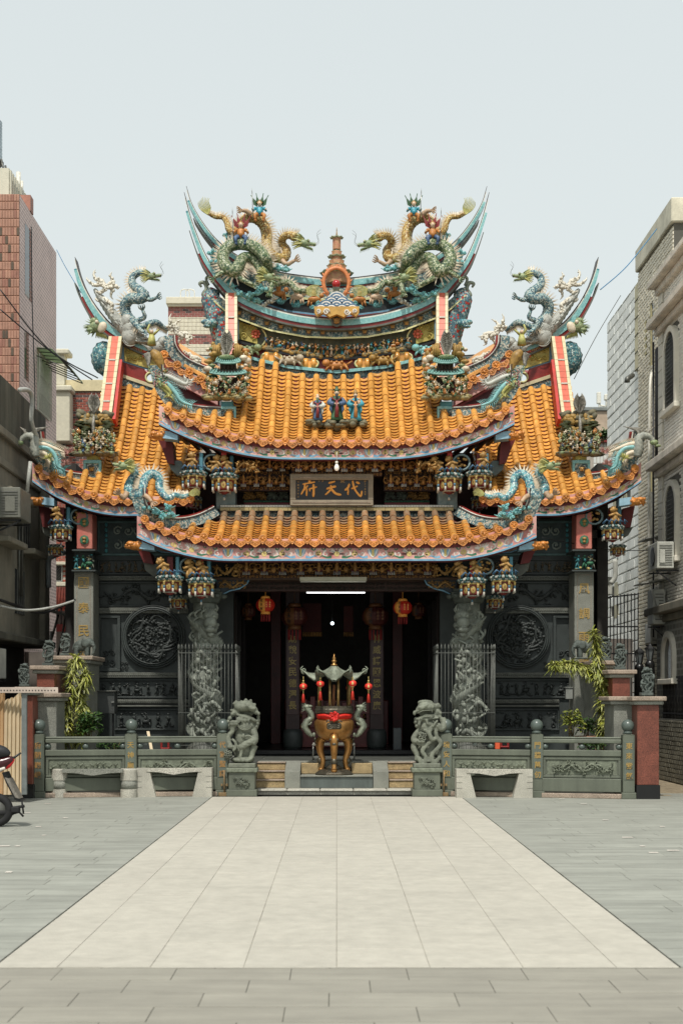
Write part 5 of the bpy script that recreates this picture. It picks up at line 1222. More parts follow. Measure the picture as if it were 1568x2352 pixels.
 for nm_,mt_,pp in(('tail_feather',wcloud,[(1095,1150),(1190,1160),(1280,1200),(1345,1225),(1365,1190)]),('tail_feather',turq,[(1120,1180),(1200,1230),(1260,1300),(1310,1370),(1400,1405)]),('tail_feather',mane_y,[(1110,1200),(1170,1240),(1215,1290),(1210,1330)])):
  b=MB();c=catmull([Q(*a)for a in pp],6);b.tube(c,[.04,.045,.035,.015],6)
  for i in range(1,len(c)-1):
   t=(c[i+1]-c[i-1]).normalized();nn=Vector((-t.z,0,t.x))
   for s in(-1,1):b.tube([c[i],c[i]+nn*s*.06+t*.03,c[i]+nn*s*.1+t*.08-Vector((0,.02,0))],[.014,.01,.002],3)
  obj(nm_,b,mt_,root)
 b=MB();rnd=random.Random(2)
 for k in range(26):c0=Q(rnd.uniform(1040,1180),rnd.uniform(1090,1230),-.03);b.i=k%3;[b.ell(c0+Vector((math.cos(a)*.03,0,math.sin(a)*.03)),.02,nu=5,nv=4)for a in(0,2.1,4.2)]
 obj('peonies_and_leaves',b,[M('dusty_rose',C(170,120,110),.5,.3,20),face_g,robe[3]],root)
 p=P(*f3_(1060,900),27.3);root=thing('immortal_figure','yellow-robed immortal figure standing on the left side ridge','immortal figure',p,'immortals on the side ridges');b=MB();b.lathe([(.09,0),(.07,.12),(.05,.2)],9);b.tube([(0,0,.18),(-.08,-.03,.3),(-.04,-.02,.4)],[.03,.02],5);b.tube([(0,0,.18),(.1,-.03,.26),(.14,-.02,.3)],[.03,.02],5);obj('robe',b,mane_y,root,local=True);b=MB();b.ell((0,-.01,.26),.04);obj('head',b,robe[5],root,local=True)
 p=P(*f3_(600,770),27.75);root=thing('fish_dragon_head','green fish-dragon head jutting outward below the left side ridge','dragon head',p,'fish-dragon heads at the gable ends');b=MB();Q=lambda x,y,d=0:Vector(P(*f3_(x,y),27.75+d))-p
 b.ell(Q(590,745),(.13,.12,.12));b.ell(Q(580,700),(.09,.1,.07));b.ell(Q(555,775),(.1,.1,.06));rnd=random.Random(3)
 for k in range(26):a=rnd.uniform(1.3,4.6);b.cone(Q(585,745)+Vector((math.cos(a)*.08,rnd.uniform(-.08,.05),math.sin(a)*.1)),Q(585,745)+Vector((math.cos(a)*.24,rnd.uniform(-.1,.05),math.sin(a)*.22)),.022,4)
 obj('head',b,face_g,root,local=True);b=MB()
 for k in range(9):b.tube([Q(620,760+k*4),Q(600+k*9,800+k*3),Q(590+k*13,840+k*2)],[.03,.02,.004],4)
 obj('gold_fins',b,mane_y,root,local=True);b=MB();b.ell(Q(645,750,-.06),(.09,.05,.12),Matrix.Rotation(.5,3,'Y'));b.ell(Q(600,705,-.1),.04);obj('white_cheek',b,ivory,root,local=True)
 dragon('turquoise-scaled dragon on the left corner of the porch roof, head turned outward',f5,24.0,[(985,665),(1025,720),(990,785),(972,850),(1010,905),(1068,900),(1090,830),(1112,762),(1170,722),(1228,765),(1228,835),(1262,895),(1310,925),(1360,900),(1420,915),(1480,895)],[34,34,38,42,42,40,36,38,38,36,34,30,26,22,20,14],sc_cyan,(930,655),(-1,-.05),95,(1475,895),(1,.3),95,[[(960,880),(930,920),(900,895)],[(1080,900),(1130,920),(1165,960)]],1,.1,'dragons on the porch roof corners')
 clouds(f5,23.95,[(1100,950),(1130,1010),(1200,1040),(1260,1080),(1330,1075),(1300,1000)],tcloud,'turquoise cloud scrolls under the left porch corner dragon',38)
 Q=lambda x,y,d=0:P(*f5(x,y),24.8+d);p=Q(150,480);root=thing('phoenix_figure','grey and teal phoenix with spread wings on the outer left roof corner','phoenix figure',p,'phoenixes on the roof corners')
 b=MB();b.tube(catmull([Q(60,475),Q(80,430),Q(130,405),Q(185,430),Q(190,520),Q(200,580)],5),[.04,.045,.06,.08,.095,.07],9,pat=.12);obj('body',b,M('grey_feathers',C(126,130,122),.5,.5,20,.6,col2=C(186,186,172)),root)
 b=MB();b.ell(Q(58,462),(.08,.06,.05));b.ell(Q(25,490),(.06,.04,.025));b.cone(Q(40,480),Q(5,500),.03,5);obj('head',b,face_g,root);b=MB()
 for k in range(9):b.tube([Q(150,400),Q(190,350+k*5),Q(315-k*18,328+k*5)],[.03,.028,.004],4,flat=.4)
 for k in range(6):b.tube([Q(120,395),Q(100,365+k*3),Q(62+k*10,330+k*4)],[.03,.02,.004],4,flat=.4)
 obj('wing',b,M('dark_feathers',(0,0,0)),root)
 for pp,mt_ in(([(190,470),(270,480),(350,510),(440,545)],ivory),([(200,500),(300,510),(360,580),(380,660),(440,690)],turq),([(210,540),(280,560),(330,620)],ivory)):
  b=MB();c=catmull([Q(*a)for a in pp],7);b.tube(c,[.05,.045,.035,.01],6)
  for i in range(1,len(c)-1):
   t=(c[i+1]-c[i-1]).normalized();nn=Vector((-t.z,0,t.x))
   for s in(-1,1):b.tube([c[i],c[i]+nn*s*.07+t*.03,c[i]+nn*s*.11+t*.09-Vector((0,.02,0))],[.016,.012,.002],3)
  obj('tail_feather',b,mt_,root)
 for(x,y)in((300,590),(445,640),(470,540)):b=MB();rnd=random.Random(x);c0=Q(x,y,-.1);[b.cone(c0,c0+Vector((rnd.uniform(-1,1),rnd.uniform(-.5,.5),rnd.uniform(-.3,1))).normalized()*.12,.02,4)for k in range(22)];obj('spiky_flower',b,mane_y if x<400 else M('dusty_rose',C(0,0,0)),root)
 def feather(b,p,h):
  b.tube([p,p+Vector((0,0,h))],[.03,.012],6)
  for k in range(13):
   z=h*(k+1)/14;w_=.11*math.sin(math.pi*(k+2)/16)
   for s in(-1,1):b.tube([p+Vector((0,0,z)),p+Vector((s*w_,-.02,z+.05)),p+Vector((s*w_*.9,-.03,z+.1))],[.022,.016,.003],4)
 Yp=25.4;c0=P(522,932,Yp);root=thing('pavilion_tableau','two-storey porcelain pavilion with tiny figures on the left descending ridge of the central roof','pavilion ornament',c0,'pavilion tableaux on the descending ridges')
 b=MB();pbox(b,500,541,934,972,Yp,.5,.01);pd=obj('pedestal',b,mosaic,root);b=MB()
 for r_ in((499,542,933,940),(499,504,940,972),(537,542,940,972)):pbox(b,*r_,Yp-.03,.1,.006)
 obj('turquoise_frame',b,turq,pd);b=mask_mb(.085);b.xf(Matrix.Translation(P(521,956,Yp)));obj('lion_mask',b,[grey_m,gold],pd);b=MB();pbox(b,508,535,922,933,Yp-.02,.3,.004);obj('blue_tile_neck',b,turq_d,pd)
 rnd=random.Random(12);b=MB()
 for k in range(40):b.ell(P(rnd.uniform(474,572),911+rnd.uniform(-4,5),Yp+rnd.uniform(-.25,.25)),(rnd.uniform(.06,.13),.1,.04),nu=7,nv=5)
 obj('rock_shelf',b,M('grey_rock_glaze',C(104,106,88),.7,.5,12,.6,30,col2=C(190,170,110)),root)
 for(a,c,yy,hh)in((481,567,858,9),(495,553,832,8)):
  b=MB();N=12;row1,row2=[],[]
  for k in range(N+1):t=k/N*2-1;x=(a+c)/2+(c-a)/2*t;row1.append(P((a+c)/2+(c-a)/2*t*.8,yy-hh-2-4*abs(t)**3,Yp+.05));row2.append(P(x,yy-5*abs(t)**3,Yp-.3))
  b.strip(row2,row1);b.strip([v-Vector((0,0,.03))for v in row1],[v-Vector((0,0,.03))for v in row2]);b.strip([v-Vector((0,0,.03))for v in row2],row2)
  for k in range(N):b.tube([row2[k]+Vector((.01,0,.01)),row1[k]+Vector((.01,0,.01))],.012,4)
  b.tube([v-Vector((0,0,.015))for v in row2],.018,5);obj('little_roof',b,M('pale_teal_roof',C(130,176,166),.5,.4,14,.4),root)
 b=MB()
 for(x0,x1,yt,yb)in((505,545,866,900),(507,541,834,850)):
  for k in range(5):b.tube([P(x0+(x1-x0)*k/4,yt,Yp-.12),P(x0+(x1-x0)*k/4,yb,Yp-.12)],.015,5)
  pbox(b,x0,x1,yt,yb,Yp-.05,.3,0)
 pbox(b,503,547,850,855,Yp-.16,.3,.004);obj('hall_posts',b,M('brown_porcelain',C(92,70,56),.5,.3,9),root)
 b=MB()
 for k in range(150):
  x=rnd.uniform(476,570);y=rnd.uniform(868,908);q_=P(x,y,Yp-.2-rnd.uniform(0,.12));b.i=rnd.randrange(5);s=rnd.uniform(.012,.03)
  if abs(x-524)>24 or rnd.random()<.6:b.ell(q_,(s*rnd.uniform(.8,1.8),s,s*rnd.uniform(.8,1.6)),Matrix.Rotation(rnd.uniform(-1,1),3,'Y'),6,4);b.i=4 if k%3==0 else b.i;b.ell(q_+Vector((rnd.uniform(-.02,.02),-.01,s*1.5)),s*.6,nu=5,nv=4);b.tube([q_,q_+Vector((rnd.uniform(-.06,.06),-.04,rnd.uniform(-.03,.06)))],[s*.4,.004],4)
 for s in(-1,1):
  for k in range(34):b.i=rnd.choice((1,1,4,3,0));b.ell(P(524+s*rnd.uniform(30,47),rnd.uniform(800,896),Yp+rnd.uniform(-.1,.15)),(rnd.uniform(.04,.09),.07,rnd.uniform(.03,.06)),nu=6,nv=5)
  for k in range(16):b.i=2;b.ell(P(524+s*rnd.uniform(26,44),rnd.uniform(862,890),Yp-.16),(.07,.05,.018),nu=6,nv=4)
 obj('tiny_figures_and_rocks',b,[robe[2],M('ochre_rock',C(176,140,74),.6,.4,12),robe[3],face_g,ivory],root,kind='stuff')
 b=MB();feather(b,P(521,822,Yp-.1),.45);obj('silver_plume',b,M('dark_feathers',(0,0,0)),root);b=MB();b.lathe([(.02,0),(.12,.02),(.15,.07),(.13,.08)],12,c=P(521,828,Yp-.1));obj('bowl',b,face_g,root);b=MB()
 for s in(-1,1):[b.ell(P(521+s*rnd.uniform(14,34),rnd.uniform(790,824),Yp),(rnd.uniform(.025,.06),.06,rnd.uniform(.025,.05)),nu=6,nv=5)for _ in range(22)];[b.tube([P(521+s*(18+k*4),816,Yp-.1),P(521+s*(20+k*4),792,Yp-.12)],.018,5)for k in range(4)]
 obj('gilt_flame_leaves',b,M('ochre_rock',(0,0,0)),root)
 Yq=25.6;c0=P(213,1060,Yq);root=thing('grotto_tableau','rocky porcelain grotto crowded with figures and pine trees on the left side roof','grotto ornament',c0,'grotto tableaux on the side roofs')
 b=MB();pbox(b,193,230,1058,1098,Yq-.05,.45,.01);pd=obj('pedestal',b,mosaic,root);b=MB()
 for r_ in((191,232,1056,1064),(191,197,1064,1096),(226,232,1064,1096)):pbox(b,*r_,Yq-.08,.1,.006)
 obj('turquoise_frame',b,turq,pd);b=mask_mb(.08);b.xf(Matrix.Translation(P(211,1078,Yq-.05)));obj('lion_mask',b,[grey_m,gold],pd);b=MB();pbox(b,199,226,1045,1056,Yq-.05,.3,.004);obj('yellow_tile_neck',b,panel_y,pd)
 b=MB()
 for k in range(60):b.ell(P(rnd.uniform(168,264),1042+rnd.uniform(-3,3),Yq+rnd.uniform(-.2,.2)),(rnd.uniform(.05,.12),.1,.035),nu=7,nv=5)
 for k in range(90):b.ell(P(216+rnd.uniform(-36,36),rnd.uniform(948,1035),Yq+.12+rnd.uniform(-.12,.1)),(rnd.uniform(.05,.12),.1,rnd.uniform(.05,.11)),Matrix.Rotation(rnd.uniform(-1,1),3,'Y'),6,5)
 obj('rock_mass',b,M('grotto_rock',C(84,84,72),.8,.5,9,.7,20,col2=C(140,130,98)),root);b=MB()
 for k in range(190):
  x=rnd.uniform(168,262);y=rnd.uniform(990,1040);q_=P(x,y,Yq-.15-rnd.uniform(0,.12));s=rnd.uniform(.012,.03);b.i=rnd.choice((0,1,1,2,3,3,4,5));b.ell(q_,(s*rnd.uniform(.8,2),s,s*rnd.uniform(.8,1.6)),Matrix.Rotation(rnd.uniform(-1,1),3,'Y'),6,4);b.i=4 if k%3==0 else b.i;b.ell(q_+Vector((0,-.01,s*1.6)),s*.6,nu=5,nv=4);b.tube([q_,q_+Vector((rnd.uniform(-.06,.06),-.04,rnd.uniform(-.03,.06)))],[s*.4,.004],4)
 for k in range(26):b.i=1;b.ell(P(216+rnd.uniform(-34,34),rnd.uniform(955,1010),Yq-.02),(rnd.uniform(.04,.08),.05,rnd.uniform(.03,.07)),nu=6,nv=5)
 for cx0 in(188,244):
  for k in range(20):b.i=2;b.ell(P(cx0+rnd.uniform(-12,12),968+k*2.4,Yq-.1),(.09,.06,.016),nu=6,nv=4)
 obj('tiny_figures_and_trees',b,[robe[2],M('ochre_rock',(0,0,0)),M('pine_glaze',C(84,90,56),.5,.4,12),face_g,ivory,robe[0]],root,kind='stuff')
 b=MB();feather(b,P(216,952,Yq-.05),.32);b.tube([P(216,1010,Yq-.12),P(214,975,Yq-.1),P(216,950,Yq-.05)],[.04,.02],6);obj('silver_plume',b,M('dark_feathers',(0,0,0)),root)
 root=thing('scaled_column','red and blue shell-covered column with scroll top at the left end of the main ridge','column ornament',P(500,780,27.0),'shell-covered columns at the main ridge ends');b=MB();b.tube(catmull([P(*fA(*q_),27.0)for q_ in((440,960),(410,1030),(430,1120),(470,1230),(490,1330),(500,1440))],5),[.1,.2,.2,.22,.2,.15],10,pat=.04);obj('shaft',b,M('red_blue_shells',C(96,130,140),.4,.3,26,.8,kind='mosaic',col2=[C(120,160,164),C(150,178,174),C(200,60,48),C(190,200,190),C(84,124,140)]),root)
 b=MB();c=[P(*fA(*q_),26.95)for q_ in((380,1030),(345,1000),(370,950),(350,900),(310,905),(325,935))];b.tube(catmull(c,5),[.05,.05,.04,.04,.03,.02],7);b.tube(catmull([P(*fA(*q_),26.95)for q_ in((385,920),(365,870),(385,850),(430,880))],5),[.03,.03,.02],6);obj('scroll',b,pewter,root);b=MB();h=P(*fA(400,1240),26.8);b.ell(h,(.14,.12,.09));b.ell(h+Vector((-.1,-.03,.02)),(.08,.07,.05));b.ell(h+Vector((-.06,-.05,-.07)),(.08,.06,.03));[b.cone(h+Vector((.02,0,0)),h+Vector((.12*math.cos(k),-.05,.16*math.sin(k))),.03,4)for k in range(4,9)];obj('beast_head',b,sc_cyan,root)
both(deco)
Yt=27.45;root=thing('ridge_pagoda','slender tiered porcelain pagoda at the middle of the main ridge','pagoda ornament',P(773,640,Yt));u=m(1,Yt)
for k,(y,w_,bt,bw)in enumerate(((546,17,571,10),(578,13,584,12),(590,23,597,14),(600,19,606,18),(611,25,626,22),(628,42,650,26))):
 b=MB();b.lathe([(bw*u,0),(bw*u,(bt-y+3)*u)],8,c=P(773,bt+2,Yt),a0=.39,sm=False);bd_=obj('storey',b,[M('pagoda_wall',C(196,160,110),.5,.3,16,.4,col2=C(186,116,96))],root);b=MB();N=16;v=[]
 for i,(r_,z)in enumerate(((.35,5),(.7,1.5),(1.0,0),(.98,-1.5),(.5,-2))):
  for j in range(N):cn=abs(math.cos(j*math.pi/4*1))**4 if j%2==0 else 0;v.append(P(773,y,Yt)+Vector((math.cos(6.283*j/N)*r_*w_*.88*u*(1+.08*(j%2==0)),math.sin(6.283*j/N)*r_*w_*.88*u,(z+(2.4*r_**3 if j%2==0 else 0))*u)))
 b.add(v,[(i*N+j,i*N+(j+1)%N,(i+1)*N+(j+1)%N,(i+1)*N+j)for i in range(4)for j in range(N)]);b.V=b.V;obj('tier_roof',b,M('tier_glaze',C(150,170,150),.45,.4,14,.4,col2=C(196,190,150)),root)
b=MB();b.lathe([(4*u,0),(3*u,6*u),(1.2*u,7*u),(2.4*u,9*u),(1*u,10*u),(2*u,12*u),(.9*u,13*u),(1.7*u,15*u),(.7*u,16*u),(1.2*u,18*u),(.2*u,26*u)],10,c=P(773,547,Yt));obj('spire',b,gold,root)
Yr=26.65;c=P(772,649,Yr);u=m(1,Yr);fr_=thing('flaming_pearl','red pearl in an orange flaming ring in front of the pagoda','pearl ornament',c);b=MB();ring=[c+Vector((math.cos(a)*29*u,0,math.sin(a)*34*u))for a in[R(-50+k*280/26)for k in range(27)]]
b.tube(ring,4.5*u,8,flat=.7)
for k,p in enumerate(ring):
 d=(p-c).normalized();t=Vector((-d.z,0,d.x))*(1 if p.x>c.x else-1);L=9*u if k%2 else 5*u;b.tube([p,p+d*L*.6+t*2*u,p+d*L+t*5*u],[4*u,2.5*u,.3*u],6,flat=.6)
obj('flame_ring',b,M('flame_orange',C(214,130,76),.5,.3,20,.3),fr_);b=MB();b.ell(P(772,652,Yr-.03),9.5*u,nu=16,nv=12);obj('pearl',b,M('pearl_red',C(180,40,40),.25,.2,20),fr_);b=MB();b.lathe([(5*u,-12*u),(7*u,-8*u),(9*u,-3*u),(8*u,0)],12,c=P(772,658,Yr));obj('pearl_stand',b,pewter,fr_)
wm=thing('wave_mountain','blue and white wave mountain on a yellow scroll plaque at the middle of the ridge','wave ornament',P(773,728,26.5));b=MB();Yw=26.55;b.i=0;cl=[(X(773+x,Yw),Z(y,Yw))for x,y in((-52,712),(-44,700),(-30,692),(-20,680),(-10,671),(0,668),(10,671),(20,680),(30,692),(44,700),(52,712))];b.prism(cl,Yw,Yw+.2)
for r_,(n_,y0,hw)in enumerate(((1,684,0),(2,692,12),(3,700,24),(4,709,36))):
 for k in range(n_):
  cx0=773+(0 if n_==1 else-hw+2*hw*k/(n_-1))
  for q_ in range(4):
   b.i=q_%2+1;rr_=(15-q_*3.4);b.tube([P(cx0+math.cos(a)*rr_,y0-math.sin(a)*rr_*.95+4,Yw-.02-.012*r_)for a in[j*math.pi/9 for j in range(10)]],.022,5)
obj('waves',b,[white_p,M('deep_blue_paint',C(60,96,140)),white_p],wm);b=MB();cl=[(X(773+x,Yw),Z(y,Yw))for x,y in((-52,706),(-50,722),(-44,728),(-30,720),(-16,730),(0,724),(16,730),(30,720),(44,728),(50,722),(52,706))];b.prism(cl,Yw-.08,Yw+.05);pl_=obj('scroll_plaque',b,M('ochre_plaque',C(206,160,80),.5,.25,9),wm);b=MB()
for s in(-1,1):b.tube([P(773+s*24+x,716+y,Yw-.09)for x,y in spiral(0,0,8,1.4,0,s,10)],.018,5);b.tube([P(773+s*42+x,714+y,Yw-.09)for x,y in spiral(0,0,6,1.4,2,s,10)],.015,5)
obj('white_scrolls',b,white_p,pl_)
Yq=25.15;sh=thing('rock_shelf','grey rock ledge fixed on the central roof carrying the three robed sages','ledge',P(772,980,Yq+.1));b=MB();rnd=random.Random(4)
for cx0 in(730,774,816):
 for k in range(24):b.ell(P(cx0+rnd.uniform(-20,20),972+rnd.uniform(-5,7),Yq+rnd.uniform(-.1,.25)),(rnd.uniform(.04,.1),.09,rnd.uniform(.03,.06)),nu=7,nv=5)
b.tube([P(773,985,Yq+.2),P(773,975,Yq)],.1,8);obj('rocks',b,M('grotto_rock',(0,0,0)),sh)
def sage(px,h,cols,label,hat,beard):
 p=P(px,966,Yq);k=m(h,Yq);root=thing('sage_statue',label,'statue',p,'three robed sages on the central roof');b=MB();O=lambda x,y,z:Vector((x*k,y*k,z*k));N=22;v=[];pr=[(.2,0),(.19,.12),(.165,.3),(.15,.5),(.17,.66),(.12,.76),(.05,.8)]
 for r_,z in pr:
  for j in range(N):a=6.283*j/N;f=1+.12*math.cos(5*a+z*3)*(1-z);v.append(O(math.cos(a)*r_*f,math.sin(a)*r_*f*.75,z))
 b.add(v,[(i*N+j,i*N+(j+1)%N,(i+1)*N+(j+1)%N,(i+1)*N+j)for i in range(6)for j in range(N)]+[tuple(range(N))[::-1]],True);rb_=obj('robe',b,robe[cols[0]],root,local=True)
 for s in(-1,1):b=MB();b.tube(catmull([O(s*.14,0,.7),O(s*.23,-.06,.56),O(s*.1,-.2,.5)],4),[.075*k,.09*k,.06*k],9);b.tube([O(s*.16,-.12,.5),O(s*.19,-.12,.34),O(s*.16,-.1,.22)],[.05*k,.055*k,.02*k],7,flat=.5);obj('sleeve',b,robe[cols[1]],root,local=True)
 b=MB();b.tube([O(0,-.17,.62),O(.01,-.18,.36),O(0,-.17,.08)],[.04*k,.06*k,.07*k],7,flat=.4);b.tube([O(-.16,-.1,.7),O(0,-.16,.6),O(.16,-.1,.7)],.025*k,6);obj('sash',b,robe[cols[2]],root,local=True)
 b=MB();b.ell(O(0,-.03,.87),(.07*k,.075*k,.09*k),nu=14,nv=10);b.ell(O(0,-.11,.865),(.014*k,.016*k,.022*k));b.tube([O(0,0,.74),O(0,-.01,.82)],.04*k,8)
 for s in(-1,1):b.ell(O(s*.072,-.02,.87),(.012*k,.02*k,.026*k));b.ell(O(s*.05,-.22,.5),(.03*k,.025*k,.03*k));b.ell(O(s*.028,-.092,.885),(.012*k,.008*k,.008*k))
 if not hat:b.ell(O(0,0,.95),(.065*k,.07*k,.075*k))
 obj('head',b,robe[5],root,local=True)
 if hat:b=MB();b.lathe([(.08*k,.92*k),(.085*k,.97*k),(.06*k,1.0*k),(.05*k,1.06*k)],12,c=O(0,-.01,0));[b.tube([O(s*.06,0,.97),O(s*.18,0,.985),O(s*(.26 if hat==2 else.1),0,.975)],.012*k,5)for s in(-1,1)];b.ell(O(0,-.03,1.07),.03*k);obj('hat',b,robe[3]if hat==2 else gold,root,local=True)
 b=MB();b.tube(catmull([O(0,-.1,.84),O(0,-.15,.76),O(0,-.16,.62)],3),[.03*k,.045*k,.008*k],7,flat=.5);[b.tube([O(0,-.11,.845),O(s*.04,-.11,.81)],[.012*k,.004],4)for s in(-1,1)];obj('beard',b,robe[beard],root,local=True)
 if px>800:b=MB();b.ell(O(.12,-.2,.6),(.05*k,.05*k,.08*k));b.ell(O(.12,-.22,.71),.04*k);obj('child',b,robe[5],root,local=True)
 if px<740:b=MB();b.tube([O(-.18,-.18,.02),O(-.16,-.2,.95),O(-.1,-.2,1.0)],.014*k,5);obj('staff',b,robe[2],root,local=True)
sage(729,60,(0,7,4),'bald-headed sage with a staff in blue and white robes, left of the three',0,3);sage(773,72,(3,0,4),'tall black-bearded sage in a winged official hat, middle of the three',2,6);sage(816,66,(1,1,2),'black-bearded sage in turquoise robe holding a child, right of the three',1,6)
fgm=[robe[2],robe[1],robe[3],ivory,robe[0],M('ochre_rock',(0,0,0)),robe[5]]
for k in range(11):
 d=-150+k*30;b=MB();Yf=26.98;x=X(773+d,Yf);zt,zb=Z(T_bead(d)+8,Yf),Z(T_frb(d)-3,Yf);relief(b,x-.14,x+.14,zb,zb+(zt-zb)*.8,Yf,'figures',40+k,.075)
 n_=len(b.F);rnd=random.Random(k);blk=[rnd.choice((0,0,1,2,3,3,4,5,6))for _ in range(n_//30+1)];b.I=[blk[i//30]for i in range(n_)];part('frieze_figures',b,fgm,fz,kind='stuff')
b=MB();rnd=random.Random(1)
for k in range(90):d=rnd.uniform(-172,172);b.i=k%2;b.ell(P(773+d,T_frb(d)-rnd.uniform(0,7),26.92),(rnd.uniform(.03,.08),.06,rnd.uniform(.025,.05)),nu=6,nv=4)
part('frieze_rocks',b,[M('grotto_rock',(0,0,0)),fgm[5]],fz,kind='stuff')
for d,mt_,in((-205,face_g),(-108,M('pale_beast_glaze',C(190,176,150),.5,.4,16)),(0,fgm[0]),(106,M('gold_brown_feathers',(0,0,0))),(205,tcloud)):
 b=MB();c=P(773+d,(T_frb(d)+T_rim(d))/2+2,26.88);b.ell(c,(.2,.08,.08));b.ell(c+Vector((.2 if d<0 else-.2,-.04,.04)),(.08,.07,.07));[b.tube([c+Vector((x_,-.03,0)),c+Vector((x_*1.4,-.06,-.11))],[.035,.02],5)for x_ in(-.15,-.06,.07,.16)];b.tube([c+Vector((-.18 if d<0 else.18,0,0)),c+Vector((-.3 if d<0 else.3,-.03,.08))],[.03,.012],5);[b.ell(c+Vector((x_,-.06,.05)),.03)for x_ in(-.1,0,.1)];part('carved_beast',b,[mt_],fz)
# stone balustrades
def balustrade(s,posts,texts,motifs,label):
 root=thing('stone_balustrade',label,'balustrade',(P(posts[1][0],1700,posts[1][1]).x,posts[1][1],0),'carved balustrades before the temple')
 pos=[Vector((X(px,Y),Y,0))for px,Y in posts];W_=.185
 for i,p in enumerate(pos):
  b=MB();world_box(b,p.x-W_/2-.02,p.x+W_/2+.02,p.y-.02,p.y+W_+.02,0,.1,.008);world_box(b,p.x-W_/2,p.x+W_/2,p.y,p.y+W_,.1,1.0,.008)
  b.add([(p.x-W_/2,p.y,1.0),(p.x+W_/2,p.y,1.0),(p.x+W_/2,p.y+W_,1.0),(p.x-W_/2,p.y+W_,1.0),(p.x,p.y+W_/2,1.03)],[(0,1,4),(1,2,4),(2,3,4),(3,0,4)])
  o=obj('post',b,bal_m,root)
  b=MB();world_box(b,p.x-.075,p.x+.075,p.y-.008,p.y,.3,.9,.003);obj('inscription_panel',b,M('post_panel',C(96,104,94),.6,.25,4,kind='streak'),o)
  b=MB();b.lathe([(.075,1.02),(.072,1.045),(.058,1.06),(.066,1.075)]+[(.1*math.cos(a),1.145+.1*math.sin(a))for a in[(-.75+k*.129)*1.0*1.15 for k in range(18)]],22,c=(p.x,p.y+W_/2,0));obj('ball_finial',b,ball_m,o)
  tx=texts[i];z0=.83
  for k,ch in enumerate(tx):
   tb=text_mb(ch,.105,.008);tb.xf(Matrix.Translation((p.x,p.y-.01,z0-k*(.155 if i!=1 or s>0 else.16))));obj('gold_character',tb,gold_l if i==1 or s>0 else M('faded_gold_lettering',C(176,134,78),.6,.4,30),o)
 for i in range(2):
  a,b_=pos[i],pos[i+1];d=b_-a;L=d.length;ang=math.atan2(d.y,d.x)
  R_=Matrix.Translation(a+Vector((0,W_/2,0)))@Matrix.Rotation(ang,4,'Z')
  def seg(nm,x0,x1,y0,y1,z0,z1,mt,bev=.008,par=root):
   q=MB();world_box(q,x0,x1,y0,y1,z0,z1,bev);q.xf(R_);return obj(nm,q,mt,par)
  x0,x1=W_/2+.004,L-W_/2-.004
  q=MB();world_box(q,x0,x1,-.06,.06,.865,.93,.012);world_box(q,x0,x1,-.045,.045,.932,.965,.014);q.xf(R_);obj('top_rail',q,bal_m,root)
  seg('lower_rail',x0,x1,-.06,.06,.66,.755,bal_m);seg('sill',x0,x1,-.075,.075,.10,.31,bal_m);seg('foot_moulding',x0-.01,x1+.01,-.1,.1,0,.075,granite_p)
  pn=seg('carved_panel',x0,x1,-.015,.03,.312,.658,bal_m,0)
  for r_ in((x0+.01,x1-.01,.6,.65),(x0+.01,x1-.01,.318,.36),(x0+.01,x0+.05,.36,.6),(x1-.05,x1-.01,.36,.6)):seg('panel_frame',r_[0],r_[1],-.04,-.014,r_[2],r_[3],bal_m,.006,pn)
  q=MB();world_box(q,x0+.07,x1-.07,-.022,-.013,.365,.595,.002);relief(q,x0+.1,x1-.1,.375,.585,-.02,motifs[i],31+i+s*3,.045);q.xf(R_);obj('carved_relief',q,bal_r,pn)
  for k in range(3):
   f=x0+(x1-x0)*(0.03,.5,.97)[k];q=MB();q.ell(Vector((f,0,.81)),(.055,.055,.05),nu=12,nv=8);q.xf(R_);obj('small_baluster',q,ball_m,root)
 return root
balustrade(-1,[(511,22.45),(300,22.25),(87,22.0)][::-1],['府關巍峨','天神廟','代宮聖護'],['bamboo','branch'],'left carved stone balustrade with ball finials, bamboo panel and gold characters')
balustrade(1,[(1025,22.45),(1234,22.1),(1444,21.75)],['境安人和','門牆萬仞','東來紫氣'],['bamboo','branch'],'right carved stone balustrade with ball finials and crane panel beside the red pillar')
for px,nm in((515,'left'),(1019,'right')):
 b=MB();p=Vector((X(px,22.38),22.38,0));b.tube([p,p+Vector((0,0,.42))],.012,8);world_box(b,p.x-.06,p.x-.025,22.4,22.43,.16,.2,.004);world_box(b,p.x+.02,p.x+.055,22.4,22.43,.16,.2,.004);world_box(b,p.x-.09,p.x+.07,22.36,22.42,0,.06,.004)
 tag(obj('flag_holder_rod',b,M('worn_brass_rod',C(150,126,92),.5,.3,9,metal=.5)),'thin metal rod clamped to the %s inner balustrade post'%nm,'rod','rods on the balustrade posts')
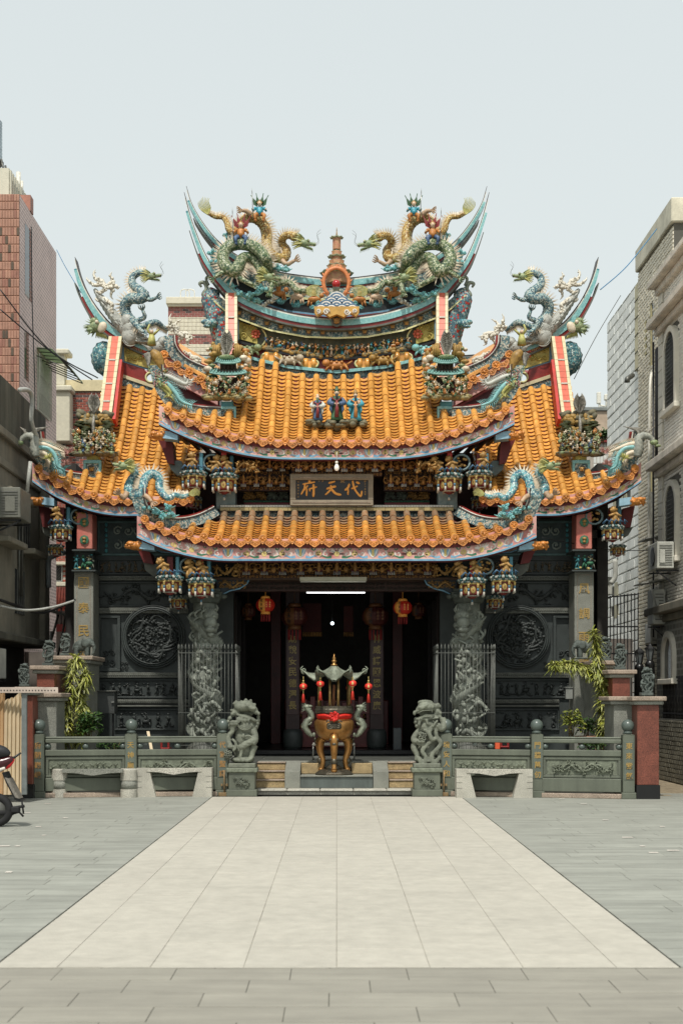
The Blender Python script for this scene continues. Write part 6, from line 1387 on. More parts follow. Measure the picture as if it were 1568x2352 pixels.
# guardian lions
def lion_common(b,q,e):
 pass
def lion_left():
 k=1/1463
 def q(x,y,d=0):return Vector(((x-560)*k,d*k,(1580-y)*k))
 def e(b,x,y,d,r,rot=0):b.ell(q(x,y,d),tuple(v*k for v in r),Matrix.Rotation(rot,3,'Y'),14,10)
 b=MB()
 e(b,640,710,0,(215,190,225));e(b,600,960,60,(240,200,330));e(b,590,1300,90,(270,210,260));e(b,560,1500,20,(290,260,90))
 e(b,600,240,0,(250,210,120),-.1);e(b,770,270,-60,(170,170,85),.45);e(b,880,370,-90,(70,90,60),.7);e(b,945,405,-120,(42,42,48))
 e(b,640,490,-20,(240,190,62),.28);e(b,800,540,-60,(110,110,50),.6);e(b,420,360,60,(100,150,120));e(b,620,380,150,(200,90,120))
 for x,y,r in((530,125,38),(640,90,45),(755,105,42),(850,190,36),(590,150,50),(700,150,50),(800,190,40)):e(b,x,y,-20,(r,r,r))
 for x,y in((690,225),(840,285)):e(b,x,y,-200,(42,30,34));e(b,x,y-30,-190,(60,30,22),.3)
 b.tube([q(480,190,0),q(400,150,-20),q(340,190,-40)],[70*k,72*k,30*k],10)
 for x,y,r in((300,330,40),(330,420,66),(260,520,55),(225,600,50),(240,690,50),(260,760,40),(930,480,40),(930,560,50),(915,640,52),(890,720,50),(870,800,40),(370,380,50),(440,420,50)):e(b,x,y,0,(r,90,r))
 for i in range(4):b.tube([q(450+i*95,500+i*5,-150),q(470+i*80,570,-190),q(500+i*70,640-i*10,-190)],[40*k,34*k,12*k],8)
 e(b,360,600,-150,(100,60,40));
 for r_ in range(2):
  for i in range(4):e(b,300+i*48,600+r_*55,-210,(23,26,26))
 e(b,350,660,-140,(110,70,70));b.tube(catmull([q(330,700,-130),q(330,820,-120),q(240,930,-110),q(235,1060,-120),q(280,1160,-150)],4),[70*k,60*k,62*k,60*k,66*k],10)
 e(b,290,1190,-180,(90,80,50));b.tube(catmull([q(320,1000,-140),q(400,1080,-170),q(410,1200,-190),q(340,1290,-200)],4),[30*k,40*k,30*k],8)
 b.tube(catmull([q(800,800,-60),q(860,920,-100),q(850,1050,-130),q(800,1130,-150)],4),[95*k,80*k,85*k,70*k],10)
 b.tube(catmull([q(870,1000,-140),q(720,1090,-180),q(540,1190,-190),q(480,1210,-200)],4),[60*k,80*k,78*k,40*k],10,pat=.08)
 b.tube(catmull([q(560,1180,-180),q(540,1330,-190),q(520,1440,-190),q(600,1530,-190)],4),[60*k,42*k,40*k,50*k],8,pat=.06)
 b.tube(catmull([q(850,1150,-60),q(800,1300,-80),q(780,1420,-110),q(720,1530,-150)],4),[90*k,75*k,62*k,60*k],10)
 e(b,430,1500,-160,(100,90,50),.3);e(b,720,1500,-160,(110,90,50),-.5)
 for i in range(14):a=i*.45;e(b,700+130*math.cos(a)*.8,1010+90*math.sin(a),-190,(26,26,26))
 r=remesh(b,.0115,2,lambda p:.0022*noise.noise(p*30)+.0012*math.sin(p.z*330+9*p.x))
 t=MB();t.tube(catmull([q(430,640,-165),q(500,740,-190),q(620,790,-200),q(740,750,-190),q(800,650,-150)],5),11*k,6);t.tube(catmull([q(450,620,-165),q(510,710,-190),q(620,758,-200),q(730,720,-190),q(780,640,-150)],5),9*k,6)
 t.lathe([(44*k,-55*k),(30*k,20*k),(26*k,50*k),(8*k,60*k)],10,c=q(595,930,-215));t.cone(q(545,270,-190),q(545,335,-190),20*k,5);t.tube([q(500,270,-150),q(640,265,-190),q(760,285,-200),q(860,360,-180)],8*k,6,pat=.2)
 ball=MB();c=q(230,1370,-150);ball.ell(c,95*k,nu=14,nv=10);n_=0
 for(ax,az)in((0,0),(55,60),(-55,60),(70,-40),(-70,-40),(0,-85),(0,90)):
  p=c+Vector((ax,-math.sqrt(max(100,108**2-ax*ax-az*az)),az))*k;nn=(p-c).normalized();rm=nn.to_track_quat('Z','Y').to_matrix()
  ring=[p+rm@Vector((math.cos(a)*34*k,math.sin(a)*34*k,0))for a in[j*.524 for j in range(13)]];ball.tube(ring,13*k,5)
 return r,t,ball
def lion_right():
 k=1/1463
 def q(x,y,d=0):return Vector(((x-480)*k,d*k,(1620-y)*k))
 def e(b,x,y,d,r,rot=0):b.ell(q(x,y,d),tuple(v*k for v in r),Matrix.Rotation(rot,3,'Y'),14,10)
 b=MB()
 e(b,500,755,0,(215,190,220));e(b,540,1000,60,(250,200,330));e(b,520,1330,90,(270,210,280));e(b,500,1560,20,(290,260,80))
 e(b,500,280,0,(230,210,125),.1);e(b,380,300,-60,(170,170,80),-.4);e(b,270,380,-90,(60,90,50),-.6);e(b,190,430,-120,(42,42,60))
 e(b,450,535,-20,(230,190,62),-.2);e(b,300,570,-60,(70,110,42),-.5);e(b,730,410,60,(100,150,120));e(b,500,420,150,(200,90,120))
 for i in range(16):a=i*.39;e(b,450+150*math.cos(a),190-45*abs(math.sin(a)),-30+60*math.sin(a),(36,36,34))
 for x,y in((315,300),(450,260)):e(b,x,y,-200,(42,30,30));e(b,x+20,y-30,-190,(70,30,20),-.2)
 b.tube([q(690,270,0),q(760,255,-20),q(820,290,-40)],[60*k,74*k,26*k],10)
 for x,y,r in((760,400,50),(800,440,50),(790,520,55),(850,600,70),(870,700,70),(230,570,46),(225,650,50),(250,740,46),(300,620,50),(700,540,60)):e(b,x,y,0,(r,90,r))
 for i in range(9):e(b,330+i*50,590-6*i,-170,(32,34,26))
 b.tube([q(320,600,-170),q(290,700,-180),q(300,790,-150)],[40*k,40*k,10*k],8);b.tube([q(470,590,-190),q(490,680,-200),q(560,720,-190)],[36*k,34*k,10*k],8)
 b.tube(catmull([q(860,560,-20),q(890,700,-90),q(820,800,-140),q(720,700,-190)],4),[80*k,85*k,90*k,70*k],10)
 for i in range(4):b.tube([q(730-i*28,610+i*36,-230),q(690-i*25,640+i*36,-250),q(640,690+i*24,-240)],[26*k,28*k,18*k],7)
 b.tube(catmull([q(640,720,-200),q(560,850,-200),q(540,900,-190)],4),[30*k,46*k,40*k],8)
 b.tube(catmull([q(700,1030,-180),q(600,1050,-210),q(540,950,-220),q(450,850,-230)],4),[40*k,62*k,55*k,40*k],8);e(b,425,835,-235,(44,40,40))
 b.tube(catmull([q(320,850,0),q(200,980,-80),q(180,1080,-120),q(320,1100,-200)],4),[80*k,75*k,70*k,60*k],10)
 for i in range(4):b.tube([q(270+i*45,1060,-250),q(280+i*45,1130,-255)],24*k,7)
 e(b,340,1150,-180,(110,60,60));b.tube(catmull([q(190,1150,-60),q(180,1260,-90),q(250,1420,-110),q(240,1560,-150)],4),[70*k,80*k,60*k,60*k],10)
 for pts in([(690,780),(700,960),(800,1120),(760,1230),(600,1400),(600,1560),(660,1610),(740,1520),(790,1440)],[(640,1050),(450,1200),(370,1330),(450,1460),(430,1580),(350,1620),(300,1500),(230,1480)]):
  b.tube(catmull([q(x,y,-200)for x,y in pts],4),[40*k,60*k,50*k,62*k,60*k,40*k],10,flat=.5)
 b.tube(catmull([q(860,900,0),q(850,1150,-20),q(790,1400,-60),q(800,1560,-100)],4),[80*k,85*k,70*k,60*k],10)
 r=remesh(b,.0115,2,lambda p:.0022*noise.noise(p*30)+.0012*math.sin(p.z*330-9*p.x))
 t=MB();t.cone(q(600,360,-190),q(600,440,-190),20*k,5);t.tube([q(250,440,-180),q(380,375,-200),q(520,365,-200),q(610,360,-180)],9*k,6,pat=.2)
 for i in range(3):t.tube(catmull([q(310-10*i,560+14*i,-215),q(440,470+22*i,-225),q(600,480+22*i,-215),q(700,430+16*i,-150)],4),6*k,5)
 ball=MB();c=q(375,960,-190)
 ball.ell(c,80*k,nu=12,nv=9)
 for(x,y)in((325,915),(420,945),(320,1010),(405,1030),(375,960)):
  p=q(x,y,-270);ring=[p+Vector((math.cos(a)*36*k,0,math.sin(a)*36*k))for a in[j*.524 for j in range(13)]];ball.tube(ring,15*k,5)
 return r,t,ball
def pedestal(root,base=0):
 b=MB();world_box(b,-.245,.245,-.23,.23,0,.11,.008);obj('pedestal_foot',b,bal_m,root,local=True)
 b=MB();world_box(b,-.21,.21,-.2,.2,.11,.385,.006);relief(b,-.12,.12,.14,.35,-.2,'branch',3,.03);obj('pedestal_block',b,bal_m,root,local=True)
 b=MB();world_box(b,-.25,.25,-.235,.235,.385,.455,.012);obj('pedestal_cap',b,bal_r,root,local=True)
 b=MB();world_box(b,-.215,.215,-.2,.2,.455,.53,.01);obj('plinth',b,lionst,root,local=True)
LM={}
for nm,fn,px,lab in(('L',lion_left,557,'large grey stone guardian lion holding a pierced ball, on a pedestal left of the steps'),('R',lion_right,979,'large grey stone guardian lion with carved ribbons, on a pedestal right of the steps')):
 Y=22.55;root=thing('guardian_lion',lab,'lion statue',(X(px,Y),Y,0),'large guardian lions');r,t,ball=fn();LM[nm]=(r,t,ball)
 pedestal(root);mv=Matrix.Translation((0,0,.525))
 for mb_,n_ in((r,'lion_body'),(t,'collar_and_fangs' if nm=='L' else 'lips_and_fangs'),(ball,'pierced_ball')):
  q=MB();q.merge(mb_,mv);obj(n_,q,lionst,root,local=True)
slm={}
for nm in 'LR':
 q=MB()
 src=LM[nm][0];me=src.mesh('small_lion_body',lionst2);o=bpy.data.objects.new('tmp',me);COL.objects.link(o);d=o.modifiers.new('d','DECIMATE');d.ratio=.35;bpy.context.view_layer.update()
 ev=o.evaluated_get(bpy.context.evaluated_depsgraph_get());m2=bpy.data.meshes.new_from_object(ev);bpy.data.objects.remove(o);slm[nm]=m2
base_m=MB();world_box(base_m,-.24,.24,-.2,.2,-.12,0,.01);base_me=base_m.mesh('block',lionst2)
def small_lion(px,pb,h,Y,v,label,cat='lion statue',flip=1):
 p=P(px,pb,Y);k=m(h,Y)/1.15;root=thing('small_stone_lion',label,cat,p,'small stone lions on the stepped side walls')
 for me,nm in((slm[v],'lion_body'),(base_me,'block')):
  o=bpy.data.objects.new(nm,me);COL.objects.link(o);o.parent=root;o.location=(0,0,.12*k);o.scale=(k*flip,k,k)
 return root
small_lion(57,1577,54,22.3,'R','small dark stone lion on the lowest left wall step, nearest the timber boards',flip=-1)
small_lion(111,1529,59,23.2,'L','small dark stone lion on the middle step of the left wall')
small_lion(150,1506,52,24.1,'L','small dark stone lion on the top step of the left wall, next to the elephant')
small_lion(1484,1598,66,21.8,'R','small grey stone lion on top of the front red granite pillar',flip=1)
small_lion(1422,1538,61,23.0,'R','small grey stone lion on the middle step of the right wall')
small_lion(1389,1518,56,24.0,'R','small dark stone lion on the top right wall step behind the climbing plant')
small_lion(335,1712,22,23.4,'R','little stone lion peeping between the rails of the left balustrade')
small_lion(1090,1712,22,23.4,'L','little stone lion peeping between the rails of the right balustrade')
def elephant(px,pb,Y,flip,label):
 b=MB();b.ell((0.02,0,.24),(.17,.11,.12));b.ell((-.14,-.03,.3),(.1,.1,.1));b.ell((-.06,-.12,.29),(.075,.02,.09),Matrix.Rotation(.3,3,'Y'))
 b.tube(catmull([(-.2,-.06,.3),(-.25,-.07,.2),(-.24,-.07,.1),(-.2,-.08,.05)],3),[.05,.04,.03,.02],8)
 for x in(-.1,.12):
  for y in(-.06,.06):b.tube([(x,y,.22),(x,y,.03)],[.055,.05],8)
 b.tube([(.18,0,.28),(.21,-.02,.15)],[.02,.012],6);b.tube([(-.2,-.1,.25),(-.26,-.12,.24)],[.018,.005],5)
 r=remesh(b,.012,1);b2=MB();world_box(b2,-.23,.23,-.12,.12,0,.03,.01);root=thing('stone_elephant',label,'elephant statue',P(px,pb,Y),'stone elephants on the side walls')
 obj('elephant_body',r,lionst2,root,local=True);obj('base',b2,lionst2,root,local=True);root.scale=(-.85*flip,.85,.85)
elephant(190,1510,24.6,1,'dark stone elephant in front of the left inscribed pilaster')
elephant(1342,1514,24.6,-1,'dark stone elephant in front of the right inscribed pilaster, half hidden by leaves')
def side_wall_steps(nm,s,segs,label):
 root=thing('stepped_side_wall',label,'wall',(segs[0][0],segs[0][3],0),'stepped granite side walls')
 for(x0,x1,zt,y0,y1,face)in segs:
  b=MB();world_box(b,x0-.1,x1+.1,y0-.1,y1,zt-.07,zt,.012);obj('granite_cap',b,granite_p,root);b=MB();world_box(b,x0-.06,x1+.06,y0-.06,y1,zt-.13,zt-.072,.01);obj('cap_moulding',b,granite_g,root)
  b=MB();world_box(b,x0,x1,y0,y1,.22,zt-.132,.006);obj('pier',b,face,root)
  b=MB();world_box(b,x0-.015,x1+.015,y0-.015,y1,0,.218,.004);obj('black_base',b,blackst,root)
side_wall_steps('r',1,[(X(1463,21.75),X(1513,21.75),Z(1600,21.75),21.75,22.15,redgran),(X(1400,23)-.1,X(1446,23)+.1,Z(1600,22.3)-.0,22.16,22.95,granite_g),(X(1405,23),X(1445,23),Z(1539,23),22.96,23.9,redgran),(X(1362,24.2),X(1402,24.2),Z(1519,24.2),23.91,25.1,granite_g)],'right stepped side wall with granite caps and tall red granite front pillar')
side_wall_steps('l',-1,[(X(50,21.9),X(72,21.9)+.02,Z(1578,21.9),21.9,22.3,redgran),(X(70,22.4),X(132,22.4),Z(1592,22.4),22.31,23.0,granite_g),(X(90,23.2),X(130,23.2),Z(1530,23.2),23.01,23.9,redgran),(X(134,24.2),X(208,24.2),Z(1508,24.2),23.91,25.1,granite_g)],'left stepped side wall with granite caps behind the stacked boards')
# benches
def bench(pxl,pxr,Y,pt,style,label):
 x0,x1,zt=X(pxl,Y),X(pxr,Y),Z(pt,Y);root=thing('stone_bench',label,'bench',((x0+x1)/2,Y,0),'granite benches before the balustrade')
 for s in(-1,1):
  xe=x0 if s<0 else x1
  if style=='trap':
   b=MB();pl=[(xe,0),(xe,zt),(xe-s*.27,zt),(xe-s*.5,.0+.0)];pl=[(xe,0),(xe,zt),(xe-s*.26,zt),(xe-s*.26,zt-.06),(xe-s*.5,0)]if True else pl
   pl=[(xe,0),(xe,zt),(xe-s*.20,zt),(xe-s*.22,zt-.08),(xe-s*.31,0)];b.prism(pl if s<0 else pl[::-1],Y,Y+.34);obj('leg',b,granite_w,root)
   for z in(.15,.24,.33):
    q=MB();world_box(q,*sorted((xe+s*.001,xe-s*.09)),Y-.002,Y+.0,z,z+.006);obj('cut_line',q,gm,root)
  else:
   b=MB();c=(xe-s*.13,Y+.16,0)
   b.lathe([(.13,0),(.13,.125),(.122,.13)],26,c=c,sm=False);b.lathe([(.128,.27),(.13,.275),(.13,zt-.02),(.12,zt)],26,c=c,sm=False);obj('leg',b,granite_w,root)
   b=MB();b.lathe([(.123,.13),(.123,.27)],20,c=c);obj('grey_band',b,granite_g,root)
 a,c_=(x0+.16,x1-.16)if style=='trap' else(x0+.2,x1-.2);zc=zt-.004
 b=MB();mid=(a+c_)/2;b.prism([(a,zc),(c_,zc),(c_,zc-.05),(c_-.2,zc-.06),(mid,zc-.10),(a+.2,zc-.06),(a,zc-.05)][::-1],Y-.012,Y+.33);obj('seat',b,granite_w if style=='trap' else granite_g,root)
 return root
bench(113,311,22.0,1767,'round','granite bench on round banded legs, leftmost before the balustrade')
bench(313,486,22.2,1765,'trap','pale granite bench with slanted legs, between the round-legged bench and the left lion')
bench(1048,1223,22.0,1768,'trap','pale granite bench with slanted legs right of the right lion')
# incense burner
Yb=23.3;xb=X(767,Yb);bur=thing('incense_burner','tall bronze incense burner with domed roof and dragon handles on the steps','incense burner',(xb,Yb,.3))
lz=lambda py:Z(py,Yb)-.3;u1=m(1,Yb)
def bl(nm,b,mt,par=None,**k):
 o=obj(nm,b,mt,par or bur,local=True,**k);return o
b=MB();b.lathe([(.33,0),(.34,.02),(.31,.045),(.27,.07),(.24,.085),(.2,.09)],8,a0=.39,sm=False);b.lathe([(.14,.09),(.13,.12),(.07,.17),(.0,.18)],16);bl('base',b,bronze_d)
b=MB();b.lathe([(.05,lz(1704)),(.2,lz(1699)),(.275,lz(1690)),(.325,lz(1675)),(.335,lz(1663)),(.32,lz(1656)),(.29,lz(1652))],28);bl('bowl',b,brass)
b=MB();b.lathe([(.28,lz(1652)),(.3,lz(1646)),(.3,lz(1640)),(.27,lz(1639))],28);bl('red_neck_band',b,redcloth)
b=MB();b.lathe([(.27,lz(1640)),(.32,lz(1638)),(.325,lz(1630)),(.315,lz(1628)),(.315,lz(1623)),(.3,lz(1622)),(.28,lz(1624))],28,sm=False);bl('rim',b,bronze_d)
b=MB();b.lathe([(.0,lz(1622)),(.2,lz(1622.5)),(.28,lz(1624))][::-1],20);bl('ash',b,M('incense_ash',C(190,190,186),.9,.2,20))
for a in(-90,30,150):
 a=R(a);b=MB();c,s_=math.cos(a),math.sin(a);pr=[(.2,lz(1695)),(.27,lz(1705)),(.27,lz(1725)),(.22,lz(1745)),(.225,lz(1760)),(.24,.0+.1)]
 if abs(s_+1)<.01:pr=[(.25,lz(1690)),(.3,lz(1700)),(.3,lz(1720)),(.26,lz(1740)),(.26,lz(1756)),(.27,.1)]
 b.tube(catmull([(c*r_,s_*r_,z)for r_,z in pr],4),[.075,.08,.06,.045,.04,.045],10);b.ell((c*.25,s_*.25,.08),(.055,.055,.045));lg=bl('leg',b,brass)
 b=MB();f=Vector((c*.31,s_*.31,lz(1704)));b.ell(f,(.07,.05,.06));b.ell(f+Vector((0,-.04,-.03)),(.04,.04,.03))
 for q in(-1,1):b.ell(f+Vector((q*.05,-.02,.04)),.028)
 b.ell((c*.27,s_*.27,lz(1748)),(.055,.05,.06));bl('lion_mask',b,bronze_d,lg)
b=MB();z=lz(1668)
world_box(b,-.12,.12,-.35,-.3,z-.05,z+.06,.02)
for q in(-1,1):b.tube([(x,-.355,zz)for x,zz in spiral(q*.07,z,.05,1.4,0,q,12)],.013,6);b.tube([(q*.02,-.35,z+.06),(q*.09,-.36,z+.1),(q*.13,-.35,z+.07)],.014,6)
bl('scroll_plaque',b,bronze_d)
b=MB()
for a in(200,340,255,285,30,150):
 r_=.27 if a in(200,340,30,150)else.27;c,s_=math.cos(R(a)),math.sin(R(a));b=MB();b.tube([(c*r_,s_*r_,lz(1632)),(c*r_,s_*r_,lz(1556))],[.022]*6,8);b.ell((c*r_,s_*r_,lz(1629)),(.03,.03,.02));bl('post',b,M('gilt_post',C(150,122,74),.4,.5,20,.5,metal=.6))
N,K=72,9;v=[]
for i in range(K):
 f=i/(K-1)
 for j in range(N):
  a=2*math.pi*j/N;cn=abs(math.cos(3*a))**3
  rmax=.36+.17*cn;r_=.03+(rmax-.03)*f;z=lz(1527)-.26*(f**.75)+.17*cn*f**3+.005*math.cos(a*36)*f
  v.append((math.cos(a)*r_,math.sin(a)*r_,z))
b=MB();b.add(v,[(i*N+j,i*N+(j+1)%N,(i+1)*N+(j+1)%N,(i+1)*N+j)for i in range(K-1)for j in range(N)],True);o_=len(v);b.add([(x,y,z-.025)for x,y,z in v],[(i*N+(j+1)%N,i*N+j,(i+1)*N+j,(i+1)*N+(j+1)%N)for i in range(K-1)for j in range(N)],True)
rim=v[(K-1)*N:];b.tube([Vector(q)for q in rim]+[Vector(rim[0])],[.012+.004*(k%2)for k in range(N+1)],5,cap=False);rf=bl('roof',b,pewter)
b=MB();b.lathe([(.06,lz(1529)),(.05,lz(1526)),(.02,lz(1524)),(.045,lz(1520)),(.045,lz(1518)),(.02,lz(1515)),(.035,lz(1512)),(.012,lz(1508)),(.006,lz(1502))],12);bl('finial',b,brass,rf)
for j in range(6):
 a=math.pi*j/3;c,s_=math.cos(a),math.sin(a);b=MB();o0=Vector((c*.5,s_*.5,lz(1548)));
 b.tube([o0+Vector((c*x,s_*x,z))for x,z in spiral(.0,.05,.055,1.1,-1.5,1,12)],.011,6);b.tube([o0+Vector((-c*.16,-s_*.16,-.03)),o0+Vector((-c*.06,-s_*.06,.0)),o0+Vector((c*.03,s_*.03,.02)),o0+Vector((c*.06,s_*.06,.09)),o0+Vector((c*.02,s_*.02,.13))],[.014,.016,.016,.012,.006],6)
 for q in range(4):b.ell(o0+Vector((-c*.04*q,-s_*.04*q,.03-.012*q)),.018,nu=6,nv=4)
 bl('corner_scroll',b,pewter,rf)
for s in(-1,1):
 b=MB();q=lambda dx,py,d=0:(s*dx*u1,d,lz(py));body=catmull([q(49,1692),q(58,1684),q(66,1670),q(60,1656),q(50,1648),q(56,1634),q(64,1626)],5)
 b.tube(body,[.02,.045,.05,.05,.045,.045,.04],8,pat=.08)
 for i in range(1,len(body)-1):n_=Vector((s,0,.2));b.cone(body[i]+n_*.03,body[i]+n_*.075,.016,4)
 h=Vector(q(62,1624));b.ell(h,(.06,.05,.045));b.ell(h+Vector((-s*.05,-.01,.01)),(.045,.035,.025));b.ell(h+Vector((-s*.045,-.01,-.03)),(.035,.03,.014));b.tube([h,h+Vector((s*.04,0,.06)),h+Vector((s*.08,0,.07))],[.016,.005],5)
 for k in range(5):b.cone(h+Vector((s*.03,0,.02-k*.015)),h+Vector((s*.1,0,.05-k*.035)),.016,4)
 b.tube([body[12],body[12]+Vector((-s*.07,-.04,-.0)),body[12]+Vector((-s*.1,-.05,.04))],[.022,.012],6);b.ell(q(46,1688),(.03,.03,.04));bl('dragon_handle',b,pewter)
b=MB();c=Vector((0,-.36,lz(1646)));rnd=random.Random(8)
for k in range(46):
 a=rnd.uniform(0,6.28);r_=.075*math.sqrt(rnd.random());b.ell(c+Vector((math.cos(a)*r_,-.03+rnd.uniform(-.02,.02),math.sin(a)*r_)),(.022,.012,.022),Matrix.Rotation(rnd.uniform(-1,1),3,'X'),6,4)
bow=thing('red_ribbon_rosette','red ribbon rosette tied to the front of the incense burner','rosette',(xb,Yb,.3));obj('petals',b,redcloth,bow,local=True)
b=MB();b.tube(catmull([(-.06,-.37,lz(1646)),(-.17,-.3,lz(1643)),(-.27,-.18,lz(1644))],4),[.02,.028,.02],6,flat=.3);b.tube(catmull([(.06,-.37,lz(1646)),(.17,-.3,lz(1643)),(.27,-.18,lz(1644))],4),[.02,.028,.02],6,flat=.3);obj('tail_ribbon',b,redcloth,bow,local=True)
b=MB();
for dx in(-.01,.012):b.tube([(dx-.015,0,lz(1624)),(dx,-.02,lz(1573))],.012,6)
for k in range(8):b.tube([(rr(-.09,.09),rr(-.05,.05),lz(1624)),(rr(-.09,.09),rr(-.05,.05),lz(1606))],.0035,4)
inc=thing('incense_sticks','bundle of burning incense sticks standing in the ash of the bronze burner','incense',(xb,Yb,.3));obj('sticks',b,M('incense_brown',C(150,100,66),.8,.2,9),inc,local=True)
def mini_lantern(px,py,Y,ytop,label):
 p=P(px,py,Y);r_=thing('small_red_lantern',label,'lantern',p,'small lanterns hanging from the incense burner');b=MB();b.lathe([(.02,-.05),(.055,-.035),(.068,0),(.055,.035),(.02,.05)],16);obj('shade',b,M('small_lantern_red',C(226,60,48),.35,.15,30),r_,local=True)
 b=MB();b.lathe([(.022,-.062),(.024,-.048)],8);b.lathe([(.022,.048),(.024,.062)],8);b.tube([(0,0,.06),(0,0,Z(ytop,Y)-p.z)],.004,4);b.ell((0,0,.09),.016);b.tube([(0,0,-.06),(0,0,-.13)],.008,5);obj('gold_cap',b,yel_p,r_,local=True)
 b=MB();b.tube([(0,0,-.12),(0,0,-.15),(0,0,-.27)],[.008,.02,.034],8);obj('tassel',b,lac_r,r_,local=True);b=MB();b.box((0,-.062,0),(.03,.014,.04),b=.004);obj('gold_badge',b,yel_p,r_,local=True)
mini_lantern(696.5,1577,23.3,1554,'small red lantern with tassel at the far left corner of the burner roof');mini_lantern(735.5,1571,22.95,1552,'small red lantern with tassel on the inner left of the burner roof')
mini_lantern(809.5,1570,22.95,1552,'small red lantern with tassel on the inner right of the burner roof');mini_lantern(846,1577,23.3,1554,'small red lantern with tassel at the far right corner of the burner roof');mini_lantern(803,1580,23.75,1556,'darker small red lantern hanging behind the burner roof on the right')
tb=thing('white_metal_table','low white metal table standing behind the incense burner','table',(xb,24.1,.5));Yt=24.0
for px in(719,813):
 for dy in(0,.4):b=MB();p=P(px,1753,Yt+dy);b.tube([(X(px,Yt),Yt+dy,.5),(X(px,Yt),Yt+dy,Z(1712,Yt))],.015,8);obj('leg',b,steel,tb)
b=MB();world_box(b,X(717,Yt),X(815,Yt),Yt-.02,Yt+.42,Z(1713,Yt),Z(1708,Yt),.01);obj('table_top',b,white_m,tb)
b=MB();world_box(b,X(719,Yt),X(813,Yt),Yt-.01,Yt+.01,Z(1741,Yt),Z(1737,Yt));obj('crossbar',b,steel,tb)
# big lanterns, lamps
def lantern(px,py,w_,h,Y,ztop,bright,label,txt=True,tass=True):
 p=P(px,py,Y);k=m(w_,Y)/2;kz=m(h,Y)/2;r_=thing('paper_lantern',label,'lantern',p,'round lanterns hanging in the entrance')
 N=16;sh=MB();prof=[(.45,-.62),(.75,-.5),(.95,-.25),(1,0),(.95,.25),(.75,.5),(.45,.62)];v=[]
 for r0,z in prof:
  for j in range(N):a=2*math.pi*j/N;rb=k*r0*(1-.05*(j%2));v.append((math.cos(a)*rb,math.sin(a)*rb,z*kz))
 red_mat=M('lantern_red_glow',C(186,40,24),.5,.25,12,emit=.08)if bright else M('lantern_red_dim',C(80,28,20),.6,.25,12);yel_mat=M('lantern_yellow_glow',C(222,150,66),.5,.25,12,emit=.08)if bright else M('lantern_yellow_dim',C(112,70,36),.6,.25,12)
 for i in range(6):
  for j in range(N):sh.i=1 if j in((10,11)if px<773 else(9,10))else 0;sh.add([v[i*N+j],v[i*N+(j+1)%N],v[(i+1)*N+(j+1)%N],v[(i+1)*N+j]],[(0,1,2,3)],True)
 obj('shade',sh,[red_mat,yel_mat],r_,local=True)
 b=MB();b.lathe([(k*.5,kz*.6),(k*.5,kz*.72),(k*.4,kz*.82),(k*.1,kz*.85)],14);b.lathe([(k*.48,-kz*.6),(k*.5,-kz*.85)],14);b.tube([(0,0,kz*.8),(0,0,ztop-p.z)],.006,4);obj('rim_and_cord',b,yel_mat,r_,local=True)
 if txt:
  for kk,ch in enumerate('代天府'):
   t=text_mb(ch,kz*.3,.006,.8);t.xf(Matrix.Translation((-k*.38,-k*.94,kz*.36-kk*kz*.36))@Matrix.Rotation(R(-22),4,'Z'));obj('lettering',t,black_p,r_,local=True)
  for q in(.15,.5):
   t=MB();
   for z in(-.2,0,.2):t.box((k*q,-k*(1.0-q*.18),kz*z),(k*.14,.01,kz*.1));t.box((k*q,-k*(1.0-q*.18),kz*(z+.1)),(k*.04,.01,kz*.1))
   obj('gold_mark',t,yel_mat,r_,local=True)
 if tass:
  b=MB()
  for j in range(10):a=j*.628;b.tube([(math.cos(a)*k*.45,math.sin(a)*k*.45,-kz*.85),(math.cos(a)*k*.45,math.sin(a)*k*.45,-kz*1.5)],.012,4)
  obj('tassels',b,M('tassel_red',C(150,40,40),.7,.2,9),r_,local=True)
lantern(609.5,1390,43,50,25.8,4.3,1,'red and yellow paper lantern hanging at the left of the entrance')
lantern(924.5,1396,43,50,25.8,4.3,1,'red and yellow paper lantern hanging at the right of the entrance')
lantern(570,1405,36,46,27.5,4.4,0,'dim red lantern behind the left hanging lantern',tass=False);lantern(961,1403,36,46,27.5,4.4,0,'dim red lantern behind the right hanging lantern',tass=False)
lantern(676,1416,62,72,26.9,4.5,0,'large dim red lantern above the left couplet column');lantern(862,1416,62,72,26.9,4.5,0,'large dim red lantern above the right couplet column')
lit=M('lit_tube',(1,1,1),.4,0,1,0,emit=3.2)
t1=thing('fluorescent_lamp','lit white fluorescent tube under the entrance beam','lamp',P(770,1359,25.6));b=MB();pbox(b,700,841,1350,1356,25.7,.1,.004);obj('fixture',b,white_p,t1);b=MB();b.tube([P(704,1360,25.66),P(838,1360,25.66)],m(2.8,25.6),8);obj('tube',b,lit,t1)
t1=thing('fluorescent_lamp','unlit pale batten lamp fixed on the porch beam above the lit tube','lamp',P(765,1330,24.6));b=MB();pbox(b,688,842,1325,1334,24.6,.1,.006);obj('fixture',b,M('aged_white_metal',C(190,184,160),.5,.2,6),t1);b=MB();b.tube([P(690,1336,24.62),P(840,1336,24.62)],m(1.8,24.6),8);obj('tube',b,white_m,t1)
t1=thing('light_bulb','white bulb hanging under the upper eave above the name board','bulb',P(773,1070,24.7));b=MB();p=P(773,1070,24.7);b.lathe([(.02,-.085),(.045,-.05),(.04,-.01),(.02,.03)],12,c=p);obj('glass',b,M('bulb_glass',C(236,232,220),.2,.05,5,emit=.4),t1);b=MB();b.lathe([(.024,.03),(.026,.08)],10,c=p);b.tube([p+Vector((0,0,.08)),p+Vector((0,0,.25))],.006,5);obj('socket',b,white_m,t1)
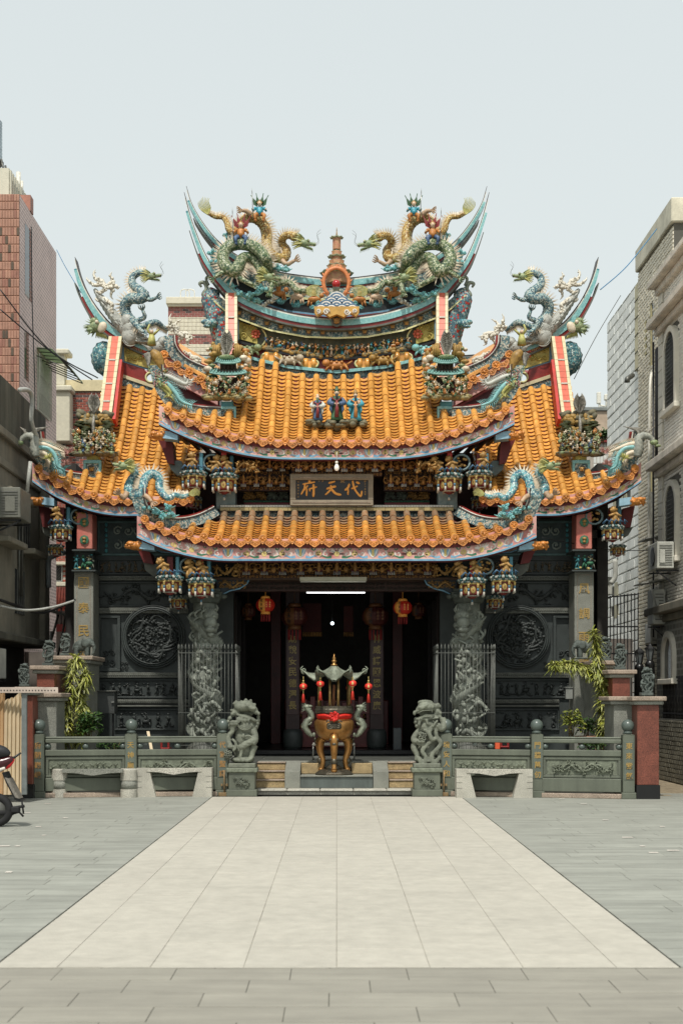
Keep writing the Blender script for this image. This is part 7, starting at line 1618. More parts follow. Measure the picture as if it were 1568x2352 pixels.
t1=thing('light_bulb','small bright lamp glowing deep inside the dark hall','bulb',P(763,1432,28.5));b=MB();p=P(763,1432,28.5);b.ell(p,.035,nu=12,nv=8);obj('glass',b,M('lit_bulb',(.85,.95,1),.4,0,1,0,emit=4),t1);b=MB();b.tube([p+Vector((0,0,.05)),p+Vector((0,0,1.6))],.006,5);obj('cord',b,black_p,t1)
# rod fences round the dragon columns
rodme=MB();rodme.tube([(0,0,0),(0,0,1.86)],.0045,5);rodme.lathe([(.003,1.86),(.017,1.9),(.012,1.93),(.002,1.975)],6);rodme=rodme.mesh('rod',M('rod_steel',C(104,106,100),.5,.3,8,.1,metal=.3))
for s in(-1,1):
 root=thing('rod_fence','tall thin steel rod fence round the %s dragon column'%('left' if s<0 else 'right'),'fence',(s*2.27,24.45,.55),'rod fences round the dragon columns');xa,xb_=s*2.27-.5,s*2.27+.5;pts=[]
 for k in range(17):pts.append((xa+k/16,24.4))
 for k in range(1,13):pts+=[(xa,24.4+k*.09),(xb_,24.4+k*.09)]
 for x,y in pts:o=bpy.data.objects.new('rod',rodme);COL.objects.link(o);o.parent=root;o.location=Vector((x,y,.56))-wloc(root)
 for z in(.75,1.32,2.37):
  b=MB();world_box(b,xa,xb_,24.395,24.405,z,z+.012);world_box(b,xa-.004,xa+.004,24.4,25.5,z,z+.012);world_box(b,xb_-.004,xb_+.004,24.4,25.5,z,z+.012);obj('rail',b,M('rod_steel',(0,0,0)),root)
 b=MB();world_box(b,xa-.05,xb_+.05,24.35,24.5,.5,.57,.01);obj('kerb',b,slate_f,root)
# plants
lf=[M('variegated_leaf_edge',C(206,204,124),.5,.25,9),M('leaf_green',C(78,106,48),.45,.35,9),M('leaf_yellow',C(178,180,74),.45,.3,9),M('leaf_dark_green',C(50,80,38),.45,.35,9)]
def leaf(b,p,d,L,w_,droop,ms,rnd):
 d=d.normalized();side=d.cross(Vector((0,0,1)));side=side.normalized()if side.length>.05 else Vector((1,0,0));side=(side+Vector((rnd.uniform(-.4,.4),rnd.uniform(-.4,.4),rnd.uniform(-.5,.5)))).normalized();pts=[]
 for k in range(5):t=k/4;pts.append(p+d*L*t+Vector((0,0,-droop*L*t*t)))
 ws=(.35,.9,1,.7,.02);o=len(b.V);vv=[]
 for k in range(5):vv+=[pts[k]-side*ws[k]*w_,pts[k]-side*ws[k]*w_*.45,pts[k]+side*ws[k]*w_*.45,pts[k]+side*ws[k]*w_]
 for(a,mi)in((0,ms[0]),(1,ms[1]),(2,ms[0])):
  b.i=mi;
  b.add([vv[k*4+a]for k in range(5)]+[vv[k*4+a+1]for k in range(5)],[(k,k+1,6+k,5+k)for k in range(4)])
def dracaena(name,stems,Y,label,seed,L=.2):
 rnd=random.Random(seed);pts=[[P(x,y,Y+rnd.uniform(-.1,.1))for x,y in st_]for st_ in stems];root=thing(name,label,'plant',(pts[0][0].x,Y,.5))
 for st_ in pts:
  c=catmull(st_,8);b=MB();b.tube(c,[.022,.016],6);obj('stem',b,M('plant_stem',C(120,104,72),.8,.3,9),root);b=MB();n=len(c)
  for i,p in enumerate(c):
   for k in range(22):
    a=rnd.uniform(0,6.283);el=rnd.uniform(-.6,.9)+(.5 if i>n-3 else 0);d=Vector((math.cos(a)*math.cos(el),math.sin(a)*math.cos(el),math.sin(el)))
    yl=2 if rnd.random()<.35 else 1
    leaf(b,p+Vector((rnd.uniform(-.03,.03),rnd.uniform(-.03,.03),rnd.uniform(-.05,.05))),d,L*rnd.uniform(.5,1.05),.013,rnd.uniform(.3,.8),(0 if rnd.random()<.6 else 2,yl if rnd.random()<.7 else 3),rnd)
  obj('foliage',b,lf,root,kind='stuff')
 return root
dracaena('variegated_plant',[[(160,1700),(155,1640),(162,1580),(172,1530),(176,1515)],[(185,1700),(190,1650),(184,1600),(192,1565),(198,1550)],[(145,1700),(140,1665)],[(200,1665),(196,1632)]],23.5,'tall upright plant with yellow-striped leaves behind the left balustrade',3)
dracaena('variegated_plant',[[(1385,1700),(1386,1650),(1385,1610),(1382,1570),(1372,1530),(1368,1490),(1362,1455)],[(1386,1562),(1360,1546),(1330,1530),(1300,1526),(1270,1532)],[(1385,1610),(1400,1596),(1412,1590)],[(1385,1665),(1402,1655)]],23.4,'climbing plant with yellow-striped leaves and a long arm reaching left before the right pilaster',5)
def bush(name,px,py,w_,h,Y,label,mats_,seed,n=350,L=.08,pot=None,cat='plant'):
 rnd=random.Random(seed);c=P(px,py,Y);root=thing(name,label,cat,(c.x,Y,max(.02,c.z-m(h,Y)/2-.15)));b=MB()
 for k in range(n):
  th=rnd.uniform(0,6.28);ph=rnd.uniform(-1,1);rr0=rnd.random()**.4*(1+.35*noise.noise(Vector((th*1.2,ph*2,seed))));p=c+Vector((math.cos(th)*rr0*m(w_,Y)/2,math.sin(th)*rr0*m(w_,Y)/2.5,ph*rr0*m(h,Y)/2))
  leaf(b,p,Vector((rnd.uniform(-1,1),rnd.uniform(-1,1),rnd.uniform(-.2,.9))),L*rnd.uniform(.6,1.3),L*.16,.3,(rnd.choice((1,3)),rnd.choice((1,3,3)))if mats_==0 else(2,1),rnd)
 obj('foliage',b,lf,root,kind='stuff');b=MB()
 for k in range(6):b.tube([(c.x+rnd.uniform(-.05,.05),Y,c.z-m(h,Y)/2-.12),c+Vector((rnd.uniform(-.2,.2)*m(w_,Y),rnd.uniform(-.1,.1),rnd.uniform(-.1,.3)*m(h,Y)))],[.01,.004],4)
 obj('stems',b,M('plant_stem',C(120,104,72)),root)
 if pot:b=MB();b.lathe([(m(pot*.7,Y),-m(18,Y)),(m(pot,Y),0),(m(pot*1.1,Y),.0),(m(pot*1.1,Y),.03),(m(pot*.9,Y),.03)],16,c=(c.x,Y,c.z-m(h,Y)/2-.05));obj('pot',b,M('terracotta_pot',C(150,110,88),.8,.3,6),root)
bush('fern_bush',205,1662,60,55,23.2,'bright green feathery bush at the foot of the striped plant on the left',0,4,420,.1);bush('leafy_shrub',262,1712,90,22,23.0,'low green leaves seen through the left balustrade rails',0,6,200,.09)
bush('wiry_shrub',1312,1655,50,56,23.3,'thin wiry yellow-green shrub left of the climbing plant',1,7,220,.1);bush('potted_shrub',1345,1668,44,40,23.5,'bushy green plant in a terracotta pot behind the right balustrade',0,8,260,.09,pot=24);bush('vine_bush',1392,1668,44,70,23.6,'dark green vine tangled round the foot of the climbing plant',0,9,420,.08);bush('leafy_shrub',1375,1712,80,20,23.0,'broad green leaves seen through the right balustrade rails',0,10,160,.12)
cb=thing('steel_cabinet','dark grey steel electrical cabinet on legs against the left relief wall','cabinet',P(243,1745,24.9));b=MB();pbox(b,222,263,1589,1640,24.9,.35,.008);obj('cabinet_box',b,M('dark_steel_sheet',C(76,78,76),.5,.25,4,metal=.3),cb);b=MB();pbox(b,220,266,1586.5,1589,24.85,.45,.004);obj('lid',b,steel_d,cb);b=MB();pbox(b,255,262,1612,1615,24.86,.04,.003);obj('handle',b,steel,cb)
for px in(226,259):b=MB();pbox(b,px-2,px+2,1640,1746,25.0,.05,0);obj('leg',b,black_p,cb)
for px,pt,pb,lab in((214,1572,1600,'small grey junction box on the left pilaster above the cabinet'),(1307,1580,1606,'small pale grey box fixed at the end of the right relief wall')):
 b=MB();pbox(b,px-8,px+8,pt,pb,25.3,.12,.006);pbox(b,px-9,px+9,pt-1.5,pt,25.28,.15,.003);b.tube([P(px+2,pt,25.35),P(px+2,pt-70,25.35)],.012,6);tag(obj('junction_box',b,M('grey_box_paint',C(140,142,136),.5,.2,6)),lab,'electrical box')
b=MB();b.slab([P(694*.485,1680,24.6),P(694*.5,1735,24.4)],(.05,0,0),(0,.02,0));b.V=[tuple(Vector(v)+(P(700,1680,24.6)-P(340,1680,24.6))*0)for v in b.V];tag(obj('leaning_plank',b,wood_p),'short wooden plank leaning behind the left balustrade','plank')
b=MB();pbox(b,1137,1148,1704,1722,23.4,.1,.01);tag(obj('orange_crate',b,M('orange_plastic',C(226,98,60),.5,.1,4)),'small bright orange object seen through the right balustrade rails','box')
for px,pt in((378,1700),(1158,1696)):
 b=MB();
 for q in(0,16):pbox(b,px-10+q,px-5+q,pt,1745,23.6,.04,.006)
 pbox(b,px-10,px+11,pt,pt+5,23.6,.3,.01);pbox(b,px-10,px+11,pt+18,pt+22,23.55,.35,.01);tag(obj('red_stool',b,M('red_plastic',C(130,34,30),.4,.1,4)),'red plastic stool glimpsed through the %s balustrade'%('left' if px<700 else 'right'),'stool')
b=MB();pbox(b,903,922,1672,1745,27.0,.3,.01);tag(obj('glass_donation_case',b,M('dull_glass_case',C(84,90,92),.2,.2,4)),'dim glass case inside the hall right of the red gate','case')
# boards on a steel rack, left edge
rk=thing('steel_rack','grey steel rack post with perforated pale rail at the left edge','rack',P(58,1828,21.0));Yr=21.0
b=MB();pbox(b,49,61,1588,1826,Yr,.06,.004);obj('post',b,M('galvanised_post',C(132,138,136),.5,.3,6,metal=.3),rk)
b=MB();pbox(b,-60,133,1579,1592,Yr-.05,.03,.003);ra=obj('perforated_rail',b,M('pale_pink_metal',C(196,180,166),.6,.2,5),rk);b=MB()
for k in range(26):b.lathe([(.01,0),(.01,.004)],8,c=P(-55+k*7.2,1586,Yr-.051),rot=Matrix.Rotation(R(90),3,'X'))
obj('holes',b,black_p,ra,kind='stuff')
rnd=random.Random(2)
for k in range(9):
 x0=-30+k*9.3;top=1608+rnd.uniform(-8,14)-k*1.0;b=MB();a=[P(x0,top,Yr+.12+k*.01),P(x0+9.25,top-9,Yr+.06+k*.01),P(x0+7.6,1826,Yr+.05),P(x0-4,1826,Yr+.12)]
 b.add(a+[q+Vector((0,.12,0))for q in a],[(0,3,2,1),(4,5,6,7),(0,1,5,4),(1,2,6,5),(3,7,6,2),(0,4,7,3)])
 tag(obj('wooden_board',b,wood_p if k!=3 else M('warm_plywood',C(206,168,124),.7,.2,3,kind='streak')),('%s wooden board in the upright stack, %s'%('warm-toned' if k==3 else 'pale',('outermost at the left edge','second from the left edge','third from the left edge','fourth from the left edge','fifth from the left edge','fourth from the rack post','third from the rack post','second from the rack post','right beside the rack post')[k])),'board','upright wooden boards at the left edge')
sk=thing('motor_scooter','red and black motor scooter parked at the left edge, only its tail in view','scooter',(X(-70,17),17.0,0));Ys=17.0;q=lambda px,py,d=0:P(px,py,Ys)+Vector((0,d,0));rbm=M('tyre_rubber',C(26,26,26),.8,.2,9)
def wheel(cxp,par):
 c=q(cxp,1861);r_=c.z;ring=[c+Vector((math.cos(a)*(r_-.05),0,math.sin(a)*(r_-.05)))for a in[k*math.pi/14 for k in range(29)]];b=MB();b.tube(ring,.05,8,cap=False);w1=obj('tyre',b,rbm,par);b=MB();b.lathe([(r_*.6,-.03),(r_*.62,.03)],20,c=c,rot=Matrix.Rotation(R(90),3,'X'))
 obj('wheel_rim',b,steel_d,par)
wheel(-8,sk);wheel(-245,sk)
b=MB();b.tube(catmull([q(-190,1750),q(-120,1738),q(-60,1730),q(0,1728),q(22,1734)],4),[.05,.12,.13,.09,.03],10,flat=.9);obj('seat',b,M('black_vinyl',C(30,30,32),.5,.2,9),sk)
b=MB();b.tube(catmull([q(-120,1790),q(-60,1770),q(0,1756),q(30,1742)],4),[.16,.14,.09,.03],12,flat=.9);obj('rear_cowl',b,M('scooter_red',C(60,16,20),.25,.1,9),sk)
b=MB();b.tube(catmull([q(-2,1762),q(18,1756),q(31,1743)],4),[.055,.05,.02],10,flat=.8);tl=obj('tail_light',b,M('red_lens',C(200,30,34),.15,.1,9),sk);b=MB();b.tube([q(-10,1772,-.05),q(14,1764,-.06)],[.03,.015],8);obj('white_trim',b,white_p,sk)
b=MB();b.tube([q(8,1762),q(30,1742),q(48,1730)],[.015,.018,.012],6);obj('grab_rail',b,black_p,sk)
b=MB();b.slab([q(4,1775),q(14,1800),q(34,1838),q(44,1842)],(.05,0,.01),(0,.18,0));obj('mudguard',b,black_p,sk);b=MB();b.slab([q(12,1786,-.03),q(36,1832,-.03)],(.05,0,-.015),(0,.22,0));obj('number_plate',b,M('dusty_plate',C(130,124,114),.5,.4,30),sk)
b=MB();b.tube([q(18,1858),q(56,1852)],.02,6);b.tube([q(22,1872),q(44,1866),q(54,1876)],.014,6);b.box(q(36,1860),(.1,.1,.07),b=.01);b.tube([q(50,1840),q(54,1870)],.012,5);b.tube([q(-40,1870),q(30,1866)],[.05,.04],8);obj('exhaust_and_bracket',b,rbm,sk)
b=MB();b.tube(catmull([q(-250,1740),q(-235,1800),q(-190,1850),q(-110,1850),q(-60,1800)],4),[.05,.1,.06,.06,.1],8);obj('body_shell',b,M('scooter_red',(0,0,0)),sk);b=MB();b.tube([q(-262,1850),q(-250,1700)],.025,8);b.tube([q(-252,1700,-.3),q(-250,1696),q(-252,1700,.3)],.018,8);obj('handlebar',b,black_p,sk)
# the neighbouring buildings
def bricks(parent,org,ud,nd,W,H,bw,bh,gap,th,mats_,stagger=.5,holes=(),seed=1,limit=300,name='brick',rough_=0):
 0
 ud=Vector(ud);nd=Vector(nd);rnd=random.Random(seed);base=MB();h=.5
 v=[(-h,0,-h),(h,0,-h),(h,0,h),(-h,0,h),(-h*.93,1,-h*.86),(h*.93,1,-h*.86),(h*.93,1,h*.86),(-h*.93,1,h*.86)]
 if rough_:v=v[:4]+[(-h*.8,.7,-h*.6),(h*.85,.9,-h*.62),(h*.8,1,h*.7),(-h*.85,.8,h*.6)]
 base.add(v,[(4,5,6,7),(0,1,5,4),(1,2,6,5),(2,3,7,6),(3,0,4,7)]);flip=ud.cross(nd).z>0
 if not flip:base.F=[f[::-1]for f in base.F]
 lots=[[]for _ in mats_];r_=0;z=0
 while z<H-.01:
  h_=min(bh,H-z);x=-(bw*stagger)*(r_%2)
  while x<W-.01:
   a,b_=max(x,0),min(x+bw,W)
   if b_-a>gap*2.5:
    u,vv=(a+b_)/2,z+h_/2
    if not any(h0-.0<u<h1 and v0<vv<v1 for h0,h1,v0,v1 in holes):
     c=Vector(org)+ud*u+Vector((0,0,vv));L=b_-a-gap;t=th*rnd.uniform(.8,1.15)
     mt=Matrix(((ud.x*L,nd.x*t,0,c.x),(ud.y*L,nd.y*t,0,c.y),(0,0,h_-gap,c.z),(0,0,0,1)));k=0 if rnd.random()<.72 or len(mats_)==1 else 1+rnd.randrange(len(mats_)-1);lots[k].append(mt)
   x+=bw
  z+=bh;r_+=1
 tot=sum(len(q)for q in lots)
 for mt,q in zip(mats_,lots):pieces(name,base,q,mt,parent,int(limit*len(q)/max(tot,1)))
def wallbox(nm,par,x0,x1,y0,y1,z0,z1,mt,bev=0):
 b=MB();world_box(b,x0,x1,y0,y1,z0,z1,bev);return obj(nm,b,mt,par)
conc=M('stained_concrete',C(156,148,130),.85,.5,1.6,.3,20,kind='streak',col2=C(116,114,102));concd=M('mossy_black_concrete',C(56,56,48),.9,.5,2.5,.4,20,kind='streak',col2=C(112,110,96))
xw=-5.75;ch=thing('concrete_house','stained grey concrete house close on the left with dark mossy parapet','building',(xw-2,24,0))
wallbox('wall',ch,xw-4,xw,19,27.4,2.6,6.15,conc);wallbox('mossy_parapet',ch,xw-4.02,xw+.02,18.98,27.45,6.2,7.1,concd);wallbox('parapet_lip',ch,xw-4.05,xw+.1,18.9,27.5,6.05,6.2,conc,.02);wallbox('cornice',ch,xw-4.04,xw+.05,18.94,27.45,5.55,5.7,conc,.02)
wallbox('wall',ch,xw-4,xw-.35,19,27.2,0,2.6,M('dark_shopfront',C(56,54,52),.8,.3,3));wallbox('awning_slab',ch,xw-4.06,xw+.25,18.8,27.3,2.55,2.68,concd,.02);wallbox('pilaster',ch,xw-.0,xw+.12,26.9,27.35,2.68,6.04,conc,.02)
for(z,y0,y1)in((5.05,23.4,25.4),(4.2,23.2,24.6),(4.2,25.2,26.3)):wallbox('window_hood',ch,xw,xw+.3,y0,y1,z,z+.1,conc,.015)
for(y0,y1,z0,z1)in((25.3,26.1,4.3,5.0),(24.9,25.6,3.1,3.9)):
 w1=wallbox('window',ch,xw-.05,xw+.015,y0,y1,z0,z1,M('dark_window_glass',C(34,38,40),.15,.2,4),.0)
 for k in range(4):q=MB();world_box(q,xw+.02,xw+.04,y0+.1+k*(y1-y0-.2)/3-.012,y0+.1+k*(y1-y0-.2)/3+.012,z0,z1);obj('bar',q,steel_d,w1)
b=MB();b.tube(catmull([P(45,895,23.7),P(66,897,24.3),P(74,920,24.5),P(72,965,24.5),P(84,1000,24.8),P(96,1010,25)],5),.04,8);b.tube([P(70,1060,24.6),P(62,1130,24.6)],.035,8);obj('lagged_pipe',b,M('pipe_white',C(186,186,178),.6,.3,40,.5,60),ch)
b=MB();b.tube([P(58,1150,25.2),P(52,1180,25.2),P(50,1370,25.2)],.025,6);b.tube([P(44,1180,25.1),P(44,1370,25.1)],.025,6);obj('drain_pipe',b,steel_d,ch)
def ac_unit(x,y,z,w_,h,d,side,label,shade=0,dark=0,fan=1):
 0
 r_=thing('air_conditioner',label,'air conditioner',(x,y,z),'air conditioners on the house walls');mt=M('ac_cream' if not dark else 'ac_grey',C(188,188,178)if not dark else C(120,120,110),.5,.25,4)
 b=MB();world_box(b,min(x,x+side*d),max(x,x+side*d),y,y+w_,z,z+h,.012);obj('casing',b,mt,r_)
 b=MB()
 for k in range(9):world_box(b,min(x+side*.04,x+side*(d-.04)),max(x+side*.04,x+side*(d-.04)),y-.012,y,z+h*(.12+.09*k),z+h*(.15+.09*k))
 obj('louvres',b,M('louvre_grey',C(110,110,104),.5,.2,6),r_)
 b=MB();world_box(b,min(x+side*d*.55,x+side*d*.85),max(x+side*d*.55,x+side*d*.85),y-.022,y-.013,z+h*.2,z+h*.7,.003);obj('cover_plate',b,mt,r_)
 if fan:b=MB();b.lathe([(h*.36,0),(h*.38,.015),(h*.3,.015)],18,c=(x+side*(d+.001),y+w_*.45,z+h*.5),rot=Matrix.Rotation(R(90*side),3,'Y'));obj('fan_grille',b,black_p,r_)
 b=MB();b.slab([(x-side*.1,y+.05,z-.02),(x+side*d,y+.05,z-.02)],(0,.03,0),(0,0,-.03));b.slab([(x-side*.1,y+w_-.08,z-.02),(x+side*d,y+w_-.08,z-.02)],(0,.03,0),(0,0,-.03));b.slab([(x+side*d,y+.05,z-.03),(x-side*.05,y+.05,z-.3)],(0,.03,0),(0,0,-.03));obj('bracket',b,black_p,r_)
 if shade:b=MB();b.slab([(x-side*.1,y-.1,z+h+.22),(x+side*(d+.25),y-.1,z+h+.12)],(0,w_+.2,0),(0,0,-.025));b.tube([(x+side*(d+.1),y-.08,z+h+.15),(x+side*.1,y-.05,z+.1)],.012,5);obj('rain_hood',b,M('hood_metal',C(150,150,142),.6,.3,4),r_)
ac_unit(xw,22.9,4.55,.8,.5,.55,1,'old dirty air conditioner on the left concrete wall below a hood',0,1,0);ac_unit(xw-.2,22.6,1.9,.6,.5,.45,1,'pale air conditioner low on the left dark shopfront',0,0,0)
bm1=M('orange_brick_tile',C(176,130,108),.6,.2,6,.1,rnd=.12);bm2=M('red_brick_tile',C(160,110,92),.6,.2,6,.1,rnd=.12);bm3=M('dark_brick_tile',C(92,78,62),.6,.2,6,.1,rnd=.15)
xb_=-6.83;tb=thing('brick_tower','tall brick-tiled apartment block at the left edge with a narrow side window','building',(xb_-2,32,0));sidem=M('grey_pink_brick_side',C(188,166,158),.7,.2,2.0,.3,.5,kind='brick',col2=C(202,178,170),bd=.01)
sidem.node_tree.nodes['Brick Texture'].inputs['Brick Width'].default_value=.42;sidem.node_tree.nodes['Brick Texture'].inputs['Row Height'].default_value=.16
ztp=12.45;mort=M('tile_mortar',C(150,112,92),.9,.2,6)
b=MB();world_box(b,xb_-4,xb_,30.03,33.95,0,ztp);obj('wall',b,[sidem],tb);wallbox('front_wall',tb,xb_-4,xb_-.001,30.0,30.03,0,ztp,mort)
bricks(tb,(xb_-.8,30.0,6.0),(1,0,0),(0,-1,0),.8,ztp-6,.062,.185,.009,.012,[bm1,bm2,bm2,bm3],.0,seed=3,limit=300,name='facing_tile')
wallbox('roof_kerb',tb,xb_-.6,xb_+.02,31.0,31.3,ztp,ztp+.35,bm2)
for(py0,py1,p0,p1)in((553,674,57,72),(790,868,56,65)):
 ya,yb=3200*6.83/(773-p0),3200*6.83/(773-p1);ya,yb=min(ya,yb),max(ya,yb)+.02;z0,z1=Z(py1,ya),Z(py0+18,yb)+.35
 w1=wallbox('window',tb,xb_-.02,xb_+.004,ya,yb,z0,z1,M('dark_window_glass',C(34,38,40)));q=MB()
 k=z0
 while k<z1:world_box(q,xb_+.004,xb_+.01,yb-.22,yb,k,k+.06);k+=.085
 obj('brick_reveal',q,bm2,w1,kind='stuff')
gw=thing('window_awning','pale green window awning above a white grilled window on the brick block','awning',(xb_,32.3,7.0));gl=M('pale_green_sheet',C(206,220,190),.4,.1,6,trans=.6)
ya,yb,z0,z1=31.75,33.1,Z(945,32.0),Z(830,32.5)
b=MB();b.slab([(xb_,ya,z1+.15),(xb_+.35,ya,z1+.12),(xb_+.8,ya,z1-.35)],(0,yb-ya,0),(0,0,-.02));obj('awning_sheet',b,gl,gw)
for k in range(5):b=MB();y=ya+(yb-ya)*k/4;b.tube([(xb_,y,z1-.05),(xb_+.8,y,z1-.38)],.012,5);b.tube([(xb_+.01,y,z1+.12),(xb_+.35,y,z1+.1),(xb_+.8,y,z1-.37)],.012,5);obj('awning_rib',b,steel_d,gw)
w1=wallbox('window',gw,xb_+.005,xb_+.02,ya,yb,z0,z1,M('frosted_pane',C(206,208,190),.4,.15,4))
for k in range(12):q=MB();y=ya+(yb-ya)*k/11;q.tube([(xb_+.06,y,z0),(xb_+.06,y,z1)],.009,4);obj('grille_bar',q,white_m,w1)
for z in(z0,z0+.4,z0+.8,z1):q=MB();q.tube([(xb_+.06,ya,z),(xb_+.06,yb,z)],.012,4);obj('grille_rail',q,white_m,w1)
rt=thing('rooftop_box','cream corrugated rooftop box on the brick block at the left edge','shed',(xb_-.7,31,ztp));b=MB();world_box(b,xb_-3,xb_-.46,31,33,ztp,Z(385,31));obj('box',b,M('cream_corrugated',C(206,202,182),.6,.15,4),rt)
b=MB()
for k in range(10):world_box(b,xb_-.46,xb_-.42,31.05+k*.2,31.15+k*.2,ztp,Z(388,31))
obj('ribs',b,M('cream_corrugated',(0,0,0)),rt)
wt=thing('water_tank','tall cylindrical steel water tank standing on the left rooftop','water tank',(X(-24,31),31.5,Z(385,31)));b=MB();zc0,zc1=Z(352,31),Z(262,31);pr=[]
for k in range(12):z=zc0+(zc1-zc0)*k/11;pr+=[(.3,z),(.285,z+.02),(.3,z+.04)]
b.lathe(pr+[(.1,zc1+.12)],24,c=(X(-26,31.5),31.5,0));obj('tank_shell',b,M('tank_steel',C(176,190,192),.3,.3,6,metal=.6),wt)
for k in range(4):b=MB();a=.785+k*1.571;b.tube([(X(-24,31)+math.cos(a)*.38,31.5+math.sin(a)*.38,Z(386,31)),(X(-24,31)+math.cos(a)*.26,31.5+math.sin(a)*.26,zc0)],.025,5);obj('leg',b,steel_d,wt)
b=MB();b.lathe([(.3,zc0-.05),(.34,zc0)],16,c=(X(-26,31.5),31.5,0));obj('stand_ring',b,black_p,wt)
for px,pt,r_ in((42.5,395,.055),(50.5,415,.03)):b=MB();b.tube([P(px,452,32.2),P(px,pt,32.2)],r_,8);tag(obj('vent_pipe',b,white_m),('thick' if px<45 else 'thin')+' white vent pipe rising from the left brick rooftop','pipe')
rb=thing('brick_house','red brick house behind the left roof with cream parapet and barred windows','building',(P(170,1500,40).x,40,0));Yk=40;rb1=M('red_facing_brick',C(156,84,68),.75,.2,6,.1,rnd=.12);rb2=M('dark_facing_brick',C(92,74,72),.75,.2,6,.1,rnd=.1)
wallbox('wall',rb,X(60,Yk),X(330,Yk),Yk,Yk+6,0,Z(900,Yk),M('pale_mortar',C(178,168,156),.9,.2,6));z0_=Z(1440,Yk)
hl=[(X(126,Yk)-X(118,Yk),X(150,Yk)-X(118,Yk),Z(1040,Yk)-z0_,Z(980,Yk)-z0_),(0,X(143,Yk)-X(118,Yk),Z(1335,Yk)-z0_,Z(1296,Yk)-z0_)]
bricks(rb,(X(118,Yk),Yk,z0_),(1,0,0),(0,-1,0),X(236,Yk)-X(118,Yk),Z(900,Yk)-z0_,.2,.068,.012,.012,[rb1,rb2],.5,hl,5,300)
wallbox('parapet',rb,X(150,Yk),X(330,Yk),Yk-.06,Yk+6,Z(899,Yk),Z(873,Yk),cream_t,.01)
b=MB();pbox(b,124,160,897,1013,Yk-.5,.6,.02);pbox(b,118,164,884,897,Yk-.6,.7,.03);pbox(b,122,158,800,812,Yk-.3,.6,.03);pbox(b,122,148,812,884,Yk-.2,.4,.01);pbox(b,118,158,1290,1297,Yk-.2,.3,.01);pbox(b,116,170,1337,1346,Yk-.3,.4,.01);obj('cream_bay',b,M('cream_mosaic_bay',C(206,200,178),.6,.12,10,.2),rb)
for(a,c,d,e)in((127,149,985,1040),(120,142,1300,1334)):
 w1=MB();pbox(w1,a,c,d,e,Yk-.02,.05,0);w1=obj('window',w1,M('dark_window_glass',C(34,38,40)),rb);q=MB()
 for(x0,x1,y0,y1)in((a-1,c+1,d-2,d),(a-1,c+1,e,e+2),(a-1,a+1,d,e),(c-1,c+1,d,e)):pbox(q,x0,x1,y0,y1,Yk-.06,.05,0)
 obj('frame',q,M('grey_window_frame',C(150,152,146),.5,.2,5),w1);q=MB()
 for k in range(-3,9):
  x=a+k*3.5;q.tube([P(max(a,x),d+max(0,a-x)*2,Yk-.05),P(min(c,x+(e-d)/2),d+(min(c,x+(e-d)/2)-x)*2,Yk-.05)],.006,3)if x<c else None
 obj('diamond_grille',q,steel_d,w1)
rt_=M('red_roof_tile',C(176,84,62),.7,.3,5,.4,20,rnd=.08)
b=MB();q=[P(112,1352,36),P(176,1352,36),P(176,1398,35.4),P(106,1398,35.4)];b.add(q+[v-Vector((0,0,.06))for v in q],[(0,3,2,1),(4,5,6,7),(3,7,6,2)])
for k in range(11):b.tube([q[0].lerp(q[1],k/10)+Vector((0,0,.02)),q[3].lerp(q[2],k/10)+Vector((0,0,.02))],.035,6)
lr=thing('tiled_lean_to','red tiled lean-to roof with dark balustrade seen behind the left pilaster','roof',P(140,1450,35));obj('roof_tiles',b,rt_,lr)
b=MB();pbox(b,104,176,1390,1397,34.8,.1,.004);pbox(b,104,176,1434,1440,34.8,.1,.004);pbox(b,104,176,1440,1451,34.75,.1,.004);obj('red_rail',b,M('red_glazed_rail',C(132,44,38),.4,.2,5),lr)
for k in range(7):b=MB();c=P(112+k*9.6,1434,34.85);u=m(1,34.8);b.lathe([(2.5*u,0),(1.6*u,6*u),(3.2*u,16*u),(1.6*u,28*u),(2.6*u,37*u)],8,c=c);obj('baluster',b,M('brown_black_baluster',C(48,34,32),.5,.2,5),lr)
wallbox('lower_wall',rb,X(60,36),X(190,36),36.2,36.5,0,Z(1400,36),M('dim_plaster',C(120,112,104),.9,.3,3))
sb=thing('striped_brick_block','brick block with cream bands and parapet behind the roofs, left of the main ridge','building',(P(450,700,45).x,45,0));Ys_=45;wallbox('wall',sb,X(386,Ys_),X(700,Ys_),Ys_,Ys_+5,0,Z(700,Ys_),M('pale_mortar',C(178,168,156)))
for(a,c)in((703,728),(768,790),(826,850)):bricks(sb,(X(386,Ys_),Ys_,Z(c,Ys_)),(1,0,0),(0,-1,0),X(490,Ys_)-X(386,Ys_),Z(a,Ys_)-Z(c,Ys_),.19,.066,.012,.012,[M('rose_facing_brick',C(160,96,88),.75,.2,6,.1,rnd=.12),rb2],.5,(),7,110)
for(a,c)in((728,768),(790,826)):bricks(sb,(X(386,Ys_),Ys_,Z(c,Ys_)),(1,0,0),(0,-1,0),X(490,Ys_)-X(386,Ys_),Z(a,Ys_)-Z(c,Ys_),.13,.13,.008,.012,[M('cream_square_tile',C(216,208,186),.6,.1,6,.05,rnd=.04)],0,(),8,150,'cream_tile')
b=MB();pbox(b,381,700,681,697,Ys_-.15,5,.02);pbox(b,384,700,697,703,Ys_-.1,5,.02);obj('parapet',b,M('cream_square_tile',(0,0,0)),sb)
b=MB()
for dx in(0,12):b.tube(catmull([P(415+dx,684,46),P(415+dx,668,46),P(424+dx,664,46),P(434+dx,668,46),P(434+dx,684,46)],4),.02,5)
tag(obj('ladder_hoops',b,white_m),'white roof ladder hoops on the striped brick block','handrail')
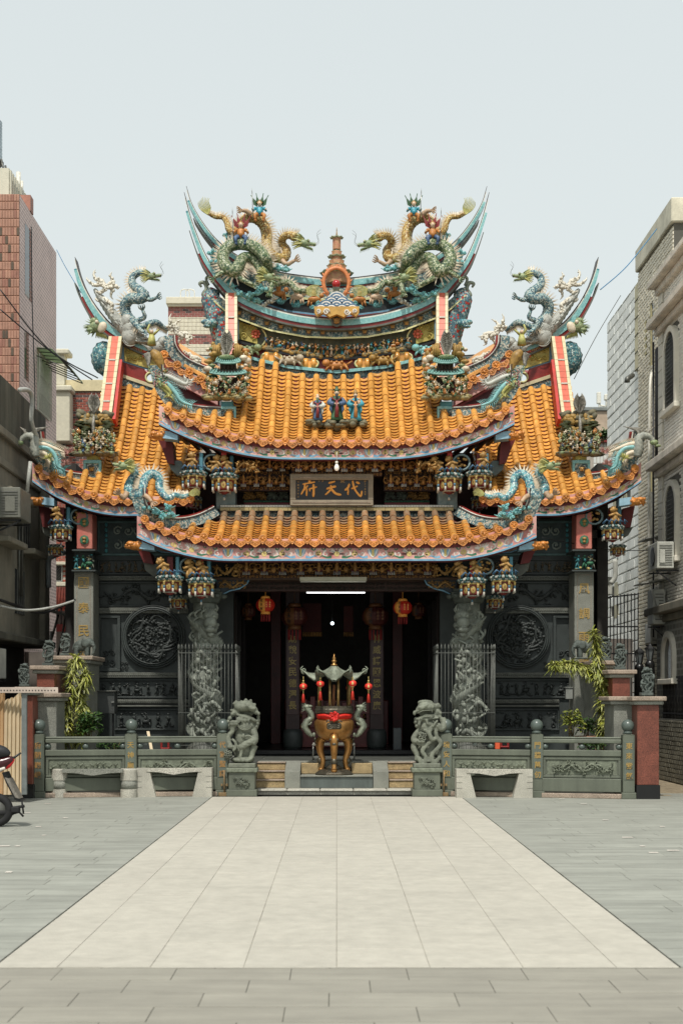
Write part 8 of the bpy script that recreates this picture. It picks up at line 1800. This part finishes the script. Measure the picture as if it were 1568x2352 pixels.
fp=thing('pale_wall_block','tall pale block with slanting joint lines, farthest of the right-hand houses','building',(9,34,0));xr=7.0;pw_m=M('pale_wall_tile',C(242,243,236),.8,.06,1.2,.15,30,rnd=.03)
zt_=11.3;wallbox('wall',fp,xr+.02,xr+5,32.3,36.1,0,zt_,M('joint_grey',C(96,94,86),.9,.2,3))
fh=[(.55,.85,5.05,5.95),(1.15,1.4,5.3,6.1),(1.65,2.0,5.1,6.1)]
fh=[(3200*7/(a-773)-32.3,3200*7/(c-773)-32.3,z,z2)for a,c,z,z2 in((1415,1407,8.0-1.6,8.95-1.6),(1428,1421,7.9-1.5,8.9-1.5),(1438,1432,7.95-1.5,9.0-1.5),(1418,1410,3.6,4.5))]
bricks(fp,(xr+.02,32.3,0),(0,1,0),(-1,0,0),3.8,zt_,.95,.245,.016,.02,[pw_m],.5,fh,9,300,'wall_panel')
for a,c,z,z2 in fh:wallbox('window',fp,xr+.0,xr+.03,32.3+a,32.3+c,z,z2,M('olive_recess',C(190,184,156),.8,.2,4))
wallbox('front_wall',fp,xr+.02,xr+5,32.25,32.298,0,zt_,pw_m)
b=MB();world_box(b,6.95,7.6,31.6,32.5,Z(846,32.2),Z(650,32.2));obj('cream_bay',b,M('cream_panel_tile',C(206,196,158),.6,.1,4),fp)
for k in range(5):q=MB();world_box(q,6.94,6.95,31.6,32.5,Z(846-k*40,32.2)-.012,Z(846-k*40,32.2)+.012);world_box(q,6.95,7.6,31.59,31.6,Z(846-k*40,32.2)-.012,Z(846-k*40,32.2)+.012);obj('joint',q,concd,fp)
b=MB();b.tube([P(1452,862,31.5),P(1440,870,31.2),P(1440,878,31.2)],.06,8);obj('drain_elbow',b,steel_d,fp)
mb_=thing('rock_tiled_block','pale block of rock-faced tiles with narrow recessed windows, middle of the right-hand houses','building',(9,30,0));xm=6.9;zt2=11.85;wallbox('wall',mb_,xm+.02,xm+4,28.6,31.9,0,zt2-.5,M('joint_grey',C(96,94,86)))
wallbox('parapet',mb_,xm-.06,xm+4,28.5,31.95,zt2-.5,zt2,M('weathered_cream_kerb',C(214,208,186),.8,.3,3),.02)
rk1=M('rock_faced_tile',C(238,230,210),.85,.18,5,.4,40,rnd=.08);mh=[]
for(p0,p1,t,bt)in((1492,1500,700,840),(1492,1501,1055,1290),(1480,1484,720,800)):mh.append((3200*xm/(p1-773)-28.6,3200*xm/(p0-773)-28.6,Z(bt,30.6),Z(t,30.6)))
bricks(mb_,(xm+.02,28.6,1.0),(0,1,0),(-1,0,0),3.3,zt2-1.55,.23,.085,.012,.03,[rk1],.5,[(a,c,z-1,z2-1)for a,c,z,z2 in mh],11,300,'rock_faced_tile',1)
for a,c,z,z2 in mh:
 w1=wallbox('window',mb_,xm+.015,xm+.04,28.6+a,28.6+c,z,z2,M('dark_window_glass',C(34,38,40)));wallbox('recess_tiles',mb_,xm+.0,xm+.045,28.6+c-.14,28.6+c,z,z2,M('yellow_recess_tile',C(186,174,128),.7,.2,6))
b=MB();b.tube(catmull([P(1490,1300,29.6),P(1490,1100,29.6),P(1492,900,29.6),P(1496,856,29.8)],5),.03,8);b.tube([P(1495,1300,29.6),P(1495,1130,29.6)],.03,8);obj('white_downpipe',b,white_m,mb_)
nh=thing('narrow_tiled_house','near right-hand house of narrow pale tiles with jutting ledges and arched grilled windows','building',(8,25,0));xn=6.42;yn0,yn1=20.5,27.7;ntm=M('narrow_pale_tile',C(236,231,220),.7,.12,4,.15,rnd=.06)
wallbox('wall',nh,xn+.02,xn+4,yn0,yn1,1.5,9.7,M('joint_grey',C(96,94,86)));led=M('rain_streaked_ledge',C(226,216,200),.85,.25,3,.3,30,kind='streak')
aw=[(26.25,27.05,7.15,8.6),(26.2,27.0,4.25,5.65),(26.2,26.95,1.95,2.75)]
bricks(nh,(xn+.02,20.5,3.35),(0,1,0),(-1,0,0),6.85,6.35,.24,.062,.009,.02,[ntm],.5,[(a-20.6,c-20.35,z-3.45,z2-3.2)for a,c,z,z2 in aw],13,300,'narrow_tile')
for k in range(24):wallbox('corner_tile',nh,xn-.03,xn+.03,27.4,27.72,3.35+k*.262,3.35+k*.262+.25,M('corner_tile',C(224,218,202),.7,.1,4,rnd=.05),.004)
for z,zz,ex in((9.72,.13,.24),(8.92,.15,.26),(6.1,.16,.28),(3.2,.16,.3)):wallbox('ledge',nh,xn-ex,xn+4.05,yn0-.2,yn1+.08,z,z+zz,led if z>4 else conc,.02);wallbox('ledge_cove',nh,xn-ex*.4,xn+4.03,yn0-.1,yn1+.04,z-.14,z,led if z>4 else conc,.02)
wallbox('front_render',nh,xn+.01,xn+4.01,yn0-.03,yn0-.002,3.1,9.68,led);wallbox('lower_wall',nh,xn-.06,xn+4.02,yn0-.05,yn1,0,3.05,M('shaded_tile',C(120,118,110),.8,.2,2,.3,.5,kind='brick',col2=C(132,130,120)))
for a,c,z,z2 in aw:
 mid,r_=(a+c)/2,(c-a)/2;zs=z2-r_;arc=[(mid+math.cos(t)*r_,zs+math.sin(t)*r_)for t in[k*math.pi/12 for k in range(13)]];pl=[(a,z)]+arc[::-1]+[(c,z)]
 b=MB();sw=lambda y,x,zz:(x,y,zz);b.prism(pl,xn-.03 if z>3 else xn-.08,xn+.05,f3=sw);w1=obj('arched_window',b,M('dark_window_glass',C(34,38,40)),nh)
 big=[(mid+math.cos(t)*(r_+.11),zs+math.sin(t)*(r_+.11))for t in[k*math.pi/12 for k in range(13)]];small=[(mid+math.cos(t)*(r_+.0),zs+math.sin(t)*(r_+.0))for t in[k*math.pi/12 for k in range(13)]]
 xo=xn-.08 if z>3 else xn-.14;A=[Vector((xo,y,zz))for y,zz in[(a-.11,z)]+big[::-1]+[(c+.11,z)]];Bq=[Vector((xo,y,zz))for y,zz in[(a,z)]+small[::-1]+[(c,z)]]
 q=MB();q.strip(A,Bq);q.strip(Bq,[v+Vector((.2,0,0))for v in Bq]);q.strip([v+Vector((.2,0,0))for v in A],A);obj('arch_surround',q,M('corner_tile',(0,0,0)),w1);q=MB()
 for k in range(12):
  y=a+(c-a)*(k+.5)/12;q.tube([(xn-.05,y,z),(xn-.05,y,zs+math.sqrt(max(0,r_*r_-(y-mid)**2)))],.006,3)
 for k in range(int((z2-z)/.08)):zz=z+k*.08;hw=r_ if zz<zs else math.sqrt(max(0,r_*r_-(zz-zs)**2));q.tube([(xn-.055,mid-hw,zz),(xn-.055,mid+hw,zz)],.005,3)
 obj('grille',q,steel_d,w1);q=MB();world_box(q,xo-.04,xn,a-.2,c+.2,z-.1,z,.01);obj('sill',q,M('corner_tile',(0,0,0)),w1)
b=MB()
for k in range(5):y=27.78+k*.05;b.tube([(xn-.02,y,6.3),(xn-.02,y,8.6)],.012,5)
b.tube([(xn-.1,27.82,2.8),(xn-.1,27.82,8.7)],.02,6);obj('side_grille',b,M('dark_iron',C(50,48,50),.6,.2,5),nh)
ac_unit(xn-.1,26.1,4.02,.75,.5,.32,-1,'white air conditioner with a round fan, nearest on the right-hand wall',0,0,1)
ac_unit(xm,28.8,4.32,.6,.46,.28,-1,'air conditioner under a tilted rain hood on the rock-tiled wall',1,0,0);ac_unit(xm,28.9,3.5,.55,.4,.3,-1,'air conditioner on the rock-tiled wall just below the hooded one',0,0,0)
ac_unit(xm,29.3,2.75,.55,.42,.3,-1,'lowest small air conditioner on the rock-tiled wall',0,0,0);ac_unit(xn-.05,27.0,3.02-.0,.5,.68,.24,-1,'tall pale condenser box under a flat hood beside the dark ledge',1,0,0)
b=MB();pbox(b,1376,1406,1325,1366,33.5,.5,.02);b.tube(catmull([P(1412,1285,33),P(1412,1325,33),P(1402,1340,33)],4),.06,8);b.slab([P(1365,1300,33.2),P(1413,1284,33.2)],(0,.6,0),(0,0,-.05));tag(obj('condenser_box',b,M('ac_cream',C(188,188,178))),'pale condenser box with a white pipe behind the right pilaster','air conditioner')
bt=thing('tan_building','distant tan rendered building with dark parapet right of the temple roofs','building',(P(1365,1000,60).x,60,0));b=MB();pbox(b,1333,1420,942,1090,60,5,0);world_box(b,X(1333,60),X(1420,60),60,65,0,Z(1090,60));obj('wall',b,M('tan_render',C(186,166,144),.8,.25,1.5),bt);b=MB();pbox(b,1331,1422,934,943,59.9,5.2,.03);obj('parapet',b,M('grey_parapet',C(130,134,130),.8,.2,3),bt)
b=MB();pbox(b,1371,1380,900,926,60.5,.2,.02);b.tube([P(1376,926,60.6),P(1376,940,60.6)],.05,6);b.tube([P(1392,905,60.6),P(1392,940,60.6)],.05,6);pbox(b,1388,1396,905,918,60.5,.2,.02);b.tube([P(1376,930,60.6),P(1392,934,60.6)],.04,5);tag(obj('antenna_mast',b,white_m),'pale antenna panels on the roof of the distant tan building','antenna')
wt2=thing('white_tiled_house','white tiled house with a dark red coping beyond the alley gate','building',(P(1385,1100,50).x,50,0));wallbox('wall',wt2,X(1340,50),X(1430,50),50,54,0,Z(1015,50),M('pale_mortar',C(178,168,156)))
bricks(wt2,(X(1362,50),50,Z(1180,50)),(1,0,0),(0,-1,0),X(1402,50)-X(1362,50),Z(1016,50)-Z(1180,50),.12,.3,.02,.012,[M('white_wall_tile',C(214,214,208),.5,.1,4,rnd=.03)],0,(),15,200,'white_tile');b=MB();pbox(b,1340,1430,1008,1016,49.8,4,.02);obj('red_coping',b,M('red_glazed_rail',C(132,44,38)),wt2)
bush('roof_plants',1384,1000,30,18,49,'tuft of green plants on the roof edge of the white tiled house',0,21,260,.25);bush('small_tree',1392,1290,60,90,42,'green tree showing through the gap between right pilaster and pale wall',0,22,700,.3,cat='tree');bush('small_tree',1385,1440,70,110,41,'green tree behind the bars of the alley gate',0,23,600,.3,cat='tree')
ir=M('dark_iron',C(50,48,50),.6,.2,5);Yg=26.6;ag=thing('alley_gate','tall brown-black iron bar gate across the alley right of the temple','gate',P(1418,1700,Yg))
for k in range(13):b=MB();px=1369+k*8;b.tube([P(px,1372-k*.9,Yg),P(px,1700,Yg)],m(1.3,Yg),6);obj('bar',b,ir,ag)
for py in(1374,1438,1500):b=MB();b.slab([P(1366,py,Yg-.02),P(1466,py-(11 if py<1400 else 0),Yg-.02)],(0,.04,0),(0,0,-m(3,Yg)));obj('rail',b,ir,ag)
wallbox('dark_backing',fp,5.9,7.0,33.0,33.1,0,3.0,M('dim_plaster',C(120,112,104)))
for px,pb,lab in((1468,1530,'black lantern lamp on a dark post, left one of the pair by the alley'),(1492,1522,'black lantern lamp on a dark post, right one of the pair by the alley')):
 Yl=24.6 if px<1480 else 24.2;t1=thing('lantern_lamp',lab,'lamp',P(px,1720,Yl),'black lamps by the alley');u=m(1,Yl);c=P(px,pb,Yl);b=MB();b.lathe([(1*u,44*u),(4*u,40*u),(12*u,33*u),(12.5*u,30*u)],6,c=c,sm=False);obj('cap',b,black_p,t1)
 b=MB();b.lathe([(6*u,6*u),(9.5*u,30*u)],6,c=c,sm=False);hd=obj('lamp_glass',b,M('smoky_glass',C(92,96,96),.2,.2,4),t1);b=MB()
 for k in range(6):a=k*1.047;b.tube([c+Vector((math.cos(a)*6*u,math.sin(a)*6*u,6*u)),c+Vector((math.cos(a)*9.8*u,math.sin(a)*9.8*u,30*u))],.9*u,4)
 obj('glazing_bar',b,black_p,hd);b=MB();b.lathe([(12*u,-190*u),(11*u,-6*u),(12*u,-4*u),(9*u,2*u),(6*u,6*u)],14,c=c);obj('post',b,blackst,t1)
lw=thing('low_tiled_wall','low grey tiled wall with an iron railing along the alley at the right edge','wall',(6.2,26,0));xl=6.25;wallbox('wall',lw,xl+.015,xl+.2,22.2,27.2,0,Z(1655,24.6),M('joint_grey',C(96,94,86)))
bricks(lw,(xl+.015,22.2,.02),(0,1,0),(-1,0,0),5.0,Z(1655,24.6)-.04,.17,.085,.01,.012,[M('stained_wall_tile',C(132,128,112),.8,.35,3,.2,rnd=.1)],.5,(),17,300,'wall_tile')
for k in range(26):b=MB();y=24.2+k*.115;b.tube([(xl+.1,y,Z(1655,24.6)),(xl+.1,y,2.0)],.011,5);obj('railing_bar',b,ir,lw)
for z in(1.28,1.9):b=MB();b.slab([(xl+.09,24.1,z),(xl+.09,27.2,z)],(.02,0,0),(0,0,.03));obj('railing_rail',b,ir,lw)
b=MB();
for k in range(5):world_box(b,xl-.02,xl+.26,23.5,23.9,1.2+k*.19,1.2+k*.19+.18,.008)
obj('cream_gate_pillar',b,M('corner_tile',(0,0,0)),lw)
b=MB();b.box((5.95,21.95,.012),(.5,.35,.02),b=.004);tag(obj('drain_cover',b,steel_d),'square metal drain cover in the alley paving at the right edge','drain cover')
def cable(pts,r_,label,mt=black_p,n=8):b=MB();b.tube(catmull([P(*p)for p in pts],n),r_,4);tag(obj('cable',b,mt),label,'cable')
cable([(0,664,27),(110,800,27.5),(225,868,28)],.012,'upper dark cable slanting from the left edge to the left roof');cable([(0,710,27),(120,810,27.5),(212,872,28)],.012,'lower dark cable slanting from the left edge to the left roof')
cable([(138,470,31),(140,620,30.5),(148,760,30),(150,950,29)],.01,'thin black cable hanging down the side of the brick block')if False else None
cable([(72,520,29.9),(74,700,29.9),(80,900,29.9),(76,1000,29.9)],.012,'black cable hanging down the side of the tall brick block')
bw_=M('blue_wire',C(70,130,170),.5,.1,5);cable([(130,573,33.5),(150,612,31),(186,672,28)],.008,'thin blue wire from the brick block to the left roof tip',bw_);cable([(1378,665,28),(1440,610,28.6),(1508,525,29.4)],.010,'thin blue wire from the right roof tip to the rock-tiled block',bw_)
cable([(1318,870,28),(1370,770,31),(1425,678,33)],.008,'thin grey wire rising from the right roof to the pale wall',steel_d)
cable([(0,1392,23),(60,1402,23.4),(120,1395,24),(170,1380,24.6)],.022,'pale twisted cable sagging in front of the dark shopfront',M('pipe_white',C(186,186,178)));cable([(0,1378,23),(40,1392,23.3),(100,1408,24),(172,1378,24.8)],.025,'thick black cable sagging in front of the dark shopfront')
cable([(1245,1235,25),(1400,1262,26),(1500,1264,27)],.007,'thin wires crossing from the right roof corner to the near house')
b=MB();b.tube([P(118,1450,28),P(112,1560,28)],.03,6);b.slab([P(100,1395,28),P(160,1412,28)],(0,.4,0),(0,0,-.06));b.tube([P(134,1412,28.2),P(118,1470,28.2)],.025,6);b.tube([P(152,1412,28.2),P(130,1520,28.2)],.025,6);tag(obj('awning_frame',b,steel_d),'rusty awning frame on posts between the concrete house and the pilaster','awning')
b=MB();b.tube(catmull([P(118,1218,27),P(128,1208,27),P(150,1200,27)],4),.05,8);b.tube(catmull([P(112,1350,27),P(112,1290,27),P(122,1278,27),P(150,1268,27)],4),.05,8);tag(obj('grey_drainpipe',b,M('pipe_grey',C(150,158,160),.5,.3,5)),'grey bent drainpipe behind the left hanging bracket','pipe')
b=MB();world_box(b,-8.5,-5.1,30.5,30.7,0,2.6);tag(obj('back_lot_wall',b,M('dim_plaster',C(120,112,104))),'dim plaster wall closing the gap behind the left side wall','wall')
b=MB();world_box(b,-5.0,-4.3,27.0,27.4,0,3.2)if False else world_box(b,4.95,5.1,27,31,0,3);part('rear_side_wall',b,[slate])
text_done()
